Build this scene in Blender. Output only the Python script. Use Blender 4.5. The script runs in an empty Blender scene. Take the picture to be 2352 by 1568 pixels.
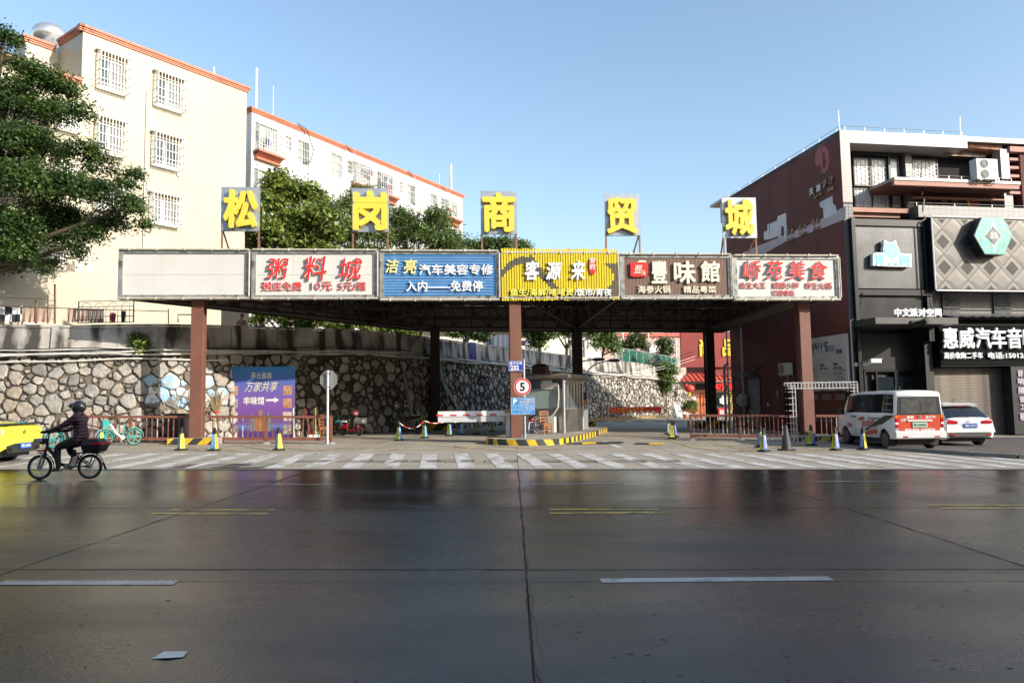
import bpy, math, random
import numpy as np
from math import sin, cos, pi, atan, atan2, sqrt, radians
from mathutils import Vector, Matrix
random.seed(7); rng = np.random.default_rng(7)
scn = bpy.context.scene; COL = scn.collection
# ---------------------------------------------------------------- camera, sky, sun
FPX = 1700.0; EYE = 1.6; PITCH = atan(136 / FPX); ROLL = 0.0145; K = -0.0145
cd = bpy.data.cameras.new("camera"); cam = bpy.data.objects.new("camera", cd); COL.objects.link(cam)
cd.sensor_width = 36; cd.lens = 36 * FPX / 2352; cd.clip_start = 0.1; cd.clip_end = 3000
cam.matrix_world = Matrix.Translation((0, 0, EYE)) @ Matrix.Rotation(pi / 2 + PITCH, 4, 'X') @ Matrix.Rotation(-ROLL, 4, 'Z')
scn.camera = cam
SUN_AZ = radians(59); SUN_EL = radians(22)     # azimuth: to the right of straight behind the camera
world = bpy.data.worlds.new("World"); scn.world = world; world.use_nodes = True
wn = world.node_tree; bg = wn.nodes["Background"]
sky = wn.nodes.new("ShaderNodeTexSky"); sky.sky_type = 'NISHITA'; sky.sun_disc = False
sky.sun_elevation = SUN_EL; sky.sun_rotation = pi - SUN_AZ; sky.altitude = 20; sky.air_density = 1.25; sky.dust_density = 1.5; sky.ozone_density = 1.9
wn.links.new(sky.outputs[0], bg.inputs[0]); bg.inputs[1].default_value = 0.14
sl = bpy.data.lights.new("sun", 'SUN'); sl.energy = 3.3; sl.angle = radians(0.53); sl.color = (1.0, 0.92, 0.81)
so = bpy.data.objects.new("sun", sl); COL.objects.link(so)
sd = Vector((-sin(SUN_AZ) * cos(SUN_EL), cos(SUN_AZ) * cos(SUN_EL), -sin(SUN_EL)))
so.rotation_euler = sd.to_track_quat('-Z', 'Y').to_euler(); so.location = (20, -15, 40)
scn.view_settings.view_transform = 'Standard'; scn.view_settings.look = 'None'; scn.view_settings.gamma = 1
scn.view_settings.exposure = 0.95; scn.view_settings.use_curve_mapping = False
scn.cycles.max_bounces = 6; scn.cycles.transparent_max_bounces = 8
scn.cycles.use_denoising = True
HOPP = 20.0
# ---------------------------------------------------------------- measuring helpers (photo plane -> real place)
_cp, _sp = cos(PITCH), sin(PITCH)
_f = np.array([0, _cp, _sp]); _u0 = np.array([0, -_sp, _cp]); _r0 = np.array([1., 0, 0])
_r = _r0 * cos(ROLL) - _u0 * sin(ROLL); _u = _u0 * cos(ROLL) + _r0 * sin(ROLL)
def ray(px, py): return _f + (px - 1176) / FPX * _r + (784 - py) / FPX * _u
def G(px, py, h=0):
 d = ray(px, py); t = (h - EYE) / (d[2] - K * d[0]); return Vector((d[0] * t, d[1] * t, EYE + d[2] * t))
def D(px, py, Y):
 d = ray(px, py); t = Y / d[1]; return Vector((d[0] * t, Y, EYE + d[2] * t))
def gz(x): return K * x
class Face:
 """a vertical wall plane: origin o (x,y) and direction angle a; uv() measures along it"""
 def __init__(s, ox, oy, a): s.o = (ox, oy); s.a = a; s.d = (cos(a), sin(a)); s.n = (sin(a), -cos(a))
 def uv(s, px, py, off=0):
  d = ray(px, py); ox = s.o[0] + s.n[0] * off; oy = s.o[1] + s.n[1] * off
  t = (ox * s.n[0] + oy * s.n[1]) / (d[0] * s.n[0] + d[1] * s.n[1])
  x, y = d[0] * t, d[1] * t
  return (x - ox) * s.d[0] + (y - oy) * s.d[1], EYE + d[2] * t
 def rect(s, x0, y0, x1, y1, off=0):
  a = s.uv(x0, (y0 + y1) / 2, off)[0]; b = s.uv(x1, (y0 + y1) / 2, off)[0]
  t = s.uv((x0 + x1) / 2, y0, off)[1]; q = s.uv((x0 + x1) / 2, y1, off)[1]
  return a, b, q, t
# ---------------------------------------------------------------- materials
MATS = {}
def nt(m): return m.node_tree.nodes, m.node_tree.links
def mat(name, col, rough=0.6, metal=0.0, var=0.12, vs=2.0, bump=0.0, bs=30.0, col2=None, spec=0.5, emit=0, coat=0, alpha=None, trans=0, detail=5, stain=None, pos=False):
 if name in MATS: return MATS[name]
 m = bpy.data.materials.new(name); m.use_nodes = True; N, L = nt(m); b = N["Principled BSDF"]
 b.inputs["Roughness"].default_value = rough; b.inputs["Metallic"].default_value = metal
 b.inputs["Specular IOR Level"].default_value = spec
 if coat: b.inputs["Coat Weight"].default_value = coat; b.inputs["Coat Roughness"].default_value = 0.05
 if trans: b.inputs["Transmission Weight"].default_value = trans
 c = tuple(col) + (1,)
 if pos: tc = N.new("ShaderNodeNewGeometry"); co = tc.outputs["Position"]
 else: tc = N.new("ShaderNodeTexCoord"); co = tc.outputs["Object"]
 if var or col2:
  n = N.new("ShaderNodeTexNoise"); n.inputs["Scale"].default_value = vs; n.inputs["Detail"].default_value = detail; n.inputs["Roughness"].default_value = 0.6
  L.new(co, n.inputs["Vector"])
  r = N.new("ShaderNodeValToRGB"); r.color_ramp.elements[0].position = 0.32; r.color_ramp.elements[1].position = 0.68
  c2 = col2 if col2 else tuple(min(1, x * (1 + var)) for x in col)
  c1 = col if col2 else tuple(x * (1 - var) for x in col)
  r.color_ramp.elements[0].color = tuple(c1) + (1,); r.color_ramp.elements[1].color = tuple(c2) + (1,)
  L.new(n.outputs[0], r.inputs[0]); last = r.outputs[0]
  if stain:
   sc, colr, lo, hi, st = stain
   mp = N.new("ShaderNodeMapping"); mp.inputs["Scale"].default_value = st; L.new(co, mp.inputs[0])
   n2 = N.new("ShaderNodeTexNoise"); n2.inputs["Scale"].default_value = sc; n2.inputs["Detail"].default_value = 6; L.new(mp.outputs[0], n2.inputs["Vector"])
   r2 = N.new("ShaderNodeValToRGB"); r2.color_ramp.elements[0].position = lo; r2.color_ramp.elements[1].position = hi
   L.new(n2.outputs[0], r2.inputs[0])
   mx = N.new("ShaderNodeMix"); mx.data_type = 'RGBA'; L.new(r2.outputs[0], mx.inputs[0]); L.new(last, mx.inputs[6]); mx.inputs[7].default_value = tuple(colr) + (1,)
   last = mx.outputs[2]
  L.new(last, b.inputs["Base Color"])
 else: b.inputs["Base Color"].default_value = c
 if bump:
  n3 = N.new("ShaderNodeTexNoise"); n3.inputs["Scale"].default_value = bs; n3.inputs["Detail"].default_value = 6; L.new(co, n3.inputs["Vector"])
  bp = N.new("ShaderNodeBump"); bp.inputs["Strength"].default_value = bump; bp.inputs["Distance"].default_value = 0.02
  L.new(n3.outputs[0], bp.inputs["Height"]); L.new(bp.outputs[0], b.inputs["Normal"])
 if emit: b.inputs["Emission Color"].default_value = c; b.inputs["Emission Strength"].default_value = emit
 MATS[name] = m; return m
def tile_mat(name, col, mortar, axis, w, h, var=0.08, gap=0.06, rough=0.35, off=0.5, bump=0.3, stain=None):
 """small wall tiles / bricks laid on vertical faces; axis picks the horizontal coordinate"""
 m = bpy.data.materials.new(name); m.use_nodes = True; N, L = nt(m); b = N["Principled BSDF"]; b.inputs["Roughness"].default_value = rough
 tc = N.new("ShaderNodeTexCoord"); sx = N.new("ShaderNodeSeparateXYZ"); cx = N.new("ShaderNodeCombineXYZ")
 L.new(tc.outputs["Object"], sx.inputs[0]); L.new(sx.outputs[axis], cx.inputs[0]); L.new(sx.outputs[2], cx.inputs[1])
 br = N.new("ShaderNodeTexBrick"); br.offset = off; br.inputs["Scale"].default_value = 1; br.inputs["Brick Width"].default_value = w; br.inputs["Row Height"].default_value = h
 br.inputs["Mortar Size"].default_value = gap * min(w, h); br.inputs["Mortar Smooth"].default_value = 0.3
 br.inputs["Color1"].default_value = tuple(x * (1 - var) for x in col) + (1,); br.inputs["Color2"].default_value = tuple(min(1, x * (1 + var)) for x in col) + (1,)
 br.inputs["Mortar"].default_value = tuple(mortar) + (1,); L.new(cx.outputs[0], br.inputs[0])
 n = N.new("ShaderNodeTexNoise"); n.inputs["Scale"].default_value = 0.5; n.inputs["Detail"].default_value = 6
 mp = N.new("ShaderNodeMapping"); mp.inputs["Scale"].default_value = (1, 1, 0.25); L.new(tc.outputs["Object"], mp.inputs[0]); L.new(mp.outputs[0], n.inputs["Vector"])
 r = N.new("ShaderNodeMapRange"); r.inputs[1].default_value = 0.3; r.inputs[2].default_value = 0.75; r.inputs[3].default_value = 0.9 if not stain else stain; r.inputs[4].default_value = 1.06
 L.new(n.outputs[0], r.inputs[0])
 mx = N.new("ShaderNodeMix"); mx.data_type = 'RGBA'; mx.blend_type = 'MULTIPLY'; mx.inputs[0].default_value = 1
 L.new(br.outputs[0], mx.inputs[6]); L.new(r.outputs[0], mx.inputs[7]); L.new(mx.outputs[2], b.inputs["Base Color"])
 bp = N.new("ShaderNodeBump"); bp.invert = True; bp.inputs["Strength"].default_value = bump; bp.inputs["Distance"].default_value = 0.01; L.new(br.outputs[1], bp.inputs["Height"]); L.new(bp.outputs[0], b.inputs["Normal"])
 MATS[name] = m; return m
# ---------------------------------------------------------------- objects
def tag(o, label=None, cat=None, group=None, kind=None):
 if label: o["label"] = label
 if cat: o["category"] = cat
 if group: o["group"] = group
 if kind: o["kind"] = kind
 return o
def thing(name, label, cat, loc=(0, 0, 0), rz=0.0, group=None):
 o = bpy.data.objects.new(name, None); COL.objects.link(o); o.location = loc; o.rotation_euler = (0, 0, rz); o.empty_display_size = 0.2
 return tag(o, label, cat, group)
def copy_tree(o, parent=None):
 c = o.copy(); COL.objects.link(c)
 if parent: c.parent = parent
 for ch in list(o.children): copy_tree(ch, c)
 return c
class MB:
 def __init__(s): s.v = []; s.f = []; s.fm = []; s.mi = 0; s.M = None
 def add(s, vs, fs):
  b = len(s.v)
  if s.M is not None: vs = [tuple(s.M @ Vector(p)) for p in vs]
  s.v += [tuple(p) for p in vs]; s.f += [[i + b for i in f] for f in fs]; s.fm += [s.mi] * len(fs); return s
 def box(s, x0, x1, y0, y1, z0, z1):
  if x0 > x1: x0, x1 = x1, x0
  if y0 > y1: y0, y1 = y1, y0
  if z0 > z1: z0, z1 = z1, z0
  return s.add([(x0, y0, z0), (x1, y0, z0), (x1, y1, z0), (x0, y1, z0), (x0, y0, z1), (x1, y0, z1), (x1, y1, z1), (x0, y1, z1)],
     [[0, 3, 2, 1], [4, 5, 6, 7], [0, 1, 5, 4], [1, 2, 6, 5], [2, 3, 7, 6], [3, 0, 4, 7]])
 def cb(s, c, d): return s.box(c[0] - d[0] / 2, c[0] + d[0] / 2, c[1] - d[1] / 2, c[1] + d[1] / 2, c[2] - d[2] / 2, c[2] + d[2] / 2)
 def bar(s, p, q, w, h=None, up=(0, 0, 1)):
  p = Vector(p); q = Vector(q); d = (q - p); L_ = d.length
  if L_ < 1e-6: return s
  d /= L_; u = Vector(up)
  if abs(d.dot(u)) > 0.95: u = Vector((0, 1, 0))
  a = d.cross(u).normalized(); b = a.cross(d).normalized(); h = h or w; a *= w / 2; b *= h / 2
  return s.add([p - a - b, p + a - b, p + a + b, p - a + b, q - a - b, q + a - b, q + a + b, q - a + b],
     [[0, 1, 2, 3], [7, 6, 5, 4], [4, 5, 1, 0], [5, 6, 2, 1], [6, 7, 3, 2], [7, 4, 0, 3]])
 def cyl(s, p, q, r0, r1=None, n=10, caps=True):
  p = Vector(p); q = Vector(q); r1 = r0 if r1 is None else r1; d = (q - p).normalized()
  u = Vector((0, 0, 1)) if abs(d.z) < 0.9 else Vector((1, 0, 0)); a = d.cross(u).normalized(); b = d.cross(a)
  vs = [p + (a * cos(2 * pi * i / n) + b * sin(2 * pi * i / n)) * r0 for i in range(n)] + [q + (a * cos(2 * pi * i / n) + b * sin(2 * pi * i / n)) * r1 for i in range(n)]
  fs = [[i, (i + 1) % n, n + (i + 1) % n, n + i] for i in range(n)]
  if caps: fs += [list(range(n))[::-1], list(range(n, 2 * n))]
  return s.add(vs, fs)
 def tube(s, pts, r, n=6, closed=False):
  pts = [Vector(p) for p in pts]; m = len(pts); vs = []; prev = None
  for i, p in enumerate(pts):
   if closed: d = pts[(i + 1) % m] - pts[i - 1]
   else: d = pts[min(i + 1, m - 1)] - pts[max(i - 1, 0)]
   d.normalize()
   if prev is None: u = Vector((0, 0, 1)) if abs(d.z) < 0.9 else Vector((1, 0, 0)); a = d.cross(u).normalized()
   else:
    a = prev - d * prev.dot(d); a.normalize()
   prev = a; b = d.cross(a); rr = r[i] if hasattr(r, '__len__') else r
   vs += [p + (a * cos(2 * pi * k / n) + b * sin(2 * pi * k / n)) * rr for k in range(n)]
  fs = []
  for i in range(m if closed else m - 1):
   j = (i + 1) % m
   for k in range(n): fs.append([i * n + k, j * n + k, j * n + (k + 1) % n, i * n + (k + 1) % n])
  if not closed: fs += [list(range(n)), [(m - 1) * n + k for k in range(n)][::-1]]
  return s.add(vs, fs)
 def prism(s, poly, y0, y1):      # polygon in x,z extruded along y (y0 front, y1 back)
  n = len(poly); A = sum(poly[i][0] * poly[(i + 1) % n][1] - poly[(i + 1) % n][0] * poly[i][1] for i in range(n))
  if A < 0: poly = poly[::-1]
  vs = [(x, y0, z) for x, z in poly] + [(x, y1, z) for x, z in poly]
  return s.add(vs, [list(range(n)), list(range(n, 2 * n))[::-1]] + [[i, n + i, n + (i + 1) % n, (i + 1) % n] for i in range(n)])
 def slab(s, poly, z0, z1, zf=None):   # polygon in x,y between heights; zf adds a height function
  n = len(poly); A = sum(poly[i][0] * poly[(i + 1) % n][1] - poly[(i + 1) % n][0] * poly[i][1] for i in range(n))
  if A < 0: poly = poly[::-1]
  zf = zf or (lambda x, y: 0)
  vs = [(x, y, z0 + zf(x, y)) for x, y in poly] + [(x, y, z1 + zf(x, y)) for x, y in poly]
  return s.add(vs, [list(range(n))[::-1], list(range(n, 2 * n))] + [[i, (i + 1) % n, n + (i + 1) % n, n + i] for i in range(n)])
 def quad(s, a, b, c, d): return s.add([a, b, c, d], [[0, 1, 2, 3]])
 def lathe(s, prof, c=(0, 0, 0), n=16, axis='Z'):
  vs = []
  for r, z in prof:
   for k in range(n):
    a = 2 * pi * k / n
    if axis == 'Z': vs.append((c[0] + r * cos(a), c[1] + r * sin(a), c[2] + z))
    elif axis == 'Y': vs.append((c[0] + r * cos(a), c[1] + z, c[2] + r * sin(a)))
    else: vs.append((c[0] + z, c[1] + r * cos(a), c[2] + r * sin(a)))
  fs = []
  for i in range(len(prof) - 1):
   for k in range(n):
    f = [i * n + k, i * n + (k + 1) % n, (i + 1) * n + (k + 1) % n, (i + 1) * n + k]
    fs.append(f if axis != 'Y' else f[::-1])
  m = len(prof) - 1
  if prof[0][0] > 1e-4: fs.append([k for k in range(n)][::-1] if axis != 'Y' else [k for k in range(n)])
  if prof[m][0] > 1e-4: fs.append([m * n + k for k in range(n)] if axis != 'Y' else [m * n + k for k in range(n)][::-1])
  return s.add(vs, fs)
 def ball(s, c, r, n=12, m=8, sc=(1, 1, 1)):
  prof = [(max(1e-5, sin(pi * i / m)), -cos(pi * i / m)) for i in range(m + 1)]; vs = []
  for rr, z in prof:
   for k in range(n): a = 2 * pi * k / n; vs.append((c[0] + r * sc[0] * rr * cos(a), c[1] + r * sc[1] * rr * sin(a), c[2] + r * sc[2] * z))
  return s.add(vs, [[i * n + k, i * n + (k + 1) % n, (i + 1) * n + (k + 1) % n, (i + 1) * n + k] for i in range(m) for k in range(n)])
 def torus(s, c, R, r, n=24, m=8, axis='Y', arc=(0, 2 * pi)):
  full = abs(arc[1] - arc[0] - 2 * pi) < 1e-6; k = n if full else n + 1; pts = []
  for i in range(k):
   a = arc[0] + (arc[1] - arc[0]) * i / n
   if axis == 'Y': pts.append((c[0] + R * cos(a), c[1], c[2] + R * sin(a)))
   elif axis == 'X': pts.append((c[0], c[1] + R * cos(a), c[2] + R * sin(a)))
   else: pts.append((c[0] + R * cos(a), c[1] + R * sin(a), c[2]))
  return s.tube(pts, r, m, closed=full)
 def obj(s, name, m, parent=None, smooth=False, bevel=0, loc=None, rz=0, fix=False, data_only=False):
  me = bpy.data.meshes.new(name); me.from_pydata(s.v, [], s.f)
  ms = m if isinstance(m, (list, tuple)) else [m]
  for x in ms: me.materials.append(x)
  if len(ms) > 1: me.polygons.foreach_set("material_index", s.fm)
  if fix:
   import bmesh
   bm = bmesh.new(); bm.from_mesh(me); bmesh.ops.remove_doubles(bm, verts=bm.verts, dist=1e-5); bmesh.ops.recalc_face_normals(bm, faces=bm.faces); bm.to_mesh(me); bm.free()
  if smooth:
   me.polygons.foreach_set("use_smooth", [True] * len(me.polygons)); me.set_sharp_from_angle(angle=radians(38))
  me.update()
  o = bpy.data.objects.new(name, me); COL.objects.link(o)
  if parent is not None: o.parent = parent
  if loc is not None: o.location = loc
  if rz: o.rotation_euler = (0, 0, rz)
  if bevel:
   bv = o.modifiers.new("bevel", 'BEVEL'); bv.width = bevel; bv.segments = 2; bv.limit_method = 'ANGLE'; bv.angle_limit = radians(40)
  return o
def BX(*a): return lambda b: b.box(*a)
def qobj(name, m, parent, fn, **k):
 b = MB(); fn(b); return b.obj(name, m, parent, **k)
_tc = {}
def glyph(body, extrude=0.0, off=0.0, res=2, shear=0.0, spacing=1.0, line=1.0):
 key = (body, extrude, off, res, shear, spacing, line)
 if key in _tc: return _tc[key]
 c = bpy.data.curves.new("t", 'FONT'); c.body = body; c.size = 1; c.extrude = extrude; c.offset = off; c.resolution_u = res; c.shear = shear; c.space_character = spacing; c.space_line = line
 o = bpy.data.objects.new("t", c); me = bpy.data.meshes.new_from_object(o)
 n = len(me.vertices); a = np.zeros(n * 3); me.vertices.foreach_get("co", a); a = a.reshape(-1, 3)
 fs = [list(p.vertices) for p in me.polygons]
 bpy.data.objects.remove(o); bpy.data.curves.remove(c); bpy.data.meshes.remove(me)
 _tc[key] = (a, fs); return _tc[key]
def txt(name, body, parent, x, z, h, m, y=-0.01, w=None, depth=0.0, off=0.0, res=2, shear=0.0, anchor='C', rim=None, rimw=0.02, rot=0.0, spacing=1.0, line=1.0, hfit=False, side=None):
 """writing that faces local -Y, centred at (x, z); h = height of a full character"""
 def build(bold, dep, y_, mm, nm):
  a, fs = glyph(body, 1.0 if dep else 0.0, 0, res, shear, spacing, line)
  if len(a) == 0: return None
  a = a.copy(); lo = a.min(0); hi = a.max(0); c0 = (lo + hi) / 2
  k = h / 0.95 if not hfit else h / (hi[1] - lo[1]); kx = k
  if w: kx = w / (hi[0] - lo[0])
  cx = {'C': c0[0], 'L': lo[0], 'R': hi[0]}[anchor]
  if bold and w: kx = w / (hi[0] - lo[0] + 2 * bold)
  if bold and hfit: k = h / (hi[1] - lo[1] + 2 * bold)
  X0 = (a[:, 0] - cx) * kx; Z0 = (a[:, 1] - c0[1]) * k; b = MB(); nb = 8 if bold > .012 else 4
  sh = [(0, 0)] + ([(bold * cos(2 * pi * j / nb), bold * sin(2 * pi * j / nb)) for j in range(nb)] if bold else [])
  for j, (dx, dz) in enumerate(sh):      # heavier weight: the outline struck several times, a hair apart
   X, Z = X0 + dx * kx, Z0 + dz * k
   if rot: X, Z = X * cos(rot) - Z * sin(rot), X * sin(rot) + Z * cos(rot)
   Y = y_ - (a[:, 2] + 1) / 2 * dep if dep else np.full(len(a), y_)
   b.add([(x + X[i], Y[i] - .0006 * j * (1 if dep == 0 or a[i, 2] > 0 else 0), z + Z[i]) for i in range(len(a))], [list(f) for f in fs])
  return b.obj(nm, mm, parent)
 o = build(off, depth, y, m, name)
 if rim is not None: build(off + rimw, depth * 0.75, y, rim, name + "_rim" if False else "letter_rim")
 return o
def chars(name, s, parent, xs, z, h, m, **k):
 for c, x in zip(s, xs): txt(name, c, parent, x, z, h, m, **k)
def lin(a, b, n): return [a + (b - a) * i / (n - 1) for i in range(n)] if n > 1 else [(a + b) / 2]
# common materials
white = mat("white_paint", (.78, .78, .75), .5, var=.06); black = mat("black_plastic", (.02, .02, .022), .45, var=.2)
red = mat("red_acrylic", (.62, .035, .03), .35, var=.05); yel = mat("yellow_paint", (.75, .52, .03), .45, var=.08)
steel = mat("brushed_steel", (.5, .48, .45), .32, .9, var=.15, vs=4); galv = mat("galvanised_steel", (.45, .46, .47), .45, .75, var=.15, vs=6)
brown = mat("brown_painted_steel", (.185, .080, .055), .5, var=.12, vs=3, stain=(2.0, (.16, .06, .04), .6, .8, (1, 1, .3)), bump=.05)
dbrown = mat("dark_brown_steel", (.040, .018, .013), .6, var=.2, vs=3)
rubber = mat("rubber", (.018, .018, .018), .75, var=.2); chrome = mat("chrome", (.7, .7, .7), .15, 1.0, var=0)
pvc = mat("white_plastic_pipe", (.66, .65, .6), .45, var=.15, vs=5); glassd = mat("dark_glass", (.02, .025, .03), .06, 0, var=.2, spec=.8)
wood = mat("varnished_wood", (.30, .12, .038), .4, var=.25, vs=9); rust = mat("rusty_angle_iron", (.26, .14, .09), .65, .3, var=.3, vs=5, stain=(7, (.55, .3, .06), .62, .68, (1, 1, 1)))
blackm = mat("black_metal", (.025, .026, .028), .4, .3, var=.2, vs=3)
# ================================================================ GROUND
def gzc(x, y=0): return K * max(-45, min(45, x))
def wet_mat(name, base, base2, r0, r1, sc=0.35):
 m = bpy.data.materials.new(name); m.use_nodes = True; N, L = nt(m); b = N["Principled BSDF"]; b.inputs["Specular IOR Level"].default_value = .5; g = N.new("ShaderNodeNewGeometry")
 mp = N.new("ShaderNodeMapping"); mp.inputs["Scale"].default_value = (0.35, 1, 1); L.new(g.outputs["Position"], mp.inputs[0])
 n = N.new("ShaderNodeTexNoise"); n.inputs["Scale"].default_value = sc; n.inputs["Detail"].default_value = 8; n.inputs["Roughness"].default_value = .62; L.new(mp.outputs[0], n.inputs["Vector"])
 n2 = N.new("ShaderNodeTexNoise"); n2.inputs["Scale"].default_value = 45; n2.inputs["Detail"].default_value = 4; L.new(g.outputs["Position"], n2.inputs["Vector"])
 r = N.new("ShaderNodeMapRange"); r.inputs[1].default_value = .36; r.inputs[2].default_value = .66; r.inputs[3].default_value = r0; r.inputs[4].default_value = r1; L.new(n.outputs[0], r.inputs[0])
 sx = N.new("ShaderNodeSeparateXYZ"); L.new(g.outputs["Position"], sx.inputs[0])   # the gutter side is the wettest
 ry = N.new("ShaderNodeMapRange"); ry.inputs[1].default_value = 9.0; ry.inputs[2].default_value = 16.5; ry.inputs[3].default_value = 0.09; ry.inputs[4].default_value = -0.11; L.new(sx.outputs[1], ry.inputs[0])
 ad = N.new("ShaderNodeMath"); ad.operation = 'ADD'; L.new(r.outputs[0], ad.inputs[0]); L.new(ry.outputs[0], ad.inputs[1])
 a2 = N.new("ShaderNodeMath"); a2.operation = 'MULTIPLY_ADD'; a2.inputs[1].default_value = .08; L.new(n2.outputs[0], a2.inputs[0]); L.new(ad.outputs[0], a2.inputs[2]); L.new(a2.outputs[0], b.inputs["Roughness"])
 n3 = N.new("ShaderNodeTexNoise"); n3.inputs["Scale"].default_value = 1.3; n3.inputs["Detail"].default_value = 9; L.new(mp.outputs[0], n3.inputs["Vector"])
 mx = N.new("ShaderNodeMix"); mx.data_type = 'RGBA'; mx.inputs[6].default_value = tuple(base) + (1,); mx.inputs[7].default_value = tuple(base2) + (1,)
 rr = N.new("ShaderNodeMapRange"); rr.inputs[1].default_value = .35; rr.inputs[2].default_value = .65; L.new(n3.outputs[0], rr.inputs[0]); L.new(rr.outputs[0], mx.inputs[0])
 n4 = N.new("ShaderNodeTexNoise"); n4.inputs["Scale"].default_value = 120; n4.inputs["Detail"].default_value = 2; L.new(g.outputs["Position"], n4.inputs["Vector"])
 r4 = N.new("ShaderNodeMapRange"); r4.inputs[1].default_value = .35; r4.inputs[2].default_value = .7; r4.inputs[3].default_value = .7; r4.inputs[4].default_value = 1.35; L.new(n4.outputs[0], r4.inputs[0])
 ml = N.new("ShaderNodeMix"); ml.data_type = 'RGBA'; ml.blend_type = 'MULTIPLY'; ml.inputs[0].default_value = 1; L.new(mx.outputs[2], ml.inputs[6]); L.new(r4.outputs[0], ml.inputs[7]); L.new(ml.outputs[2], b.inputs["Base Color"])
 # broomed grooves across the slabs plus grit
 wv = N.new("ShaderNodeTexWave"); wv.bands_direction = 'X'; wv.inputs["Scale"].default_value = 9; wv.inputs["Distortion"].default_value = 1.5; L.new(g.outputs["Position"], wv.inputs["Vector"])
 hs = N.new("ShaderNodeMath"); hs.operation = 'MULTIPLY_ADD'; hs.inputs[1].default_value = .07; L.new(wv.outputs[1], hs.inputs[0]); L.new(n2.outputs[0], hs.inputs[2])
 bp = N.new("ShaderNodeBump"); bp.inputs["Strength"].default_value = .42; bp.inputs["Distance"].default_value = .007; L.new(hs.outputs[0], bp.inputs["Height"]); L.new(bp.outputs[0], b.inputs["Normal"])
 MATS[name] = m; return m
m_wet = wet_mat("wet_road_concrete", (.011, .0105, .0095), (.024, .0215, .018), .06, .32)
m_dry = mat("dry_concrete", (.335, .295, .235), .85, var=.14, vs=.5, bump=.35, bs=60, detail=9, pos=True, stain=(1.1, (.19, .165, .135), .56, .74, (.5, 1, 1)))
m_wetc = mat("damp_concrete", (.13, .115, .095), .42, var=.2, vs=.8, bump=.3, bs=60, detail=9, pos=True, stain=(.9, (.07, .06, .05), .45, .6, (.3, 1, 1)))
m_joint = mat("joint_dirt", (.05, .044, .036), .9, var=.2, pos=True)
m_earth = mat("earth", (.12, .10, .07), .95, var=.3, vs=.2, pos=True)
m_line = mat("worn_white_marking", (.54, .53, .50), .75, var=.10, vs=2, pos=True, bump=.2, bs=60, stain=(2.6, (.33, .30, .255), .44, .62, (1, .5, 1)))
m_lined = mat("damp_white_marking", (.42, .42, .40), .4, var=.15, vs=3, pos=True, stain=(5, (.14, .13, .11), .55, .7, (1, 1, 1)))
m_yline = mat("worn_yellow_marking", (.52, .38, .16), .75, var=.12, vs=3, pos=True, stain=(4, (.33, .27, .18), .48, .62, (1, .6, 1)))
m_yline2 = mat("damp_yellow_marking", (.62, .42, .06), .4, var=.12, vs=3, pos=True, stain=(5, (.12, .09, .03), .5, .65, (1, 1, 1)))
def sheet(name, x0, x1, y0, y1, h, m, kind="structure", nx=4):
 b = MB(); xs = sorted(set([x0, x1] + [x for x in (-45, 45) if x0 < x < x1]))
 for a, c in zip(xs, xs[1:]): b.quad((a, y0, gzc(a) + h), (c, y0, gzc(c) + h), (c, y1, gzc(c) + h), (a, y1, gzc(a) + h))
 o = b.obj(name, m); return tag(o, kind=kind)
sheet("ground", -900, 900, -300, 1600, -.16, m_earth)
road = sheet("road", -60, 60, -14, 17.45, -.03, m_joint)
def slabs(parent, xs, ys, m, h=0.0, gap=.006, jit=.0008):
 for i in range(len(xs) - 1):
  for j in range(len(ys) - 1):
   x0, x1, y0, y1 = xs[i] + gap / 2, xs[i + 1] - gap / 2, ys[j] + gap / 2, ys[j + 1] - gap / 2
   b = MB(); dz = random.uniform(-jit, jit) + h; e = random.uniform(-jit, jit)
   zt = [gzc(x0) + dz, gzc(x1) + dz + e, gzc(x1) + dz, gzc(x0) + dz - e]
   P = [(x0, y0), (x1, y0), (x1, y1), (x0, y1)]; q = .008
   I = [(x0 + q, y0 + q), (x1 - q, y0 + q), (x1 - q, y1 - q), (x0 + q, y1 - q)]
   b.add([(*P[k], zt[k] - .05) for k in range(4)] + [(*P[k], zt[k] - .006) for k in range(4)] + [(*I[k], zt[k]) for k in range(4)],
    [[0, 1, 5, 4], [1, 2, 6, 5], [2, 3, 7, 6], [3, 0, 4, 7], [4, 5, 9, 8], [5, 6, 10, 9], [6, 7, 11, 10], [7, 4, 8, 11], [8, 9, 10, 11]])
   b.obj("slab", m, parent)
slabs(road, [-60, -40, -24, -19.2, -14.4, -9.5, -4.75, .1, 4.95, 9.8, 14.6, 19.4, 24, 40, 60], [-14, -6, -1, 3.4, 7.2, 11.25, 14.9, 17.42], m_wet)
fore = sheet("forecourt", -34, 34, 17.43, 100, -.045, m_joint)
slabs(fore, [-34, -24, -19.2, -14.4, -9.5, -4.75, .1, 4.95, 9.8, 14.6, 19.4, 26, 34], [17.5, 20.3, 23.6, 28, 33, 38, 44, 52, 64, 100], m_dry, 0, .012)
sheet("road_edge_strip", -34, 34, 17.38, 17.56, .006, m_wetc)
def stripe(name, pts, w, m, h=.008, parent=None):
 """painted line through ground points"""
 b = MB(); pts = [Vector((p[0], p[1], 0)) for p in pts]; L_, R_ = [], []
 for i, p in enumerate(pts):
  d = (pts[min(i + 1, len(pts) - 1)] - pts[max(i - 1, 0)]).normalized(); n = Vector((-d.y, d.x, 0)) * w / 2
  L_.append(p + n); R_.append(p - n)
 for i in range(len(pts) - 1):
  q = [R_[i], R_[i + 1], L_[i + 1], L_[i]]; b.quad(*[(a.x, a.y, gzc(a.x) + h) for a in q])
 return tag(b.obj(name, m, parent), kind="structure" if parent is None else None)
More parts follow.
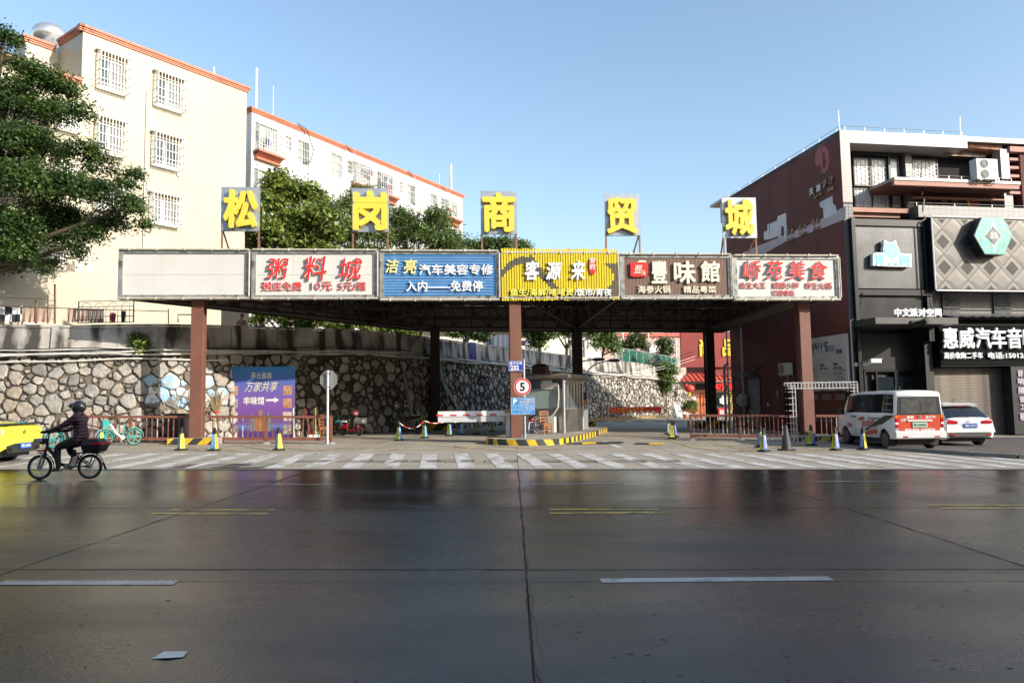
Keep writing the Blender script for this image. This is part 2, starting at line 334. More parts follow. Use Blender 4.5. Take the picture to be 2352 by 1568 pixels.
def poly_mark(name, poly, m, h=.008):
 b = MB(); b.add([(x, y, gzc(x) + h) for x, y in poly], [list(range(len(poly)))]); return tag(b.obj(name, m), kind="structure")
# pedestrian crossing: bars lie nearly along the view, in two halves where the drain covers cut them
x = -16.2
while x < 15.4:
 sk = -.10 * 5; wv = .42
 for (ya, yb) in ((17.75, 22.6),):
  fa = (ya - 17.75) / 4.85; fb = (yb - 17.75) / 4.85
  poly_mark("crossing_stripe", [(x + sk * fa, ya), (x + wv + sk * fa, ya), (x + wv + sk * fb, yb), (x + sk * fb, yb)], m_line)
 x += .93
for a, c, w, m in (((-30, 6.78), (-2.84, 6.84), .0, 0),): pass
def dash(pa, pb, w, m):
 a, c = G(*pa), G(*pb); stripe("lane_marking", [a, c], w, m, .0035)
for a, c in (((0, 1338), (405, 1338)), ((1380, 1333), (1908, 1328))): dash(a, c, .15, m_lined)
for a, c in (((-80, 1110), (165, 1110)), ((590, 1113), (764, 1112)), ((1190, 1112), (1433, 1110)), ((1870, 1105), (2065, 1105))): dash(a, c, .09, m_lined)
for a, c in (((390, 1170), (632, 1170)), ((347, 1179), (615, 1179)), ((1262, 1169), (1515, 1169)), ((1262, 1178), (1533, 1177)), ((2130, 1160), (2420, 1160)), ((2160, 1167), (2420, 1167))): dash(a, c, .13, m_yline2)
# yellow keep-clear hatching and edge lines
def yl(*ps, w=.11): stripe("yellow_marking", [G(*p) for p in ps], w, m_yline, .0105 + .0004 * (yl.n % 4)); yl.n += 1
yl.n = 0
for ps in (((215, 1036), (640, 1037), (905, 1027)), ((470, 1034), (610, 1012)), ((640, 1037), (500, 1014)), ((760, 1032), (830, 1018), (935, 1011)), ((560, 1019), (740, 1036)), ((700, 1020), (620, 1037)),
  ((880, 1036), (1010, 1016), (1116, 1010)), ((1040, 1024), (1180, 1037), (1290, 1030)), ((960, 1034), (1180, 1026), (1290, 1037)), ((1100, 1022), (1060, 1036)), ((985, 1022), (1190, 1037)), ((1110, 1021), (1200, 1030), (1290, 1024), (1360, 1014)),
  ((1520, 998), (1545, 1013), (1590, 1027), (1660, 1037)), ((1610, 1005), (1640, 1017), (1700, 1030), (1740, 1037)), ((1680, 1037), (1930, 1012)), ((1600, 1024), (1980, 1019)), ((1660, 1029), (2010, 1027)), ((1700, 1037), (2020, 1036)), ((1700, 1018), (1840, 1037)),
  ((1850, 1036), (2000, 1013)), ((300, 1030), (420, 1014)), ((350, 1014), (470, 1036)), ((560, 1036), (380, 1022))): yl(*ps)
stripe("white_marking", [G(690, 1002), G(860, 1000), G(1180, 998)], .1, m_line); stripe("white_marking", [G(1270, 984), G(1420, 972)], .1, m_line, .009)
# straight arrow painted in the lane
A = G(1400, 1018); poly_mark("arrow_marking", [(A.x - .12, A.y - 2.6), (A.x + .12, A.y - 2.6), (A.x + .12, A.y - .2), (A.x + .5, A.y - .2), (A.x, A.y + 1.6), (A.x - .5, A.y - .2), (A.x - .12, A.y - .2)], m_line)
A = G(1518, 972); poly_mark("arrow_marking", [(A.x - .12, A.y - 5), (A.x + .12, A.y - 5), (A.x + .12, A.y - .2), (A.x + .6, A.y - .2), (A.x, A.y + 3), (A.x - .6, A.y - .2), (A.x - .12, A.y - .2)], m_line)
# drain covers let into the crossing
m_cover = mat("worn_cover_concrete", (.24, .22, .185), .8, var=.2, vs=3, pos=True, bump=.4, bs=30, stain=(2, (.12, .10, .08), .5, .65, (1, 1, 1)))
m_iron = mat("cover_iron_rim", (.06, .055, .05), .7, .3, var=.2)
cxs = [-5.35, -4.2, -3.3, -2.4, -1.5, -.35, .8, 1.75, 3.05, 3.95]
lab = ["oil stained concrete drain cover at the left end of the row in the crossing", "second concrete drain cover from the left in the crossing row", "third concrete drain cover from the left in the crossing row", "fourth concrete drain cover from the left in the crossing row", "fifth concrete drain cover from the left in the crossing row",
 "concrete drain cover just left of the middle of the crossing", "concrete drain cover just right of the middle of the crossing", "third concrete drain cover from the right in the crossing row", "second concrete drain cover from the right in the crossing row", "concrete drain cover at the right end of the row in the crossing"]
for cx_, lb in zip(cxs, lab):
 t = thing("drain_cover", lb, "drain cover", (cx_, 19.8, gzc(cx_) + .002), 0, "drain covers along the crossing")
 qobj("rim", m_iron, t, lambda b: [b.box(-.44, .44, -.34, -.31, 0, .008), b.box(-.44, .44, .31, .34, 0, .008), b.box(-.44, -.41, -.31, .31, 0, .008), b.box(.41, .44, -.31, .31, 0, .008)])
 qobj("lid", m_cover, t, BX(-.4, .4, -.3, .3, 0, .0045))
t = thing("drain_cover", "large dark steel inspection cover set in the left end of the crossing", "drain cover", (-7.15, 18.35, gzc(-7.15) + .002), 0, "drain covers along the crossing")
qobj("rim", m_iron, t, BX(-1.15, 1.15, -.62, .62, 0, .009))
for i in range(4): qobj("lid", m_cover if i % 2 else mat("dark_steel_lid", (.09, .075, .075), .5, .4, var=.3, pos=True), t, BX(-1.12 + i * .565, -.58 + i * .565, -.6, .6, 0, .014))
# kerb and pavement at the right, in front of the shops
m_pave = mat("dark_paving", (.10, .088, .078), .7, var=.25, vs=1.5, pos=True, bump=.3, bs=25, stain=(1.5, (.16, .09, .065), .55, .7, (1, 1, 1)))
kp = [(12.2, 24.3), (12.9, 22.9), (13.35, 21.7), (14.0, 20.75), (15.2, 20.15), (17, 19.9), (22, 19.8), (34, 19.7)]
pv = MB(); pv.slab([(p[0], p[1] + .05) for p in kp] + [(34, 34.2), (12.2, 31.6)], -.04, .012, gzc); tag(pv.obj("pavement", m_pave), kind="structure")
kb = thing("kerb", "grey concrete kerb curving along the pavement in front of the shops at right", "kerb", (13, 22, gzc(13)))
m_kerb = mat("kerb_concrete", (.22, .20, .175), .8, var=.2, vs=2, pos=True, bump=.3, bs=30)
kpts = []
for a, c in zip(kp, kp[1:]):
 n = max(1, int(math.dist(a, c) / .95)); kpts += [(a[0] + (c[0] - a[0]) * i / n, a[1] + (c[1] - a[1]) * i / n) for i in range(n)]
for a, c in zip(kpts, kpts[1:]):
 d = Vector((c[0] - a[0], c[1] - a[1], 0)); d.normalize(); a2 = Vector((*a, 0)) + d * .006; c2 = Vector((*c, 0)) - d * .006
 q = MB(); q.bar((a2.x - 13, a2.y - 22, gzc(a2.x) - gzc(13) + .04), (c2.x - 13, c2.y - 22, gzc(c2.x) - gzc(13) + .04), .15, .16); q.obj("kerb_stone", m_kerb, kb, bevel=.012)
# ragged cracks and dirt along the slab joints of the wet road
def crack(pts, w, m=m_joint, seed=1):
 R = random.Random(seed); b = MB(); P = []
 for a, c in zip(pts, pts[1:]):
  n = max(2, int(math.dist(a, c) / .09)); P += [(a[0] + (c[0] - a[0]) * i / n, a[1] + (c[1] - a[1]) * i / n) for i in range(n)]
 ox = oy = 0; Q = []
 for i, p in enumerate(P):
  ox = ox * .85 + R.uniform(-.012, .012); oy = oy * .85 + R.uniform(-.012, .012); ww = max(.002, w * R.choice([.3, .6, 1, 1, 1.6])); Q.append((p[0] + ox, p[1] + oy, ww))
 hz = abs(pts[-1][0] - pts[0][0]) > abs(pts[-1][1] - pts[0][1])
 for i in range(len(Q) - 1):
  (x, y, a_), (X, Y, c_) = Q[i], Q[i + 1]; z = gzc(x) + .0024
  b.add([(x, y - a_, z), (X, Y - c_, z), (X, Y + c_, z), (x, y + a_, z)] if hz else [(x - a_, y, z), (x + a_, y, z), (X + c_, Y, z), (X - c_, Y, z)], [[0, 1, 2, 3]])
 return tag(b.obj("road_crack", m), kind="structure")
m_sand = mat("sandy_joint_dirt", (.13, .10, .065), .9, var=.3, pos=True)
for k, (ps_, w_, m_) in enumerate((([(-9, 7.2), (14, 7.2)], .008, m_joint), ([(-9, 6.75), (-1, 6.7), (14, 6.78)], .004, m_joint), ([(.1, 1.5), (.1, 17.3)], .007, m_joint), ([(.13, 3), (.12, 9)], .007, m_sand), ([(-4.75, 3.5), (-4.72, 17.3)], .012, m_sand), ([(4.95, 5), (4.95, 17.3)], .007, m_joint), ([(-14, 11.25), (16, 11.25)], .006, m_joint), ([(9.8, 8), (9.8, 17)], .008, m_joint), ([(-16, 14.9), (16, 14.9)], .005, m_joint))): crack(ps_, w_, m_, k)
bs_ = MB(); R = random.Random(21)
for i in range(900):      # pits and grit on the slabs
 y = R.uniform(2.6, 16); x = R.uniform(-.75, .75) * y; r = R.choice([.004, .005, .007, .009]) * R.uniform(.5, 1.5); z = gzc(x) + .0022; n = 6; a0 = R.uniform(0, 1)
 bs_.add([(x + r * (1.6 + .5 * R.random()) * cos(a0 + t * pi / 3), y + r * sin(a0 + t * pi / 3) * R.uniform(.6, 1.1), z) for t in range(n)], [list(range(n))])
tag(bs_.obj("road_pits", m_joint), "small dark pits and grit scattered over the wet road slabs", "grit", kind="stuff")
# white paper left on the road
p = G(680 / 1.741, 2620 / 1.741); qobj("paper_sheet", mat("dirty_paper", (.72, .68, .60), .8, var=.2, vs=9), None, lambda b: b.add([(-.09, -.06, .004), (.01, -.07, .010), (.10, -.04, .004), (.085, .06, .007), (-.07, .07, .004)], [[0, 1, 2, 3, 4]]), loc=(p.x, p.y, gzc(p.x)))
tag(bpy.data.objects["paper_sheet"], "crumpled white paper sheet lying on the near wet road", "litter")
# fallen leaves and grit on the dry concrete
lb = MB()
for i in range(420):
 x = random.uniform(-15, 15); y = random.choice([random.uniform(17.7, 29), random.uniform(17.7, 24)]); a = random.uniform(0, 6.3); s = random.uniform(.02, .05); z = gzc(x) + .014
 lb.add([(x + s * cos(a), y + s * sin(a), z), (x - s * .4 * sin(a), y + s * .4 * cos(a), z + s * .25), (x - s * cos(a), y - s * sin(a), z), (x + s * .4 * sin(a), y - s * .4 * cos(a), z + s * .1)], [[0, 1, 2, 3]])
tag(lb.obj("leaf_litter", mat("dead_leaf", (.10, .06, .03), .8, var=.5, vs=2, pos=True)), "small dead leaves and grit scattered over the concrete forecourt", "litter", kind="stuff")
# ================================================================ STONE RETAINING WALL
base_pts = [(-34, 26.6), (-24, 27.6), (-17, 28.3), (-13.2, 29.7), (-9.9, 33.6), (-6, 37.9), (-3.6, 42.6), (-.94, 48), (2.6, 54.2), (6.4, 60.4), (12, 68.5), (18.8, 78), (23, 84)]
def catmull(P, n=12):
 out = []
 for i in range(len(P) - 1):
  p0 = P[max(i - 1, 0)]; p1 = P[i]; p2 = P[i + 1]; p3 = P[min(i + 2, len(P) - 1)]
  for k in range(n):
   t = k / n; out.append(tuple(.5 * (2 * p1[j] + (-p0[j] + p2[j]) * t + (2 * p0[j] - 5 * p1[j] + 4 * p2[j] - p3[j]) * t * t + (-p0[j] + 3 * p1[j] - 3 * p2[j] + p3[j]) * t ** 3) for j in range(len(p1))))
 return out + [tuple(P[-1])]
WP = np.array(catmull(base_pts)); WS = np.concatenate([[0], np.cumsum(np.hypot(*np.diff(WP, axis=0).T))]); WL = WS[-1]
def W(u, v, out=0.0, batter=.06):
 u = min(max(u, 0), WL); x = np.interp(u, WS, WP[:, 0]); y = np.interp(u, WS, WP[:, 1])
 x2 = np.interp(min(u + .6, WL), WS, WP[:, 0]); y2 = np.interp(min(u + .6, WL), WS, WP[:, 1]); x1 = np.interp(max(u - .6, 0), WS, WP[:, 0]); y1 = np.interp(max(u - .6, 0), WS, WP[:, 1])
 l = math.hypot(x2 - x1, y2 - y1); nx, ny = (y2 - y1) / l, -(x2 - x1) / l; o = out - batter * v
 return (x + nx * o, y + ny * o, gzc(x) + v)
def v_stone(u): return np.interp(u, [0, 12, 20, 30, 45, 65, WL], [3.05, 3.15, 3.4, 3.85, 3.85, 3.7, 3.3])      # top of the rubble masonry
def v_top(u): return np.interp(u, [0, 17, 21.5, 26, 30, 45, 68, 80, WL], [4.40, 4.42, 4.62, 4.85, 5.0, 5.1, 5.0, 4.2, 3.6])             # top of the parapet
_ua = np.array([[i / 10, W(i / 10, 1)[0] / W(i / 10, 1)[1]] for i in range(int(WL * 10))])
def u_at(px): return float(_ua[np.argmin(np.abs(_ua[:, 1] - (px - 1176) / FPX)), 0])   # arc position seen at photo column px
wall = thing("retaining_wall", "long curved rubble stone retaining wall with stained concrete parapet behind the car park entrance", "wall", (-13.2, 30.1, 0))
WO = Vector((-13.2, 30.1, 0))
def wl(u, v, out=0.0, **k): p = W(u, v, out, **k); return (p[0] - WO.x, p[1] - WO.y, p[2])
m_mortar = mat("dirty_mortar", (.17, .14, .105), .95, var=.3, vs=1.2, bump=.8, bs=14, detail=9, stain=(.22, (.045, .042, .036), .46, .58, (1, 1, 1)))
us = [i * .5 for i in range(int(WL / .5) + 1)]
def band(name, m, v0, v1, out0, out1, rows=5, thick=0.35, top=True):
 b = MB(); n = rows + 1; vs = []
 for u in us:
  a, c = v0(u), v1(u)
  for k in range(n): t = k / rows; vs.append(wl(u, a + (c - a) * t, out0 + (out1 - out0) * t))
  vs.append(wl(u, c, out1 - thick))
 fs = []; n1 = n + 1
 for i in range(len(us) - 1):
  for k in range(n1 - 1): fs.append([i * n1 + k, (i + 1) * n1 + k, (i + 1) * n1 + k + 1, i * n1 + k + 1])
 b.add(vs, fs); return b.obj(name, m, wall, smooth=True)
band("mortar", m_mortar, lambda u: -.3, lambda u: v_stone(u) + .02, -.03, -.03, 8)
m_para = mat("stained_parapet_concrete", (.46, .43, .385), .9, var=.25, vs=1.3, bump=.5, bs=9, detail=10, stain=(1.5, (.06, .056, .05), .46, .60, (1, 1, .28)))
band("ledge", m_para, lambda u: v_stone(u) - .02, lambda u: v_stone(u) + .28, .10, .10, 2, .6)
band("parapet", m_para, lambda u: v_stone(u) + .28, lambda u: v_top(u), .02, .0, 5, .3)
band("coping", m_para, lambda u: v_top(u), lambda u: v_top(u) + .09, .05, .05, 1, .42)
for uu in (11.2, 16.5, 23.4, 30.8, 38, 47, 56, 66):     # buttress strips cast in the parapet
 b = MB(); a, c = v_stone(uu) + .28, v_top(uu)
 vs = [wl(uu - .12, a, .03), wl(uu + .12, a, .03), wl(uu + .12, c, .01), wl(uu - .12, c, .01), wl(uu - .12, a, .10), wl(uu + .12, a, .10), wl(uu + .12, c, .07), wl(uu - .12, c, .07)]
 b.add(vs, [[4, 5, 6, 7], [0, 4, 7, 3], [1, 2, 6, 5], [3, 7, 6, 2]]); b.obj("buttress", m_para, wall)
# rubble stones: a Voronoi lay-out on the developed wall face; every near stone its own piece
def stone_mat():
 m = bpy.data.materials.new("rubble_stone"); m.use_nodes = True; N, L = nt(m); b = N["Principled BSDF"]; b.inputs["Roughness"].default_value = .85
 at = N.new("ShaderNodeAttribute"); at.attribute_name = "tone"; r = N.new("ShaderNodeValToRGB"); r.color_ramp.interpolation = 'LINEAR'
 E = r.color_ramp.elements; E[0].position = 0; E[0].color = (.17, .155, .135, 1); E[1].position = 1; E[1].color = (.38, .29, .19, 1)
 for p, c in ((.25, (.29, .27, .245)), (.45, (.42, .40, .36)), (.75, (.46, .42, .36)), (.93, (.38, .33, .27))): e = E.new(p); e.color = c + (1,)
 L.new(at.outputs[2], r.inputs[0]); tc = N.new("ShaderNodeTexCoord")
 n = N.new("ShaderNodeTexNoise"); n.inputs["Scale"].default_value = 3.5; n.inputs["Detail"].default_value = 8; n.inputs["Roughness"].default_value = .7; L.new(tc.outputs["Object"], n.inputs["Vector"])
 r2 = N.new("ShaderNodeMapRange"); r2.inputs[1].default_value = .3; r2.inputs[2].default_value = .7; r2.inputs[3].default_value = .55; r2.inputs[4].default_value = 1.2; L.new(n.outputs[0], r2.inputs[0])
 mx = N.new("ShaderNodeMix"); mx.data_type = 'RGBA'; mx.blend_type = 'MULTIPLY'; mx.inputs[0].default_value = 1; L.new(r.outputs[0], mx.inputs[6]); L.new(r2.outputs[0], mx.inputs[7])
 n2 = N.new("ShaderNodeTexNoise"); n2.inputs["Scale"].default_value = 1.8; n2.inputs["Detail"].default_value = 4; L.new(tc.outputs["Object"], n2.inputs["Vector"])
 r3 = N.new("ShaderNodeMapRange"); r3.inputs[1].default_value = .60; r3.inputs[2].default_value = .68; L.new(n2.outputs[0], r3.inputs[0])
 m2 = N.new("ShaderNodeMix"); m2.data_type = 'RGBA'; L.new(r3.outputs[0], m2.inputs[0]); L.new(mx.outputs[2], m2.inputs[6]); m2.inputs[7].default_value = (.36, .20, .08, 1)
 m4 = N.new("ShaderNodeMix"); m4.data_type = 'RGBA'; m4.inputs[0].default_value = .3; L.new(mx.outputs[2], m4.inputs[6]); L.new(m2.outputs[2], m4.inputs[7])
 a2 = N.new("ShaderNodeAttribute"); a2.attribute_name = "grime_shade"; gn = N.new("ShaderNodeTexNoise"); gn.inputs["Scale"].default_value = 8; gn.inputs["Detail"].default_value = 6; L.new(tc.outputs["Object"], gn.inputs["Vector"])  # joint grime plus the shade painted into the stones
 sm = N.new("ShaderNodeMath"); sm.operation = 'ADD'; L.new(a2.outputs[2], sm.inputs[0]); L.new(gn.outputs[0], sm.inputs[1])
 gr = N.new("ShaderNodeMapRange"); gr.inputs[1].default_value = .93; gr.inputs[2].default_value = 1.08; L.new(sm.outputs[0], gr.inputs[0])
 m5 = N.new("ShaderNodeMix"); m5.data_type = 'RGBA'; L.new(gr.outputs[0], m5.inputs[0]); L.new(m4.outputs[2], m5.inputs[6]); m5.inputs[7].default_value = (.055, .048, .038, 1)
 # remains of blue and white paint in one area of the wall
 pa = N.new("ShaderNodeAttribute"); pa.attribute_name = "paint"; pn = N.new("ShaderNodeTexNoise"); pn.inputs["Scale"].default_value = 2.6; pn.inputs["Detail"].default_value = 5; L.new(tc.outputs["Object"], pn.inputs["Vector"])
 pm = N.new("ShaderNodeMath"); pm.operation = 'ADD'; L.new(pa.outputs[2], pm.inputs[0]); L.new(pn.outputs[0], pm.inputs[1])
 pr = N.new("ShaderNodeMapRange"); pr.inputs[1].default_value = 1.05; pr.inputs[2].default_value = 1.09; L.new(pm.outputs[0], pr.inputs[0])
 pc = N.new("ShaderNodeTexNoise"); pc.inputs["Scale"].default_value = 1.7; L.new(tc.outputs["Object"], pc.inputs["Vector"]); pcr = N.new("ShaderNodeValToRGB"); pcr.color_ramp.elements[0].position = .46; pcr.color_ramp.elements[0].color = (.30, .46, .58, 1); pcr.color_ramp.elements[1].position = .54; pcr.color_ramp.elements[1].color = (.66, .68, .66, 1); L.new(pc.outputs[0], pcr.inputs[0])
 m6 = N.new("ShaderNodeMix"); m6.data_type = 'RGBA'; L.new(pr.outputs[0], m6.inputs[0]); L.new(m5.outputs[2], m6.inputs[6]); L.new(pcr.outputs[0], m6.inputs[7]); L.new(m6.outputs[2], b.inputs["Base Color"])
 n3 = N.new("ShaderNodeTexNoise"); n3.inputs["Scale"].default_value = 9; n3.inputs["Detail"].default_value = 8; L.new(tc.outputs["Object"], n3.inputs["Vector"])
 bp = N.new("ShaderNodeBump"); bp.inputs["Strength"].default_value = .7; bp.inputs["Distance"].default_value = .03; L.new(n3.outputs[0], bp.inputs["Height"]); L.new(bp.outputs[0], b.inputs["Normal"])
 return m
m_stone = stone_mat()
def voronoi(u0, u1, vmax, seed):
 """irregular stones: circles of very mixed size thrown at the wall, cut apart along their power lines"""
 R = random.Random(seed); sites = []; G_ = {}; S_ = 1.0
 for rad, tries in ((.27, 3), (.22, 9), (.175, 22), (.135, 36), (.10, 44), (.07, 34)):
  for _ in range(int((u1 - u0) * tries)):
   a, c, r = R.uniform(u0, u1), R.uniform(-.1, vmax + .1), rad * R.uniform(.85, 1.15); gi, gj = int(a // S_), int(c // S_)
   if all(math.hypot((sites[k][0] - a) * .88, sites[k][1] - c) > (sites[k][2] + r) * .93 for di in (-1, 0, 1) for dj in (-1, 0, 1) for k in G_.get((gi + di, gj + dj), [])): G_.setdefault((gi, gj), []).append(len(sites)); sites.append((a, c, r))
 cells = []
 for i, (a, c, r) in enumerate(sites):
  m = r * 2.3; poly = [(a + m * cos(t) * R.uniform(.85, 1.1), c + m * .9 * sin(t) * R.uniform(.85, 1.1)) for t in [k * pi / 4 + R.uniform(-.2, .2) for k in range(8)]]; gi, gj = int(a // S_), int(c // S_)
  for k in [k for di in (-1, 0, 1) for dj in (-1, 0, 1) for k in G_.get((gi + di, gj + dj), []) if k != i]:
   bx, by, br = sites[k]; nx, ny = bx - a, by - c; l = math.hypot(nx, ny)
   if l > 1.5: continue
   nx /= l; ny /= l; d = l / 2 + (r * r - br * br) / (2 * l) - R.uniform(.004, .017); new = []
   for q in range(len(poly)):
    p, s = poly[q], poly[(q + 1) % len(poly)]; dp = (p[0] - a) * nx + (p[1] - c) * ny - d; ds = (s[0] - a) * nx + (s[1] - c) * ny - d
    if dp <= 0: new.append(p)
    if dp * ds < 0: t = dp / (dp - ds); new.append((p[0] + (s[0] - p[0]) * t, p[1] + (s[1] - p[1]) * t))
   poly = new
   if len(poly) < 3: break
  if len(poly) < 3: continue
  poly = [(x, min(max(y, -.05), vmax)) for x, y in poly]; A = abs(sum(poly[q][0] * poly[(q + 1) % len(poly)][1] - poly[(q + 1) % len(poly)][0] * poly[q][1] for q in range(len(poly)))) / 2
  if A > .008 and c > -.12: cells.append((a, c, poly, A))
 return cells
def stone(b, cell, R, far=False):
 a, c, poly, A = cell; rp = []
 for q in range(len(poly)):        # knock the corners off
  p, s = poly[q], poly[(q + 1) % len(poly)]
  for t in (.16, .84): rp.append((p[0] + (s[0] - p[0]) * t + R.uniform(-.02, .02), p[1] + (s[1] - p[1]) * t + R.uniform(-.02, .02)))
 cx = sum(p[0] for p in rp) / len(rp); cy = sum(p[1] for p in rp) / len(rp); h = min(.075, .03 + .07 * sqrt(A)) * R.uniform(.6, 1.3); n = len(rp); vs = []
 for p in rp: vs.append(wl(p[0], p[1], -.05))
 for p in rp: vs.append(wl(cx + (p[0] - cx) * .95, cy + (p[1] - cy) * .95, h * .45 + R.uniform(-.008, .008)))
 for p in rp: vs.append(wl(cx + (p[0] - cx) * .74, cy + (p[1] - cy) * .74, h + R.uniform(-.018, .018)))
 vs.append(wl(cx, cy, h * 1.05 + R.uniform(-.015, .015))); fs = []
 for q in range(n):
  k = (q + 1) % n; fs += [[q, k, n + k, n + q], [n + q, n + k, 2 * n + k, 2 * n + q], [2 * n + q, 2 * n + k, 3 * n]]
 b.add(vs, fs); return len(vs)
def set_attr(o, name, vals):
 at = o.data.attributes.new(name, 'FLOAT', 'POINT'); at.data.foreach_set("value", vals)
uC = u_at(1000)
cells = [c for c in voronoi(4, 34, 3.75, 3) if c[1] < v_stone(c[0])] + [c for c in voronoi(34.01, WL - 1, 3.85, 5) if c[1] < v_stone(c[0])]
def vis(c): p = W(c[0], c[1]); return c[3] ** .5 / math.hypot(p[0], p[1]) * (1 if abs(p[0] / p[1]) < .72 else .02)
cells.sort(key=vis, reverse=True); R = random.Random(11); sb = MB(); tones, grime_shade, paint = [], [], []
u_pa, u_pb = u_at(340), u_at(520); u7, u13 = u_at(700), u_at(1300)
for i, c in enumerate(cells):
 tn = R.choice([R.uniform(.2, .75), R.uniform(0, .6), R.uniform(.35, 1)]); u = c[0]
 gm = .62 - .28 * min(1, c[3] / .18) + (.08 if u7 < u < u13 else 0)  # grime by stone size, plus canopy shade put into the colour
 pt = .62 if (u_pa < u < u_pb and 1.3 < c[1] < 2.5) else 0
 n0 = len(sb.v) if i >= 300 else 0
 b = sb if i >= 300 else MB(); n = stone(b, c, R); k = len(c[2]) * 2
 dk = .13 if u > u7 - 3 and R.random() < .55 else 0; tn *= .6 if dk else 1; tv = [tn] * n; gv = [gm + .5] * k + [gm + .20 + dk] * k + [gm - .10 + dk] * k + [gm - .2 + dk]; pv_ = [pt] * n  # many stones from here on darkened further, shade painted into their tone
 if i < 300:
  o = b.obj("stone", m_stone, wall, smooth=False); set_attr(o, "tone", tv); set_attr(o, "grime_shade", gv); set_attr(o, "paint", pv_)
 else: tones += tv; grime_shade += gv; paint += pv_
o = sb.obj("far_stones", m_stone, wall); tag(o, kind="stuff"); set_attr(o, "tone", tones); set_attr(o, "grime_shade", grime_shade); set_attr(o, "paint", paint)
# terrace that the wall holds back
tb = MB(); pts = [W(u, 0, -.9) for u in [i * 2.0 for i in range(int(WL / 2) + 1)]]
vs = [(p[0], p[1], 3.6) for p in pts] + [(p[0] - 90, p[1] + 150, 5.5) for p in pts]; n = len(pts)
tb.add(vs, [[i, i + 1, n + i + 1, n + i] for i in range(n - 1)]); tag(tb.obj("terrace_ground", m_earth), kind="structure")
# ================================================================ BUILDINGS
def crop(ox, oy, s): return lambda x, y: ((ox + x / s) / 1.741, (oy + y / s) / 1.741)
c3 = crop(900, 400, 1.96); c4 = crop(2700, 480, 2.037); c5 = crop(3300, 480, 2.037); c6 = crop(3200, 1200, 2.24)
def rect(F, C_, x0, y0, x1, y1, off=0):
 a = C_(x0, y0); b = C_(x1, y1); return F.rect(a[0], a[1], b[0], b[1], off)
def ply(b, poly, y0, y1): b.prism(poly, y0, y1)
def cut_wall(b, u0, u1, z0, z1, y, holes, axis=0, depth=.18):
 """a wall face in the local x-z plane with real openings and reveals"""
 us_ = sorted(set([u0, u1] + [h[i] for h in holes for i in (0, 1)])); zs = sorted(set([z0, z1] + [h[i] for h in holes for i in (2, 3)]))
 P = (lambda u, z, d=0: (u, y + d, z))
 for i in range(len(us_) - 1):
  for j in range(len(zs) - 1):
   cu, cz = (us_[i] + us_[i + 1]) / 2, (zs[j] + zs[j + 1]) / 2
   if any(h[0] < cu < h[1] and h[2] < cz < h[3] for h in holes): continue
   b.quad(P(us_[i], zs[j]), P(us_[i + 1], zs[j]), P(us_[i + 1], zs[j + 1]), P(us_[i], zs[j + 1]))
 for a, c, d, e in holes:
  b.quad(P(a, d), P(a, e), P(a, e, depth), P(a, d, depth)); b.quad(P(c, d, depth), P(c, e, depth), P(c, e), P(c, d))
  b.quad(P(a, d, depth), P(c, d, depth), P(c, d), P(a, d)); b.quad(P(a, e), P(c, e), P(c, e, depth), P(a, e, depth))
m_alu = mat("aluminium_frame", (.55, .55, .53), .4, .3, var=.08); m_cageb = mat("white_enamel_bars", (.74, .74, .72), .4, .1, var=.08)
m_gl = mat("window_glass", (.06, .08, .09), .08, 0, var=.35, vs=.8, spec=.8); m_curt = mat("pale_curtain", (.27, .29, .29), .8, var=.12, vs=3)
m_cornice = mat("coral_cornice", (.48, .17, .10), .55, var=.1, vs=1.5, stain=(2.5, (.36, .12, .07), .55, .7, (1, 1, 1)))
def window(par, u0, u1, z0, z1, y=.15, nv=2, bars=0, curtain=True):
 """frame with panes; bars adds a flat security grille"""
 f = MB(); w = .05
 f.box(u0, u1, y - .03, y + .03, z0, z0 + w); f.box(u0, u1, y - .03, y + .03, z1 - w, z1)
 for i in range(nv + 1): x = u0 + (u1 - u0 - w) * i / nv; f.box(x, x + w, y - .028, y + .028, z0 + w, z1 - w)
 fr = f.obj("window", m_alu, par)
 for i in range(nv):
  a = u0 + (u1 - u0 - w) * i / nv + w; c = u0 + (u1 - u0 - w) * (i + 1) / nv
  g = MB(); g.quad((a, y, z0 + w), (c, y, z0 + w), (c, y, z1 - w), (a, y, z1 - w)); g.obj("pane", m_curt if curtain and random.random() < .4 else m_gl, fr)
 if bars:
  g = MB()
  for i in range(bars + 1): x = u0 + (u1 - u0) * i / bars; g.box(x - .012, x + .012, y - .16, y - .136, z0, z1)
  for z in lin(z0, z1, 4): g.box(u0, u1, y - .165, y - .14, z - .012, z + .012)
  g.obj("grille", m_cageb, fr)
 return fr
m_cloths = [mat("laundry_" + n, c, .85, var=.15) for n, c in (("red", (.5, .05, .06)), ("blue", (.08, .12, .3)), ("cream", (.6, .55, .45)), ("grey", (.25, .26, .28)))]
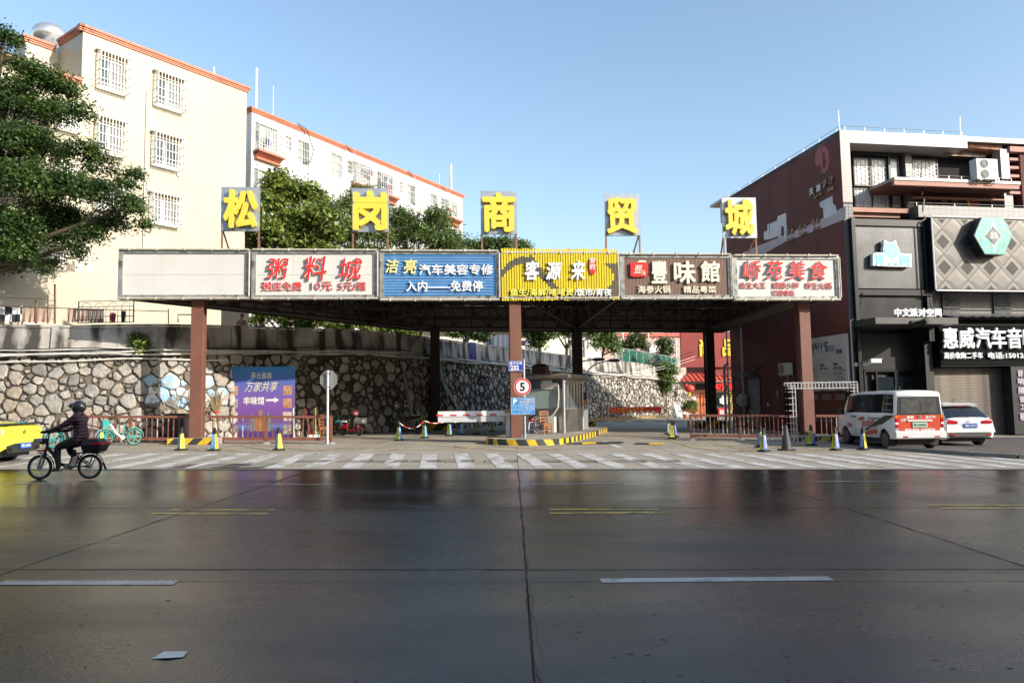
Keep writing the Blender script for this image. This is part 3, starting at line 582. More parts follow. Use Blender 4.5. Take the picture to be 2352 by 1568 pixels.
def cage(par, u0, u1, z0, z1, d=.5, nb=9, ledge=None, hood=None, laundry=True, m=m_cageb):
 """projecting security cage over a window: bars on front and both sides"""
 window(par, u0 + .12, u1 - .12, z0 + .15, z1 - .12)
 b = MB(); r = .013
 for z in [z0, z0 + .12] + lin(z0 + .35, z1, 4):
  b.box(u0, u1, -d - r, -d + r, z - r, z + r)
  for u in (u0, u1): b.box(u - r, u + r, -d, 0, z - r, z + r)
 for i in range(nb + 1): u = u0 + (u1 - u0) * i / nb; b.box(u - r, u + r, -d - r * 1.2, -d + r * .8, z0, z1)
 for u in (u0, u1):
  for k in range(1, 4): b.box(u - r, u + r, -d * k / 4 - r, -d * k / 4 + r, z0, z1)
 for k in range(5): b.box(u0, u1, -d * k / 4 - r, -d * k / 4 + r, z0 - r, z0 + r)
 b.obj("cage", m, par)
 if hood: qobj("window_hood", hood, par, lambda q: q.box(u0 - .1, u1 + .1, -.28, -.002, z1 + .03, z1 + .09))
 if ledge:
  q = MB(); q.box(u0 - .1, u1 + .08, -d - .08, -.002, z0 - .17, z0 - .05); q.add([(u0, -d + .05, z0 - .17), (u1, -d + .05, z0 - .17), (u1, 0, z0 - .48), (u0, 0, z0 - .48)], [[0, 1, 2, 3]]); q.box(u0, u1, -.3, -.003, z0 - .62, z0 - .5); q.obj("sill", ledge, par)
 if laundry:
  for k in range(random.randint(2, 4)):
   u = random.uniform(u0 + .15, u1 - .4); z = random.uniform(z0 + .6, z1 - .15); h = random.uniform(.35, .7)
   c = MB(); c.add([(u, -d * .6, z), (u + .28, -d * .55, z), (u + .3, -d * .6, z - h), (u + .15, -d * .5, z - h - .05), (u + .02, -d * .62, z - h)], [[0, 1, 2, 3, 4]]); c.obj("laundry", random.choice(m_cloths), par)
# ---- cream tiled dormitory block at the left
FY = Face(-19.3, 36.0, radians(54.0)); ty = tile_mat("cream_wall_tile_front", (.54, .485, .365), (.40, .355, .26), 0, .24, .075, gap=.14, var=.035, stain=.84); tys = tile_mat("cream_wall_tile_side", (.50, .44, .31), (.37, .32, .215), 1, .24, .075, gap=.14, var=.035)
yb = thing("cream_apartment_building", "cream tiled dormitory block with coral cornice and caged windows at left", "building", (FY.o[0], FY.o[1], 0), FY.a)
uL = -2.0; uR = 7.0; zT = 19.65; uP = FY.uv(474, 700)[0]
cages = [(232, 124, 301, 205), (228, 272, 295, 350), (364, 172, 430, 246), (359, 310, 425, 382), (354, 447, 420, 514), (138, 232, 192, 296), (128, 372, 186, 430), (226, 415, 288, 480)]
CW = [FY.rect(*c, off=.5) for c in cages]; flat = [FY.rect(107, 578, 151, 620), FY.rect(174, 574, 215, 624)]
holes = [(a + .12, c - .12, z0 + .15, z1 - .12) for a, c, z0, z1 in CW] + flat
zp = 16.95
w = MB(); cut_wall(w, uL, uR, 8.3, zT, 0, [h for h in holes if h[0] > uL and h[2] > 8.3 and h[0] > uL]); cut_wall(w, -14, uP, 3.5, 8.3, 0, [h for h in holes if h[3] < 8.3])
cut_wall(w, -14, uL, 8.3, zp, 0, [h for h in holes if h[1] < uL])
w.quad((uP, 2.2, 3.5), (uR, 2.2, 3.5), (uR, 2.2, 8.3), (uP, 2.2, 8.3)); w.quad((uP, 0, 8.3), (uP, 2.2, 8.3), (uR, 2.2, 8.3), (uR, 0, 8.3))
w.obj("wall", ty, yb)
w = MB(); w.quad((uR, 0, 8.3), (uR, 40, 8.3), (uR, 40, zT), (uR, 0, zT)); w.quad((uP, 0, 3.5), (uP, 2.2, 3.5), (uP, 2.2, 8.3), (uP, 0, 8.3)); w.quad((uR, 2.2, 3.5), (uR, 40, 3.5), (uR, 40, 8.3), (uR, 2.2, 8.3))
w.quad((uL, 0, zp), (uL, 0, zT), (uL, 3.2, zT), (uL, 3.2, zp)); w.quad((-14, 0, 3.5), (-14, 0, zp), (-14, 40, zp), (-14, 40, 3.5)); w.obj("side_wall", tys, yb)
m_plaster = mat("white_plaster", (.58, .58, .57), .8, var=.06, vs=.6)
qobj("recess_wall", m_plaster, yb, lambda b: [b.quad((-3.5, 3.2, zp), (uL, 3.2, zp), (uL, 3.2, zT - 1), (-3.5, 3.2, zT - 1)), b.quad((-14, 3.2, zp - 1), (-3.5, 3.2, zp - 1), (-3.5, 3.2, zp + .02), (-14, 3.2, zp + .02)), b.quad((-14, 0, zp - .4), (uL, 0, zp - .4), (uL, 3.2, zp - .4), (-14, 3.2, zp - .4)), b.box(-14, uL, -.001, .18, zp, zp + .01)])
qobj("roof_fascia", ty, yb, BX(-3.5, uL - .01, 2.55, 3.7, zT - 1.3, zT - .32))
qobj("roof", m_plaster, yb, lambda b: b.quad((uL, .01, zT - .05), (uR, .01, zT - .05), (uR, 40, zT - .05), (uL, 40, zT - .05)))
def cornice(b, u0, u1, y0, z, side=False):
 for k, (o, h0, h1) in enumerate(((.07, 0, .09), (.11, .09, .18), (.17, .18, .31))):
  if side: b.box(u0 - o, u0 + .01, y0 - o, side, z + h0, z + h1 - .004)
  else: b.box(u0, u1 + (o if u1 == uR else 0), y0 - o, y0 + .2, z + h0, z + h1 - .004)
b = MB(); cornice(b, uL - .2, uR, 0, zT); cornice(b, uL, uL, 0, zT, side=2.5); cornice(b, -3.5, uL - .19, 2.55, zT - .32); cornice(b, -3.5, -3.5, 2.55, zT - .32, side=3.7); cornice(b, -14, uL - .01, 0, zp); b.box(uR - .02, uR + .16, .2, 40, zT, zT + .3); b.obj("cornice", m_cornice, yb)
for i, (a, c, z0, z1) in enumerate(CW): cage(yb, a, c, z0, z1, nb=9, hood=ty, laundry=False)
for a, c, z0, z1 in flat: window(yb, a, c, z0, z1, bars=7)
a, c, z0, z1 = FY.rect(655 / 1.741, 1235 / 1.741, 700 / 1.741, 1290 / 1.741)
for k, (x0, x1) in enumerate(((203, 268), (410, 530))):
 q = crop(0, 700, 1.96); r_ = rect(FY, q, x0, 1060, x1, 1150); window(yb, r_[0], r_[1], 4.5, 5.35, y=-.02, bars=6, curtain=False)
# drain pipes on the cream wall
b = MB(); u, _ = FY.uv(373, 400); u1_, z1_ = FY.uv(375, 240); u2_, z2_ = FY.uv(362, 545)
b.tube([(u1_ - .9, -.07, z1_ + .4), (u1_ - .9, -.07, 8)], .035, 6); b.tube([(u2_ - 1.6, -.07, 8.05), (u2_ + 3.8, -.07, 8.0)], .04, 6); b.obj("drain_pipe", pvc, yb)
b = MB(); u, z = FY.uv(409, 401); b.lathe([(0.001, -.12), (.13, -.12), (.14, -.02), (.2, -.01), (.2, 0)], (u, 0, z), 14, 'Y'); b.obj("exhaust_cover", pvc, yb)
# steel water tank on the roof
p = D(115, 83, 39.5); tk = thing("water_tank", "round polished steel water tank on the roof of the cream building", "water tank", (p.x, p.y, p.z - 1.25))
qobj("tank", mat("polished_tank_steel", (.75, .74, .72), .28, .8, var=.05), tk, lambda b: b.ball((0, 0, 1.25), 1.0, 24, 12, (.9, .9, .66)), smooth=True)
qobj("stand", galv, tk, lambda b: [b.bar((x, y, -2.5), (x, y, .8), .06) for x in (-.55, .55) for y in (-.55, .55)])
p = D(56, 75, 41); rl = thing("rooftop_pipe_rail", "thin bent pipe rail rising above the roof beside the water tank", "railing", (p.x, p.y, 18.9)); qobj("rail", galv, rl, lambda b: b.tube([(0, 0, 0), (0, 0, 1.75), (.1, 0, 1.85), (1.6, 0, 1.5)], .04, 6))
# vent pipes and aerials on the roofs
for (px, y0_, yt, Y, r_, lb) in ((491, 175, 154, 46, .07, "short white vent pipe on the roof edge of the cream building"), (588, 250, 156, 53, .10, "tall thick white vent pipe at the near end of the white building roof"), (627, 262, 196, 54, .03, "thin grey lightning rod on the near end of the white building roof"),
       (1009, 425, 398, 84, .04, "thin grey lightning rod on the far end of the white building roof"), (1036, 440, 376, 84, .13, "tall thick white vent pipe at the far end of the white building roof")):
 a = D(px, y0_, Y); c = D(px, yt, Y); t = thing("roof_pipe" if r_ > .05 else "lightning_rod", lb, "pipe" if r_ > .05 else "lightning rod", (a.x, Y, a.z - .8))
 qobj("shaft", pvc if r_ > .05 else galv, t, lambda b: b.tube([(0, 0, 0), (0, 0, c.z - a.z + .7), (0, 0, c.z - a.z + .8)], [r_, r_, r_ * .4], 10), smooth=True)
 if r_ < .05: qobj("tip", galv, t, lambda b: b.tube([(0, 0, c.z - a.z + .8), (0, 0, c.z - a.z + 1.8)], .012, 5))
# ---- white tiled block behind
FW = Face(-16.4, 50.7, radians(60.0)); tw = tile_mat("white_wall_tile_front", (.53, .53, .525), (.55, .54, .52), 0, .30, .15, gap=.12, var=.03, off=0); tws = tile_mat("white_wall_tile_side", (.74, .74, .74), (.36, .36, .36), 1, .30, .15, gap=.12, var=.03, off=0)
wb = thing("white_apartment_building", "long white tiled apartment block with coral roof edge and caged balconies behind the trees", "building", (FW.o[0], FW.o[1], 0), FW.a)
a0 = FW.uv(*c3(207, 300))[0]; a1 = FW.uv(*c3(1862, 900))[0]; zW = FW.uv(*c3(207, 95))[1]; zW2 = FW.uv(*c3(1862, 768))[1]; zWt = (zW + zW2) / 2
cg = [(268, 180, 462, 415), (1030, 485, 1182, 672), (1222, 565, 1362, 742), (1744, 778, 1858, 925), (258, 535, 440, 770), (1765, 1038, 1860, 1120), (1290, 875, 1420, 1010)]
wn_ = [(472, 284, 520, 398), (570, 325, 660, 508), (836, 428, 915, 600), (958, 478, 998, 578), (1200, 592, 1218, 626), (1363, 640, 1393, 732), (1428, 668, 1490, 815), (1608, 740, 1663, 858), (1694, 772, 1722, 848), (740, 745, 850, 900)]
CG = [rect(FW, c3, *c, off=.5) for c in cg]; CN = [rect(FW, c3, *c) for c in wn_]
hl = [(a + .12, c - .12, z0 + .15, z1 - .12) for a, c, z0, z1 in CG] + CN
w = MB(); cut_wall(w, a0, a1, 3.5, zWt, 0, hl); w.obj("wall", tw, wb)
w = MB(); w.quad((a0, 0, 3.5), (a0, 0, zWt), (a0, 14, zWt), (a0, 14, 3.5)); w.quad((a1, 0, 3.5), (a1, 14, 3.5), (a1, 14, zWt), (a1, 0, zWt)); w.quad((a0, 0, zWt), (a1, 0, zWt), (a1, 14, zWt), (a0, 14, zWt)); w.obj("side_wall", tws, wb)
b = MB()
for o, h0, h1 in ((.06, 0, .09), (.12, .095, .19), (.18, .195, .32)): b.box(a0 - o, a1 + o, -o, .2, zWt + h0, zWt + h1); b.box(a0 - o, a0 + .2, .2, 14, zWt + h0, zWt + h1)
b.obj("cornice", m_cornice, wb)
for i, (a, c, z0, z1) in enumerate(CG): cage(wb, a, c, z0, z1, d=.55, nb=10, ledge=m_cornice if i != 1 else m_cornice, hood=None)
for a, c, z0, z1 in CN: window(wb, a, c, z0, z1, nv=1 if c - a < 1 else 2, bars=4 if c - a < 1 else 7)
for k, (x, y) in enumerate(((545, 190), (925, 355), (1415, 560), (1690, 680))):
 u, z = FW.uv(*c3(x, y)); qobj("cable", black if k == 0 else galv, wb, lambda b: b.tube([(u, -.3, z), (u + .9, -.32, z - .2), (u + 1.6, -.3, z - 1.5), (u + 1.5, -.1, z - 2.4), (u + .8, -.05, z - 2.7)], .03, 5))
for y, z in ((1.5, 13.9), (1.5, 10.3)): qobj("vent_opening", glassd, wb, BX(a0 - .02, a0 + .05, 5.2, 6.1, z, z + .7))
# ---- low white house and pink school seen under the canopy
FH = Face(-3.5, 63, radians(22)); hb = thing("low_white_house", "low white rendered house above the stone wall, seen under the canopy", "house", (FH.o[0], FH.o[1], 0), FH.a)
m_rend = mat("speckled_white_render", (.66, .64, .58), .85, var=.1, vs=8)
hh = [(5.0, 6.6, 5.6, 7.0), (9.3, 10.9, 4.6, 7.0)]
w = MB(); cut_wall(w, -4, 12.6, 3.5, 11.5, 0, hh); w.quad((-4, 0, 3.5), (-4, 0, 11.5), (-4, 9, 11.5), (-4, 9, 3.5)); w.quad((12.6, 0, 3.5), (12.6, 9, 3.5), (12.6, 9, 11.5), (12.6, 0, 11.5)); w.quad((-4, 0, 11.5), (12.6, 0, 11.5), (12.6, 9, 11.5), (-4, 9, 11.5)); w.obj("wall", m_rend, hb)
for k, h in enumerate(hh): window(hb, *h, bars=8, curtain=False)
qobj("balcony", m_rend, hb, BX(-4, 9, -1.3, -.003, 7.7, 8.0))
p0 = D(1395, 860, 104); FP = Face(p0.x, p0.y, radians(6)); pb = thing("pink_building", "pink rendered three storey building with red roof line in the distance beyond the green fence", "building", (FP.o[0], FP.o[1], 0), FP.a)
m_pink = mat("pink_render", (.62, .40, .33), .8, var=.06, vs=.3); m_redt = mat("red_roof_trim", (.5, .12, .09), .6, var=.1)
q3 = crop(2400, 1250, 2.613); ph = [rect(FP, q3, *c) for c in ((560, 290, 618, 362), (714, 284, 778, 362), (640, 450, 690, 520), (212, 290, 232, 340), (440, 320, 500, 400), (560, 440, 610, 510))]
zP = FP.uv(*q3(600, 250))[1]; w = MB(); cut_wall(w, -2, 32, 3, zP, 0, ph); w.quad((-2, 0, 3), (-2, 0, zP), (-2, 12, zP), (-2, 12, 3)); w.quad((-2, 0, zP), (32, 0, zP), (32, 12, zP), (-2, 12, zP)); w.obj("wall", m_pink, pb)
for h in ph: window(pb, *h, bars=7, curtain=True)
qobj("roof_trim", m_redt, pb, BX(-2.3, 32, -.3, .2, zP + .002, zP + .5))
q = MB(); q.box(-1, 9, 2, 8, zP + .5, zP + 1.3); q.obj("roof_house", mat("pale_render", (.6, .52, .4), .8, var=.1), pb); qobj("roof_house_trim", m_redt, pb, BX(-1.2, 9.2, 1.8, 8.2, zP + 1.3, zP + 1.7))
ac_u, ac_z = FP.uv(*q3(556, 382)); qobj("air_conditioner", white, pb, BX(ac_u - .7, ac_u + .7, -.6, -.003, ac_z - .5, ac_z + .5))
p1 = D(1555, 770, 135); t = thing("brick_tower_block", "tall pale brick apartment block with white balcony rails far behind the pink building", "building", (p1.x - 4.5, 135, 0), 0)
mt = tile_mat("far_brick", (.42, .33, .30), (.3, .25, .22), 0, .6, .3, var=.1)
w = MB(); w.box(0, 22, 0, 12, 3, 17.5); w.obj("wall", mt, t); q = MB(); q.box(-.2, 10, -1.4, -.003, 12.2, 12.9); q.obj("balcony", mt, t)
q = MB(); q.bar((-.2, -1.35, 14.0), (10, -1.35, 14.0), .12); [q.bar((x, -1.35, 12.9), (x, -1.35, 14.0), .09) for x in lin(-.1, 9.9, 12)]; q.obj("railing", white, t)
for x in (1.5, 5.5): window(t, x, x + 2.4, 13.2, 15.4, y=-.04, curtain=False)
# ---- red-brown corner building with black club front at the right
AB = radians(9.3); FB = Face(15.3, 33.4, AB); FS = Face(15.3, 33.4, AB - pi / 2)
bb = thing("red_corner_building", "dark red corner building with black club front and white framed top floor", "building", (15.3, 33.4, 0), AB)
m_rr = mat("faded_red_render", (.115, .030, .022), .8, var=.18, vs=.7, bump=.25, bs=14, stain=(1.0, (.075, .024, .02), .5, .72, (1, 1, .22)))
m_gt = tile_mat("grey_wall_tile", (.15, .147, .145), (.12, .12, .12), 0, .30, .30, gap=.07, var=.06, off=0); m_gt2 = tile_mat("light_frame_tile", (.31, .28, .265), (.45, .4, .37), 0, .30, .30, gap=.06, var=.04, off=0)
m_ptrim = mat("pinkish_concrete_trim", (.42, .22, .17), .7, var=.15, vs=1.5); m_soffit = mat("dark_red_soffit", (.12, .045, .035), .8, var=.15)
zt = FB.uv(*c5(150, 82))[1]; SL = 12.0; UL = 26.0
def FR(x0, y0, x1, y1, off=0): return rect(FB, c5, x0, y0, x1, y1, off)
def F6(x0, y0, x1, y1, off=0): return rect(FB, c6, x0, y0, x1, y1, off)
w = MB(); w.quad((0, SL, -.5), (0, 0, -.5), (0, 0, zt), (0, SL, zt)); w.quad((UL, SL, -.5), (0, SL, -.5), (0, SL, zt), (UL, SL, zt)); w.obj("side_wall", m_rr, bb)
qobj("roof", m_gt, bb, BX(0, UL, .02, SL, zt - .25, zt - .01))
uB = FR(0, 0, 1145, 10)[1]; zb = FR(300, 170, 310, 190)[2]; zpl = FR(165, 668, 238, 669)[3]; up = FR(130, 300, 205, 310)[1]
qobj("top_beam", m_gt2, bb, lambda b: [b.box(.003, uB, 0, 1.9, zb, zt), b.box(.003, up, 0, 1.2, zpl, zb - .002)])
# corner pillar: grey tiles one by one
pl = qobj("corner_pillar", mat("dark_grout", (.08, .08, .08), .9, var=.2), bb, BX(.006, up, .012, 1.2, -.5, zpl - .003))
z = -.3; tmesh = None
while z < zpl - .16:
 if tmesh is None:
  q = MB(); q.box(.012, up / 2 - .006, 0, .03, 0, .145); tile0 = q.obj("tile", mat("grey_glazed_tile", (.14, .14, .14), .45, var=.2, vs=2), pl, loc=(0, 0, z), bevel=.004); tmesh = tile0
 for k in (0, 1):
  o = tmesh.copy(); COL.objects.link(o); o.parent = pl; o.location = (k * (up / 2 - .006) + (.0 if int(z * 10) % 2 else -.0), random.uniform(-.004, .002), z)
 z += .155
bpy.data.objects.remove(tile0)
# recessed storeys
qobj("upper_wall", mat("dark_brown_render", (.07, .045, .04), .8, var=.2), bb, lambda b: b.quad((up, 1.35, 3), (UL, 1.35, 3), (UL, 1.35, zt - .2), (up, 1.35, zt - .2)))
m_soft = qobj("soffit", m_soffit, bb, BX(up + .003, uB - .003, .02, 1.33, zb + .005, zb + .03))
off = -1.1
def WN(x0, y0, x1, y1, nv=1, y=1.15, curtain=True, lat=True):
 a, c, z0, z1 = rect(FB, c5, x0, y0, x1, y1, -y); f = MB(); e = .06
 f.box(a, c, y - .04, y + .04, z0, z0 + e); f.box(a, c, y - .04, y + .04, z1 - e, z1)
 for i in range(nv + 1): x = a + (c - a - e) * i / nv; f.box(x, x + e, y - .038, y + .038, z0 + e, z1 - e)
 fr = f.obj("window", blackm, bb)
 g = MB(); g.quad((a + e, y + .01, z0 + e), (c - e, y + .01, z0 + e), (c - e, y + .01, z1 - e), (a + e, y + .01, z1 - e)); g.obj("pane", mat("pale_window_glass", (.40, .44, .46), .1, var=.3, vs=1.2, spec=.8, stain=(1.6, (.5, .28, .16), .6, .66, (1, 1, 1))), fr)
 if lat:
  g = MB(); n = int((c - a) / .19)
  for i in range(1, n): x = a + (c - a) * i / n; g.box(x - .008, x + .008, y - .03, y - .015, z0 + e, z1 - e)
  for i in range(n):
   for j in range(5): xx = a + (c - a) * i / n; zz = z0 + e + (z1 - z0 - 2 * e) * (j + (i % 2) * .5 + .2) / 5.4; g.box(xx, xx + (c - a) / n, y - .03, y - .016, zz - .008, zz + .008)
  g.obj("lattice", m_cageb, fr)
WN(228, 305, 366, 540); WN(370, 312, 505, 545); WN(520, 310, 600, 540, lat=False); WN(232, 560, 528, 720, 2); WN(535, 570, 625, 720, 1, lat=False); WN(700, 318, 915, 500, 1)
q = MB(); a, c, z0, z1 = FR(210, 270, 610, 296, -1.1); q.box(a, c, 1.02, 1.3, z0, z1); a2 = FR(505, 200, 523, 560, -1.1); q.box(a2[0], a2[1], 1.0, 1.25, a2[2], a2[3]); q.obj("window_beam", blackm, bb)
for r_ in ((652, 205, 704, 462), (662, 548, 722, 715)):
 a, c, z0, z1 = FR(*r_, -.9); qobj("column", m_gt, bb, BX(a, c, .9, 1.3, z0, z1))
q = MB(); a, c, z0, z1 = FR(235, 716, 680, 752, -.1); q.box(up + .004, c, .1, 1.3, z0, z1); a3 = FR(235, 757, 610, 792, -.3); q.box(up + .004, a3[1], .3, 1.3, a3[2], a3[3]); q.obj("ledge", m_ptrim, bb)
# projecting balcony slab with white lip
a, c, z0, z1 = FR(565, 482, 1592, 530, .7); zl = FR(1070, 500, 1086, 543, .7)[2]
qobj("balcony_lip", m_gt2, bb, lambda b: b.box(a, c, -.7, 1.2, (z0 + z1) / 2, z1)); qobj("balcony_slab", m_ptrim, bb, lambda b: b.box(a + .02, c - .05, -.66, -.5, zl, (z0 + z1) / 2 - .003)); qobj("balcony_soffit", m_soffit, bb, lambda b: b.box(a + .05, c - .08, -.498, 1.2, zl + .03, (z0 + z1) / 2 - .003))
q = MB(); q.tube([(x, -.6, z1 + .16 + (.02 if i % 2 else 0)) for i, x in enumerate(lin(a + .9, c - .4, 9))], .014, 5); [q.bar((x, -.6, z1), (x, -.6, z1 + .17), .02) for x in lin(a + .9, c - .4, 9)]; q.obj("balcony_rail", galv, bb)
# dark opening behind the air conditioner
qobj("dark_opening", mat("dark_interior", (.012, .012, .014), .9, var=0), bb, lambda b: b.quad((FR(925, 300, 926, 460, -1.3)[0], 1.33, FR(925, 300, 926, 462, -1.3)[2]), (UL, 1.33, FR(925, 300, 926, 462, -1.3)[2]), (UL, 1.33, FR(925, 310, 926, 460, -1.3)[3]), (FR(925, 300, 926, 460, -1.3)[0], 1.33, FR(925, 310, 926, 460, -1.3)[3])))
a, c, z0, z1 = FR(950, 240, 1280, 306, -.9); qobj("rain_canopy", mat("rusty_white_sheet", (.55, .52, .46), .6, var=.2, vs=2, stain=(3, (.4, .2, .08), .5, .62, (1, 1, .3))), bb, lambda b: b.add([(a, .7, z0), (c, .7, z0), (c + .5, 1.3, z1 + .4), (a + .4, 1.3, z1 + .5)], [[0, 1, 2, 3], [3, 2, 1, 0]]))
a, c, z0, z1 = FR(1145, 170, 1412, 250, -.5); q = MB(); q.add([(a, .3, z1), (c, .3, z0 + .35), (c, .3, z0), (a, .3, z1 - .42), (a, 3, z1 + .3), (c, 3, z0 + .6), (c, 3, z0 + .2), (a, 3, z1 - .1)], [[0, 3, 2, 1], [0, 1, 5, 4], [3, 7, 6, 2], [1, 2, 6, 5], [0, 4, 7, 3]]); q.obj("sloping_roof", mat("weathered_orange_board", (.50, .24, .15), .7, var=.2, vs=2, stain=(3, (.25, .1, .07), .5, .65, (1, 1, 1))), bb)
a, c, z0, z1 = FR(1432, 238, 1500, 480, -.2); qobj("side_column", m_gt2, bb, BX(a, c, .2, .7, z0, z1)); zr = z1
qobj("roof_edge", m_ptrim, bb, lambda b: b.box(c, UL, .1, .4, FR(1510, 220, 1520, 262, -.2)[2], FR(1510, 220, 1520, 262, -.2)[3]))
for k in range(5):
 r_ = FR(1504, 308 + k * 68, 1590, 330 + k * 68, -.3); qobj("sun_slat", m_ptrim, bb, BX(r_[0], r_[1] + 2, .3, .55, r_[2], r_[3]))
q = MB(); r_ = FR(1590, 230, 1640, 720, -.3); q.box(r_[0], UL, .25, .75, r_[2], r_[3]); q.obj("side_screen", m_rr, bb)
r_ = FR(720, 615, 1450, 665, -.4); qobj("horizontal_beam", m_ptrim, bb, BX(r_[0], r_[1], .35, .6, r_[2] + .12, r_[3] - .12))
r_ = FR(1460, 560, 1530, 720, -.4); qobj("column", m_gt, bb, BX(r_[0], r_[1], .4, .9, r_[2], r_[3]))
for (x0, x1, mm) in ((1180, 1250, m_cloths[0]), (950, 990, wood), (1040, 1080, wood), (1160, 1175, yel), (1360, 1405, white)):
 r_ = FR(x0, 600, x1, 700, -1.2); qobj("interior_item", mm, bb, lambda b: b.box(r_[0], r_[1], 1.2, 1.3, r_[2], r_[3] - (.0 if mm is not white else .1)))
r_ = FR(760, 706, 1621, 800, .2); qobj("grey_parapet", m_gt, bb, BX(r_[0], UL, -.2, 1.3, r_[2], r_[3])); r2_ = r_
q = MB(); q.tube([(x, -.1, r2_[3] + .14) for x in lin(r2_[0] - .4, UL, 8)], .014, 5); [q.bar((x, -.1, r2_[3]), (x, -.1, r2_[3] + .15), .02) for x in lin(r2_[0], UL - .4, 12)]; q.obj("lightning_strip", galv, bb)
# roof-edge lightning strip and rods
q = MB(); q.tube([(.05, SL - .3, zt + .1), (.05, 6, zt + .16), (.05, .3, zt + .2), (.3, .05, zt + .22), (3, .05, zt + .2), (uB - .2, .05, zt + .2)], .014, 5)
[q.bar((.05, y, zt), (.05, y, zt + .17), .02) for y in lin(.3, SL - .5, 9)]; [q.bar((x, .05, zt), (x, .05, zt + .2), .02) for x in lin(.3, uB - .2, 7)]; q.bar((.05, .05, zt), (.03, .05, zt + .95), .014); q.bar((uB - .3, .05, zt), (uB - .25, .05, zt + .95), .014); q.obj("lightning_strip", galv, bb)
# pale rooftop shelter at the rear corner
qobj("roof_shelter", m_gt2, bb, lambda b: [b.box(-.25, 2, SL - .6, SL + 1.6, zt - .1, zt + .06), b.box(-.15, 0, SL + .2, SL + .35, zt - 1.4, zt - .1)])
# --- black club front below the parapet
m_blk = mat("black_metal_cladding", (.009, .0095, .010), .5, .2, var=.25, vs=1.2); m_frame = mat("black_painted_steel", (.013, .0135, .015), .35, .4, var=.2, vs=3)
qobj("club_front", m_blk, bb, lambda b: b.quad((up, 1.0, -.5), (UL, 1.0, -.5), (UL, 1.0, r2_[2] + .1), (up, 1.0, r2_[2] + .1)))
def perf_mat(name, base, hole, sc, metal=.5):
 m = mat(name, base, .38, metal, var=.25, vs=.9); N, L = nt(m); b = N["Principled BSDF"]; src = b.inputs["Base Color"].links[0].from_socket
 tc = N.new("ShaderNodeTexCoord"); sx = N.new("ShaderNodeSeparateXYZ"); L.new(tc.outputs["Object"], sx.inputs[0]); fr = []
 for k in (0, 2):
  mu = N.new("ShaderNodeMath"); mu.operation = 'MULTIPLY'; mu.inputs[1].default_value = sc; L.new(sx.outputs[k], mu.inputs[0]); f = N.new("ShaderNodeMath"); f.operation = 'FRACT'; L.new(mu.outputs[0], f.inputs[0])
  s_ = N.new("ShaderNodeMath"); s_.operation = 'SUBTRACT'; s_.inputs[1].default_value = .5; L.new(f.outputs[0], s_.inputs[0]); p_ = N.new("ShaderNodeMath"); p_.operation = 'POWER'; p_.inputs[1].default_value = 2; L.new(s_.outputs[0], p_.inputs[0]); fr.append(p_)
 ad = N.new("ShaderNodeMath"); ad.operation = 'ADD'; L.new(fr[0].outputs[0], ad.inputs[0]); L.new(fr[1].outputs[0], ad.inputs[1]); lt = N.new("ShaderNodeMath"); lt.operation = 'LESS_THAN'; lt.inputs[1].default_value = .075; L.new(ad.outputs[0], lt.inputs[0])
 mx = N.new("ShaderNodeMix"); mx.data_type = 'RGBA'; L.new(lt.outputs[0], mx.inputs[0]); L.new(src, mx.inputs[6]); mx.inputs[7].default_value = tuple(hole) + (1,); L.new(mx.outputs[2], b.inputs["Base Color"]); return m
m_perf = perf_mat("perforated_black_sheet", (.085, .087, .09), (.01, .01, .012), 13)
r_ = FR(246, 830, 790, 1372, .12); qobj("perforated_screen", m_perf, bb, BX(r_[0], r_[1], -.14, -.08, r_[2], r_[3])); pr = r_
q = MB(); z0, z1 = FR(215, 795, 240, 830, .2)[3], FR(215, 795, 240, 1400, .2)[2]; xa = FR(215, 900, 246, 1000, .2)[0]; xb = FR(790, 900, 835, 1000, .2)[1]; zbt = FR(215, 1385, 800, 1410, .2)
for x0, x1 in ((xa, xa + .18), (pr[1] + .02, pr[1] + .2), (xb - .14, xb)): q.box(x0, x1, -.25, .9, -.4 if x0 == xa else zbt[2] - 2.2, z0)
q.box(xa, xb, -.24, .1, z0 - .35, z0 - .05); q.box(xa, xb, -.24, .1, zbt[2] - .1, zbt[2] + .16)
for k in range(7): zz = z1 + .6 + k * .8; q.bar((pr[1] + .1, -.2, zz), (xb - .07, -.2, zz + .6), .05)
q.obj("screen_frame", m_frame, bb)
r_ = FR(275, 1415, 800, 1560, .1); zlow = F6(540, 0, 1090, 150, .1)[2]; qobj("sheet_panel", mat("dull_black_sheet", (.03, .031, .033), .3, .5, var=.4, vs=.8), bb, BX(r_[0], r_[1] + .25, -.08, .3, zlow - .1, r_[3]))
# wolf-head light box
r_ = FR(372, 980, 692, 1196, .3); su, sz = (r_[0] + r_[1]) / 2, (r_[2] + r_[3]) / 2; kx = (r_[1] - r_[0]) / 320; kz = (r_[3] - r_[2]) / 216
wf = thing("wolf_bar_sign", "pale turquoise and white wolf head light box on the black perforated screen", "sign", tuple(Matrix.Rotation(AB, 4, 'Z') @ Vector((su, -.2, sz)) + Vector((15.3, 33.4, 0))), AB)
def Q(x, y): return ((x - 532) * kx, (1088 - y) * kz)
outl = [Q(*p) for p in ((372, 1190), (378, 1098), (398, 1084), (465, 1084), (463, 1050), (470, 1030), (470, 995), (478, 980), (506, 1000), (535, 998), (568, 978), (574, 1015), (590, 1045), (600, 1086), (690, 1092), (686, 1196), (520, 1196))]
m_ltq = mat("turquoise_acrylic", (.20, .60, .70), .35, var=.05); m_wac = mat("white_acrylic", (.78, .80, .82), .35, var=.03)
qobj("backing", m_wac, wf, lambda b: b.prism(outl, -.2, 0))
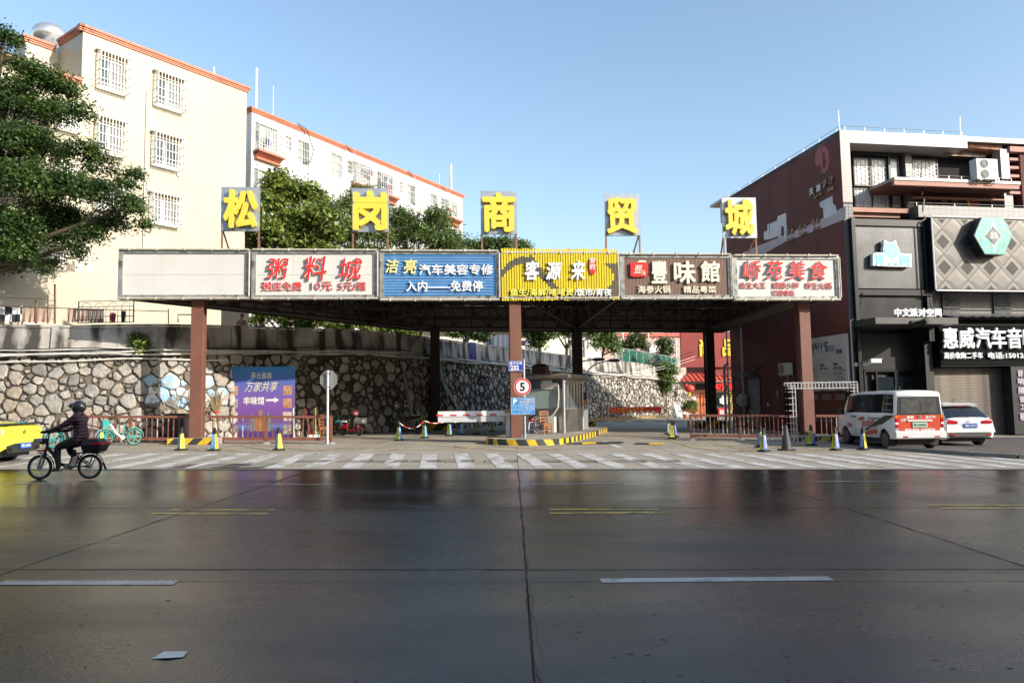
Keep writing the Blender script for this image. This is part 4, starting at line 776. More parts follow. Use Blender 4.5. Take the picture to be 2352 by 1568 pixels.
qobj("wolf_head", m_ltq, wf, lambda b: b.prism([Q(*p) for p in ((482, 992), (504, 1010), (540, 1008), (564, 990), (568, 1018), (584, 1050), (594, 1085), (560, 1120), (530, 1142), (498, 1112), (472, 1085), (470, 1050), (480, 1028))], -.215, -.2))
qobj("wolf_face", m_wac, wf, lambda b: [b.prism([Q(*p) for p in ((498, 1058), (516, 1052), (514, 1060))], -.222, -.215), b.prism([Q(*p) for p in ((536, 1052), (556, 1056), (540, 1061))], -.222, -.215), b.prism([Q(*p) for p in ((520, 1080), (534, 1080), (527, 1100))], -.222, -.215)])
for s, x0, x1, a_ in (("青", 385, 472, 0), ("兽", 585, 680, 0)): txt("character", s, wf, Q((x0 + x1) / 2, 1140)[0], Q(0, 1142)[1], (Q(0, 1096)[1] - Q(0, 1188)[1]), m_ltq, y=-.206, off=.02, w=(x1 - x0) * kx, depth=.01)
txt("lettering", "BAR", wf, Q(538, 0)[0], Q(0, 1175)[1], 24 * kz, m_ltq, y=-.206, off=.02, w=85 * kx, depth=.01)
# quilted diamond panel wall, each panel a pillow of its own
r_ = FR(880, 805, 1621, 1385, .55); pu0, pz0, pz1 = r_[0], r_[2], r_[3]; y0 = -.55
bx = thing("diamond_panel_sign_wall", "grey quilted metal sign wall of diamond panels with perforated centres above the car audio shop", "sign board", (15.3, 33.4, 0), AB)
m_dia = mat("taupe_metal_panel", (.115, .108, .10), .5, .3, var=.12, vs=1.2); m_dot = mat("panel_holes", (.015, .015, .015), .9, var=0)
qobj("back_box", m_frame, bx, lambda b: [b.box(pu0, UL, y0 + .05, .8, pz0, pz1)])
dw = FR(970, 1000, 1155, 1001, .55); dw = (dw[1] - dw[0]); dh = (pz1 - pz0) / 2.83; cu0 = FR(958, 990, 959, 991, .55)[0]; cz0 = FR(950, 990, 960, 991, .55)[2]
def clipz(poly, lo, hi, xl):
 for ax, lim, sg in ((1, lo, 1), (1, hi, -1), (0, xl, 1)):
  new = []
  for i in range(len(poly)):
   p, s = poly[i], poly[(i + 1) % len(poly)]; dp, ds = sg * (p[ax] - lim), sg * (s[ax] - lim)
   if dp >= 0: new.append(p)
   if dp * ds < 0: t = dp / (dp - ds); new.append((p[0] + (s[0] - p[0]) * t, p[1] + (s[1] - p[1]) * t))
  poly = new
  if len(poly) < 3: return []
 return poly
for i in range(-1, 12):
 for j in range(-6, 6):
  if (i + j) % 2: continue
  cu, cz = cu0 + i * dw / 2, cz0 + j * dh / 2
  if cu - dw / 2 > UL - 8: continue
  e = .012; full = [(cu - dw / 2 + e, cz), (cu, cz - dh / 2 + e), (cu + dw / 2 - e, cz), (cu, cz + dh / 2 - e)]; P = clipz(full, pz0 + .02, pz1 - .02, pu0 + .02)
  if not P or len(P) < 3: continue
  b = MB(); mu, mz = sum(p[0] for p in P) / len(P), sum(p[1] for p in P) / len(P); n = len(P); pf = (j % 2 == 0); hgt = .003 if pf else .009
  I = [(mu + (p[0] - mu) * .55, mz + (p[1] - mz) * .55) for p in P]
  b.add([(p[0], y0, p[1]) for p in P] + [(p[0], y0 - hgt, p[1]) for p in I] + [(p[0], y0 + .05, p[1]) for p in P], [[k, (k + 1) % n, n + (k + 1) % n, n + k] for k in range(n)] + [list(range(n, 2 * n))] + [[k, 2 * n + k, 2 * n + (k + 1) % n, (k + 1) % n] for k in range(n)])
  po = b.obj("panel", m_dia, bx)
  if pf:
   d = MB()
   for a_ in range(-3, 4):
    for c_ in range(-3, 4):
     x_, z_ = cu + (a_ - c_) * dw * .042, cz + (a_ + c_) * dh * .042
     if not (pz0 + .06 < z_ < pz1 - .06 and x_ > pu0 + .06): continue
     d.add([(x_ + .034 * cos(t_), y0 - hgt - .003, z_ + .034 * sin(t_)) for t_ in [k * pi / 3 for k in range(6)]], [[0, 1, 2, 3, 4, 5]])
   if d.v: tag(d.obj("perforation", m_dot, bx))
led = mat("white_led_tube", (.85, .85, .85), .3, var=0); q = MB(); q.tube([(pu0, y0 - .06, pz1 + .05), (UL, y0 - .06, pz1 + .05)], .035, 6); q.tube([(pu0, y0 - .06, pz0 - .04), (UL, y0 - .06, pz0 - .04)], .035, 6); q.tube([(pu0 - .03, y0 - .06, pz0), (pu0 - .03, y0 - .06, pz1)], .035, 6); q.obj("edge_tube", led, bx)
# hexagon sign
hx = [FB.uv(*c5(x, y), 1.1) for x, y in ((1275, 790), (1450, 793), (1530, 935), (1460, 1098), (1300, 1092), (1212, 940))]; hc = (sum(p[0] for p in hx) / 6, sum(p[1] for p in hx) / 6)
hp = Matrix.Rotation(AB, 4, 'Z') @ Vector((hc[0], -.62, hc[1])) + Vector((15.3, 33.4, 0)); he = thing("hexagon_sign", "green hexagon box sign with white diamond star on the diamond panel wall", "sign", tuple(hp), AB)
H = [(p[0] - hc[0], p[1] - hc[1]) for p in hx]; qobj("box", blackm, he, lambda b: b.prism(H, -.46, 0))
m_hex = mat("turquoise_print", (.02, .16, .14), .4, var=0, col2=(.06, .55, .42), vs=5, detail=9, stain=(9, (.45, .55, .25), .6, .66, (.4, 1, 1.6)))
qobj("face", m_hex, he, lambda b: b.prism([(x * .97, z * .97) for x, z in H], -.475, -.461))
m_hw = mat("white_print", (.75, .76, .7), .5, var=.08, vs=8)
def star(s, y, m): qobj("star", m, he, lambda b: b.prism([(0, .80 * s), (-.13 * s, .34 * s), (-.46 * s, 0), (-.13 * s, -.34 * s), (0, -.80 * s), (.13 * s, -.34 * s), (.46 * s, 0), (.13 * s, .34 * s)][::1], y, y + .004))
star(.98, -.482, m_hw); star(.72, -.488, m_hex); star(.66, -.494, m_hw)
qobj("diamond", mat("dark_grey_print", (.09, .085, .10), .5, var=.05), he, lambda b: b.prism([(0, .42), (-.4, 0), (0, -.42), (.4, 0)], -.502, -.495))
txt("lettering", "BEST OF", he, 0, .19, .07, m_hw, y=-.505, w=.2); txt("lettering", "BASS", he, 0, .07, .15, m_hw, y=-.505, w=.33, off=.03, hfit=True); txt("lettering", "HOUSE", he, 0, -.08, .15, m_hw, y=-.505, w=.42, off=.03, hfit=True)
# storey between panel wall and shutter sign: grey tiles with brick-filled windows
r_ = F6(1215, 0, 1990, 150, .0); qobj("grey_tile_wall", m_gt, bb, lambda b: b.quad((r_[0], .6, F6(1215, 0, 1990, 160)[2]), (UL, .6, F6(1215, 0, 1990, 160)[2]), (UL, .6, pz0), (r_[0], .6, pz0)))
m_bk = mat("grey_painted_brick", (.14, .14, .14), .85, var=.25, vs=3, bump=.3)
for x0, x1 in ((1295, 1450), (1755, 1910)):
 a, c, z0, z1 = F6(x0, 0, x1, 152, -.4); z1 = pz0 + .2; fl = qobj("brick_infill", mat("brick_mortar_dark", (.05, .05, .05), .9, var=.2), bb, BX(a, c, .55, .62, z0, z1)); k = 0; z = z0 + .01; bm0 = None
 while z < z1 - .06:
  x = a + (.0 if k % 2 else -.1)
  while x < c - .05:
   xa_, xb_ = max(x, a), min(x + .22, c)
   if xb_ - xa_ > .05: q = MB(); q.box(xa_, xb_, .50 + random.uniform(0, .03), .55, z, z + .062); q.obj("brick", m_bk, fl)
   x += .235
  z += .078; k += 1
# club entrance: canopy, glass doors, letters
a, c, z0, z1 = F6(665, 155, 1415, 212, 1.6); qobj("entrance_canopy", mat("worn_black_canopy", (.05, .048, .046), .5, .2, var=.3, vs=2), bb, lambda b: b.box(F6(470, 160, 480, 200, 0)[0], c, -1.6, .95, z0, z1))
cz_ = z1; ecs = thing("party_space_letters", "white Chinese letters standing on top of the black club entrance canopy", "sign", tuple(Matrix.Rotation(AB, 4, 'Z') @ Vector((0, -1.45, z1)) + Vector((15.3, 33.4, 0))), AB)
xs = [F6(x, 100, x + 1, 101, 1.45)[0] for x in (862, 935, 1004, 1078, 1150, 1222)]; chars("character", "中文派对空间", ecs, xs, .23, .36, m_wac, depth=.08, off=.035)
qobj("support_rail", m_frame, ecs, BX(xs[0] - .3, xs[-1] + .3, .0, .03, 0, .05))
a, c, z0, z1 = F6(1035, 165, 1085, 212, 1.7); q = MB(); q.cyl((a + .2, -1.7, z0 + .05), (a + .32, -2.0, z1 - .1), .11, .13, 12); q.box(a - .2, a + .25, -1.68, -1.61, z0 + .05, z0 + .14); o = q.obj("spotlight", m_frame, bb)
a, c, z0, z1 = F6(570, 620, 1115, 840, -.8); zf = -.35
m_gd = mat("dark_door_glass", (.012, .02, .024), .12, var=.3, spec=.6); q = MB()
for x in (a, a + (c - a) * .19, a + (c - a) * .5, a + (c - a) * .54, a + (c - a) * .83, c - .07): q.box(x, x + .08, .75, .9, zf, z1)
q.box(a, c, .75, .9, z1 - .1, z1); q.obj("door_frame", m_frame, bb)
for f0, f1 in ((.2, .49), (.56, .82)): qobj("door", m_gd, bb, lambda b: b.box(a + (c - a) * f0 + .08, a + (c - a) * f1, .8, .84, zf, z1 - .35))
qobj("door_notice", white, bb, lambda b: b.box(a + (c - a) * .72, a + (c - a) * .83, .78, .795, .9, 1.5)); qobj("door_handle", chrome, bb, lambda b: [b.box(a + (c - a) * .5 - .06, a + (c - a) * .5 - .03, .68, .7, 1.1, 2.0), b.box(a + (c - a) * .5 + .14, a + (c - a) * .5 + .17, .68, .7, 1.1, 2.0)])
qobj("transom_panel", mat("smoked_panel", (.025, .026, .026), .3, .1, var=.3, vs=.7), bb, BX(a, c, .8, .88, z1 + .01, cz_ - .5))
r_ = F6(1120, 230, 1190, 840, 0); qobj("entrance_jamb", m_blk, bb, BX(r_[0], r_[1], .0, .98, -.5, r_[3]))
# wall brackets: cctv camera, white conduit on the corner
u, z = FB.uv(*c6(492, 577)); cc = thing("cctv_camera", "white CCTV camera on a curved arm on the corner pillar above the van", "camera", tuple(Matrix.Rotation(AB, 4, 'Z') @ Vector((u, -.02, z)) + Vector((15.3, 33.4, 0))), AB)
qobj("mount", white, cc, lambda b: [b.ball((0, -.06, 0), .1), b.tube([(0, -.1, 0), (.3, -.3, -.02), (.5, -.4, .05)], .025, 6)], smooth=True); qobj("housing", white, cc, lambda b: [b.box(.45, .95, -.5, -.34, .06, .22), b.box(.43, .99, -.52, -.32, .22, .24)])
qobj("conduit", pvc, bb, lambda b: [b.tube([(.03, -.05, 5.0), (.05, -.05, -.3)], .025, 6), b.tube([(.05, -.05, 5.0), (.35, -.06, 5.1)], .025, 6)])
qobj("cable", black, bb, lambda b: [b.tube([(.55, -.28, zbt[2]), (.25, -.1, zbt[2] - 1.5), (.1, -.05, zbt[2] - 2.6)], .02, 5)])
# --- car audio shop: black slatted sign, roller shutter, vertical sign
a, c, z0, z1 = F6(1245, 215, 1990, 595, .25); sg = thing("car_audio_sign", "black slatted shop sign with large white Chinese letters over the roller shutter", "sign", (15.3, 33.4, 0), AB); sa, sz0, sz1 = a, z0, z1
qobj("backing", m_frame, sg, BX(a, UL, -.24, .55, z0, z1)); n = 16
m_sl = mat("gloss_black_slat", (.03, .03, .03), .18, .3, var=.2)
for i in range(n): zz = z0 + (z1 - z0) * i / n; qobj("slat", m_sl, sg, lambda b: b.add([(a, -.25, zz), (UL, -.25, zz), (UL, -.34, zz + .02), (a, -.34, zz + .02), (UL, -.27, zz + (z1 - z0) / n - .02), (a, -.27, zz + (z1 - z0) / n - .02)], [[0, 1, 2, 3], [3, 2, 4, 5]]))
for s, x0, x1 in zip("惠威汽车音响", (1280, 1425, 1572, 1712, 1855, 2000), (1412, 1560, 1708, 1846, 1985, 2140)):
 r_ = F6(x0, 245, x1, 432, .45); txt("character", s, sg, (r_[0] + r_[1]) / 2, (r_[2] + r_[3]) / 2, r_[3] - r_[2], m_wac, y=-.36, depth=.1, off=.02, w=r_[1] - r_[0], hfit=True)
r_ = F6(1296, 472, 1642, 516, .45); txt("lettering", "高价收购二手车", sg, (r_[0] + r_[1]) / 2, (r_[2] + r_[3]) / 2, .3, m_wac, y=-.36, depth=.05, off=.02, w=r_[1] - r_[0])
r_ = F6(1690, 470, 2110, 516, .45); txt("lettering", "电话:15012404", sg, (r_[0] + r_[1]) / 2, (r_[2] + r_[3]) / 2, .3, m_wac, y=-.36, depth=.05, off=.02, w=r_[1] - r_[0])
q = MB(); a4 = F6(1415, 160, 1990, 205, .7); n = 40
for i in range(n): x0 = a4[0] + (UL - a4[0]) * i / n; w_ = (UL - a4[0]) / n; q.add([(x0, -.65, a4[2] + .28), (x0 + w_ / 2, -.65, a4[2] + .33), (x0 + w_, -.65, a4[2] + .28), (x0 + w_, .5, a4[3] + .3), (x0 + w_ / 2, .5, a4[3] + .35), (x0, .5, a4[3] + .3)], [[0, 1, 4, 5], [1, 2, 3, 4]])
q.obj("corrugated_eave", galv, bb)
u0s = F6(1185, 700, 1190, 800)[0]; u1s = F6(1895, 700, 1900, 800)[0]; zsb = gz(22) - .02
m_shut = mat("bronze_roller_shutter", (.26, .235, .205), .35, .6, var=.18, vs=2.5, stain=(1.2, (.12, .11, .10), .5, .7, (1, 1, 1)))
sh = qobj("roller_shutter", m_frame, bb, BX(u0s, u1s, .30, .34, zsb, sz0)); n = int((sz0 - zsb) / .075); slat0 = None
for i in range(n):
 if slat0 is None: q = MB(); q.add([(u0s, .295, 0), (u1s, .295, 0), (u1s, .262, .02), (u0s, .262, .02), (u1s, .262, .05), (u0s, .262, .05), (u1s, .295, .073), (u0s, .295, .073)], [[0, 1, 2, 3], [3, 2, 4, 5], [5, 4, 6, 7]]); slat0 = q.obj("slat", m_shut, sh, loc=(0, 0, zsb + i * .075))
 else: o = slat0.copy(); COL.objects.link(o); o.location = (0, 0, zsb + i * .075)
r_ = F6(1905, 605, 2100, 1190, .3); vs_ = thing("vertical_sign", "tall black vertical sign with pale mauve letters at the right of the roller shutter", "sign", (15.3, 33.4, 0), AB)
qobj("board", blackm, vs_, BX(r_[0], r_[1], -.3, .3, r_[2] - .05, sz0 - .01)); m_lil = mat("pale_mauve_letter", (.45, .40, .50), .4, var=.05)
for k, s in enumerate("音响隔音工程"):
 y0_, y1_ = (620, 690, 775, 855, 930, 1005)[k], (685, 760, 845, 915, 985, 1080)[k]; q_ = F6(1945, y0_, 2012, y1_, .3); txt("character", s, vs_, F6(1975, 800, 1976, 801, .3)[0], (q_[2] + q_[3]) / 2, (q_[3] - q_[2]) * .9, m_lil, y=-.31, off=.03, depth=.03)
qobj("base_plinth", m_pave, bb, BX(u1s + .01, UL, .1, .9, -.6, .15))
# --- side wall: painted signs, job board, services (frame of the side face)
SP = lambda u, z, o=0: Matrix.Rotation(AB - pi / 2, 4, 'Z') @ Vector((u, -o, z)) + Vector((15.3, 33.4, 0))
sp = thing("painted_wall_sign", "faded painted bar sign with pale silhouette band on the red side wall", "painted sign", (15.3, 33.4, 0), AB - pi / 2)
m_pp = mat("faded_lilac_paint", (.46, .38, .40), .8, var=.12, vs=1.5, stain=(3, (.15, .1, .09), .64, .7, (1, 1, .5))); m_pw = mat("faded_white_paint", (.62, .60, .60), .8, var=.1, vs=1.5, stain=(4, (.2, .19, .18), .66, .72, (1, 1, .5))); m_gold = mat("tarnished_gold", (.36, .24, .12), .5, .3, var=.25, vs=8, stain=(9, (.05, .04, .03), .5, .6, (1, 1, 1)))
def sq(pts): return [FS.uv(*c4(x, y)) for x, y in pts]
def spoly(name, pts, m, o=.006): qobj(name, m, sp, lambda b: b.prism(sq(pts), -o, -.001))
spoly("band", [(1390, 700), (1390, 805), (1200, 880), (900, 990), (725, 1088), (540, 1088), (640, 1040), (860, 950), (1100, 850), (1200, 800)], m_pp)
spoly("silhouette", [(725, 975), (723, 912), (752, 900), (752, 850), (765, 845), (770, 970)], m_pw, .009); spoly("silhouette", [(770, 972), (772, 845), (832, 818), (835, 785), (903, 755), (912, 930), (890, 990), (886, 868), (864, 862), (862, 960), (830, 948)], m_pw, .009)
spoly("silhouette", [(1212, 808), (1205, 715), (1182, 710), (1178, 672), (1282, 617), (1285, 680), (1308, 700), (1320, 760)], m_pw, .009)
spoly("faded_disc", [(1198 + 58 * cos(t), 322 + 116 * sin(t)) for t in [k * pi / 12 for k in range(24)]], mat("faded_rose_paint", (.33, .10, .10), .8, var=.15, vs=2, stain=(3, (.12, .035, .03), .60, .64, (1, 1, .6))), .006)
spoly("figure", [(1200, 270), (1215, 262), (1222, 255), (1222, 300), (1225, 380), (1210, 400), (1200, 360)], m_rr, .009); spoly("figure", [(1145, 380), (1180, 360), (1190, 390), (1190, 430), (1160, 410)], m_rr, .009)
ss = [((1122, 585), "天", 60), ((1176, 555), "湖", 60), ((1225, 520), "餐", 62), ((1280, 492), "厅", 62)]
for (x, y), s, h in ss: u, z = FS.uv(*c4(x, y)); txt("character", s, sp, u, z, FS.uv(*c4(x, y - h / 2))[1] - FS.uv(*c4(x, y + h / 2))[1], m_gold if s in "餐厅" else galv, y=-.01, depth=.07, off=.02, rot=0)
for s, x, y, h in (("TAM", 1148, 632, 34), ("PU", 1195, 600, 36), ("BAR", 1278, 560, 38), ("Meals", 945, 970, 34), ("Sports", 1048, 928, 36), ("Music", 1158, 880, 36), ("简 餐", 943, 912, 42), ("运 动", 1042, 870, 42), ("音 乐", 1150, 825, 42)):
 u, z = FS.uv(*c4(x, y)); hh_ = FS.uv(*c4(x, y - h / 2))[1] - FS.uv(*c4(x, y + h / 2))[1]; txt("lettering", s, sp, u, z, hh_ * 1.1, m_gold, y=-.012, depth=.05, off=.015, res=1)
jb = thing("job_advert_board", "large white recruitment board with grey print on the red side wall behind the right column", "billboard", (15.3, 33.4, 0), AB - pi / 2)
ja, jz1 = FS.uv(*c6(432, 297)); _, jz0 = FS.uv(*c6(438, 806)); jl = FS.uv(*c6(60, 400))[0]; jl = ja - 3.6
m_jb = mat("dirty_white_board", (.52, .53, .56), .6, var=.1, vs=1); m_jd = mat("dark_blue_print", (.05, .06, .12), .6, var=0); m_jt = mat("teal_fade_print", (.25, .38, .42), .6, var=.1)
qobj("board", m_jb, jb, BX(jl, ja, -.14, -.02, jz0, jz1)); W_ = ja - jl; Hj = jz1 - jz0
qobj("print_band", m_jt, jb, BX(jl + .3, ja - .9, -.146, -.141, jz1 - .75, jz1 - .45))
txt("lettering", "JOIN US", jb, jl + 1.25, jz1 - .55, .62, m_jd, y=-.15, w=1.9, hfit=True, off=.02, shear=.15); txt("lettering", "全 城 招 聘", jb, jl + 1.3, jz1 - .62, .24, m_wac, y=-.156, w=1.3, off=.02)
txt("lettering", "青兽", jb, ja - .55, jz1 - .78, .22, m_jd, y=-.15, off=.02)
for r in range(3):
 for k in range(3): x = jl + .35 + k * 1.1; z = jz1 - 1.35 - r * 1.05; txt("lettering", ("运营总监", "商务部", "营销部", "服务员", "收银员", "保安员", "调酒师", "主管", "经理")[r * 3 + k], jb, x, z, .12, m_jd, y=-.15, anchor='L', off=.02, res=1); txt("lettering", ("12000-15000", "8000-10000", "8000-50000", "3500-6500", "3500-4500", "4000-5000", "5000-9000", "3000", "4000-5000")[r * 3 + k], jb, x, z - .17, .13, m_jd, y=-.15, anchor='L', off=.02, res=1); qobj("text_line", mat("grey_small_print", (.34, .35, .38), .6, var=0), jb, lambda b: [b.box(x, x + .85 - .1 * (i % 2), -.146, -.141, z - .36 - i * .07, z - .34 - i * .07) for i in range(4)])
txt("lettering", "CONTACT 联系方式", jb, ja - 1.1, jz0 + .95, .1, m_jd, y=-.15, anchor='L', res=1); txt("lettering", "139 0255 5254", jb, ja - 1.1, jz0 + .78, .11, m_jd, y=-.15, anchor='L', res=1, off=.01); txt("lettering", "#打工人#", jb, ja - .6, jz0 + .55, .16, m_jd, y=-.15, res=1)
# service pipes, shutter, meters and air conditioner on the side wall
q1 = q3
def SQ(x, y, o=0): return FS.uv(*q1(x, y), o)
b = MB()
for x in (1340, 1495): u, _ = SQ(x, 300); b.tube([(u, -.12, 6.2), (u, -.12, 0)], .06, 8)
b.obj("downpipe", galv, sp); sp2 = sp
u, z = SQ(1350, 800); dp = thing("rear_downpipe", "thick grey bent downpipe at the far corner of the red side wall", "pipe", (15.3, 33.4, 0), AB - pi / 2)
qobj("pipe", galv, dp, lambda b: b.tube([(u - .3, -.15, 0), (u - .3, -.15, 3.2), (u - .1, -.2, 3.6), (u + .3, -.2, 3.7)], .09, 8), smooth=True)
u, z = SQ(1880, 582, .6); ac = thing("air_conditioner", "white outdoor air conditioner bracketed on the red side wall left of the right column", "air conditioner", tuple(SP(u, z - .35, .02)), AB - pi / 2, "outdoor air conditioners")
def ac_unit(t, w=.85, h=.62, d=.32, fans=1):
 qobj("casing", mat("off_white_casing", (.60, .60, .56), .5, var=.08, vs=2), t, BX(-w / 2, w / 2, -d - .12, -.12, 0, h), bevel=.015)
 for k in range(fans):
  cz = h * (k + .5) / fans; r = min(.42 * h / fans, .26); qobj("fan_guard", mat("grey_fan_guard", (.16, .16, .15), .6, var=.1), t, lambda b: b.lathe([(.001, -.006), (r, -.006), (r, 0)], (-w * .14, -d - .12, cz), 20, 'Y'))
  g = MB(); [g.torus((-w * .14, -d - .135, cz), r * f, .006, 20, 4) for f in (.35, .6, .85, 1.0)]; [g.bar((-w * .14 + r * cos(a), -d - .137, cz + r * sin(a)), (-w * .14 - r * cos(a), -d - .137, cz - r * sin(a)), .008) for a in (0, pi / 4, pi / 2, 3 * pi / 4)]; g.obj("fan_grille", mat("light_grille", (.5, .5, .48), .5, var=.05), t)
 [qobj("bracket", galv, t, lambda b: [b.bar((x, -d - .15, -.03), (x, 0, -.03), .04), b.bar((x, -d - .1, -.05), (x, -.02, -.35), .03), b.bar((x, -.02, -.36), (x, -.02, 0), .03)]) for x in (-w * .35, w * .35)]
 return t
ac_unit(ac); u, z = FB.uv(*c5(1335, 480), 1.0)
a2_ = thing("air_conditioner", "large white twin fan outdoor air conditioner on the corner building's top balcony", "air conditioner", tuple(Matrix.Rotation(AB, 4, 'Z') @ Vector((u, -.4, z)) + Vector((15.3, 33.4, 0))), AB, "outdoor air conditioners"); ac_unit(a2_, 1.12, .98, .42, 2)
u, z = SQ(1615, 700); r_ = SQ(1545, 690), SQ(1690, 1180)
qobj("side_shutter", mat("dark_shutter", (.05, .04, .035), .5, .3, var=.2), bb, lambda b: None) if 0 else None
ssh = thing("side_roller_shutter", "dark closed roller shutter door low in the red side wall", "shutter", (15.3, 33.4, 0), AB - pi / 2); n = 30
for i in range(n): qobj("slat", mat("dark_shutter", (.06, .045, .04), .45, .3, var=.2), ssh, lambda b: b.add([(r_[0][0], -.03, i * .095 - .1), (r_[1][0], -.03, i * .095 - .1), (r_[1][0], -.06, i * .095 - .06), (r_[0][0], -.06, i * .095 - .06), (r_[1][0], -.03, i * .095 - .01), (r_[0][0], -.03, i * .095 - .01)], [[0, 1, 2, 3], [3, 2, 4, 5]]))
mt_ = thing("meter_boxes", "cluster of grey electricity meter boxes with cables on the red side wall", "meter box", (15.3, 33.4, 0), AB - pi / 2)
for x0, y0_, x1, y1_ in ((1478, 848, 1530, 930), (1478, 934, 1530, 975), (1455, 880, 1476, 945), (1535, 850, 1548, 975)):
 p_, r2 = SQ(x0, y0_), SQ(x1, y1_); qobj("box", mat("grey_meter_box", (.30, .30, .28), .5, var=.15), mt_, BX(p_[0], r2[0], -.2, -.01, r2[1], p_[1]))
txs = SQ(1400, 640); qobj("cable_bundle", black, mt_, lambda b: [b.tube([(txs[0] + k * .3, -.1, txs[1] + .15 * (k % 3)), (txs[0] + 1 + k * .5, -.15, txs[1] - .25), (txs[0] + 2.4 + .3 * k, -.12, txs[1] + .1 * k)], .025, 5) for k in range(5)])
for x0, y0_, x1, y1_ in ((1740, 945, 1768, 980), (1842, 800, 1858, 920)): p_, r2 = SQ(x0, y0_), SQ(x1, y1_); qobj("peeled_patch", m_pw, sp, lambda b: b.prism([(p_[0], p_[1]), (r2[0], p_[1] - .1), (r2[0] - .08, r2[1] + .2), (p_[0] + .1, r2[1])], -.006, -.001))
# restaurant at the end of the car park
p = D(1562, 950, 78); rs = thing("red_restaurant_building", "small restaurant with large red sign board and red awning beyond the car park", "restaurant", (p.x, 78, 0), radians(8)); FR_ = Face(p.x, 78, radians(8)); q4 = crop(2650, 1280, 3.734)
def RU(x, y, o=0): return FR_.uv(*q4(x, y), o)
def RR(x0, y0, x1, y1, o=0): return rect(FR_, q4, x0, y0, x1, y1, o)
m_rs = mat("red_sign_board", (.21, .018, .013), .6, var=.15, vs=.6, stain=(1.6, (.55, .45, .42), .70, .73, (1, 1, .6))); m_sal = mat("salmon_wall", (.50, .26, .18), .8, var=.1)
gr = gz(p.x + 4)
r_ = RR(275, 190, 1005, 700, 1.5); qobj("sign_board", m_rs, rs, lambda b: [b.box(r_[0], r_[0] + 16, -1.5, -1.2, r_[2], r_[3] + .1), b.box(r_[0] + 3, r_[0] + 16, -1.1, 5, 3.5, r_[3] - .2)])
for s, x0, x1 in (("尚", 545, 740), ("品", 885, 1080)): a = RR(x0, 285, x1, 540, 1.5); txt("character", s, rs, (a[0] + a[1]) / 2, (a[2] + a[3]) / 2, a[3] - a[2], yel, y=-1.51, depth=.1, off=.035, w=a[1] - a[0])
wz = RR(380, 920, 1010, 930)[2]; e0 = RU(235, 915, 2.2); e1 = RU(400, 775, .3); nrib = 26; uu0 = e0[0]
def aw(u, t): return (e0[0] + (e1[0] - e0[0]) * t + (u - 0) * 1.0, -2.2 + 1.9 * t, e0[1] + (e1[1] - e0[1]) * t)
q = MB(); q.add([(e0[0], -2.2, e0[1]), (e0[0] + 15, -2.2, e0[1]), (e0[0] + 15, -.3, e1[1]), (e1[0], -.3, e1[1]), (e0[0], 2, e0[1])], [[0, 1, 2, 3], [0, 3, 4]]); aw_o = q.obj("awning", mat("red_roof_tile", (.50, .09, .06), .4, var=.12, vs=1), rs)
for i in range(nrib):
 u = e0[0] + i * .52; t0 = 0; top = 1 if u > e1[0] else max(.05, (u - e0[0]) / (e1[0] - e0[0]))
 q = MB(); q.bar((u, -2.22, e0[1] + .05), (u, -2.2 + 1.9 * top, e0[1] + (e1[1] - e0[1]) * top + .05), .12, .08); q.obj("roof_rib", MATS["red_roof_tile"], aw_o)
qobj("gutter", blackm, rs, BX(e0[0], e0[0] + 15, -2.3, -2.2, e0[1] - .2, e0[1] - .05))
a = RR(428, 930, 1010, 1390); w = MB(); w.box(a[0] - .2, a[0] + 1.5, 0, 5, gr - .5, e0[1]); w.box(a[0] + 1.5, a[0] + 14, 0, 5, RU(600, 1080)[1], e0[1]); w.obj("wall", m_sal, rs); zd = RU(600, 1080)[1]
qobj("shop_window", m_gl, rs, BX(a[0] + 1.5, a[0] + 14, .2, .3, gr - .3, zd)); q = MB(); [q.box(a[0] + 1.5 + x, a[0] + 1.58 + x, .1, .2, gr - .3, zd) for x in (0, 2.1, 4.4, 6.6, 8.8)]; q.obj("window_frame", m_sal, rs)
r_ = RR(505, 925, 1000, 1035, .1); qobj("led_display", blackm, rs, BX(r_[0], r_[1] + 3, -.2, -.002, r_[2], r_[3])); m_led = mat("red_led", (.9, .02, .02), .5, var=0, emit=2.5); txt("led_text", "15187》", rs, RU(800, 985, .2)[0], RU(800, 985, .2)[1], .75, m_led, y=-.21, w=RU(925, 985, .2)[0] - RU(680, 985, .2)[0], off=.02); txt("led_text", "订座", rs, RU(970, 985, .2)[0], RU(970, 985, .2)[1], .7, m_led, y=-.21)
r_ = RR(570, 1085, 622, 1390, .1); qobj("couplet", red, rs, BX(r_[0], r_[1], -.1, -.04, gr, r_[3])); 
for k, s in enumerate("利达三江财源广"): txt("character", s, rs, (r_[0] + r_[1]) / 2, r_[3] - .3 - k * .42, .38, yel, y=-.105, res=1)
r_ = RR(835, 1305, 1000, 1388, .1); qobj("welcome_panel", red, rs, BX(r_[0], r_[1], -.1, -.04, gr, r_[3])); txt("lettering", "欢迎光临", rs, (r_[0] + r_[1]) / 2, r_[3] - .45, .5, white, y=-.105, w=(r_[1] - r_[0]) * .8, off=.02, res=1)
for x0, y0_, x1, y1_ in ((888, 1115, 968, 1255), (856, 1165, 888, 1240), (450, 1140, 495, 1195)): r_ = RR(x0, y0_, x1, y1_, .2); qobj("poster", white, rs, BX(r_[0], r_[1], -.16, -.12, r_[2], r_[3]))
for x in (640, 1015):
 u, _ = RU(x, 1100, .2); b = MB(); [b.ball((u + random.uniform(-.1, .1), -.25, zd - .1 - k * .28), .13, 6, 4) for k in range(8)]; b.obj("hanging_ornament", yel, rs)
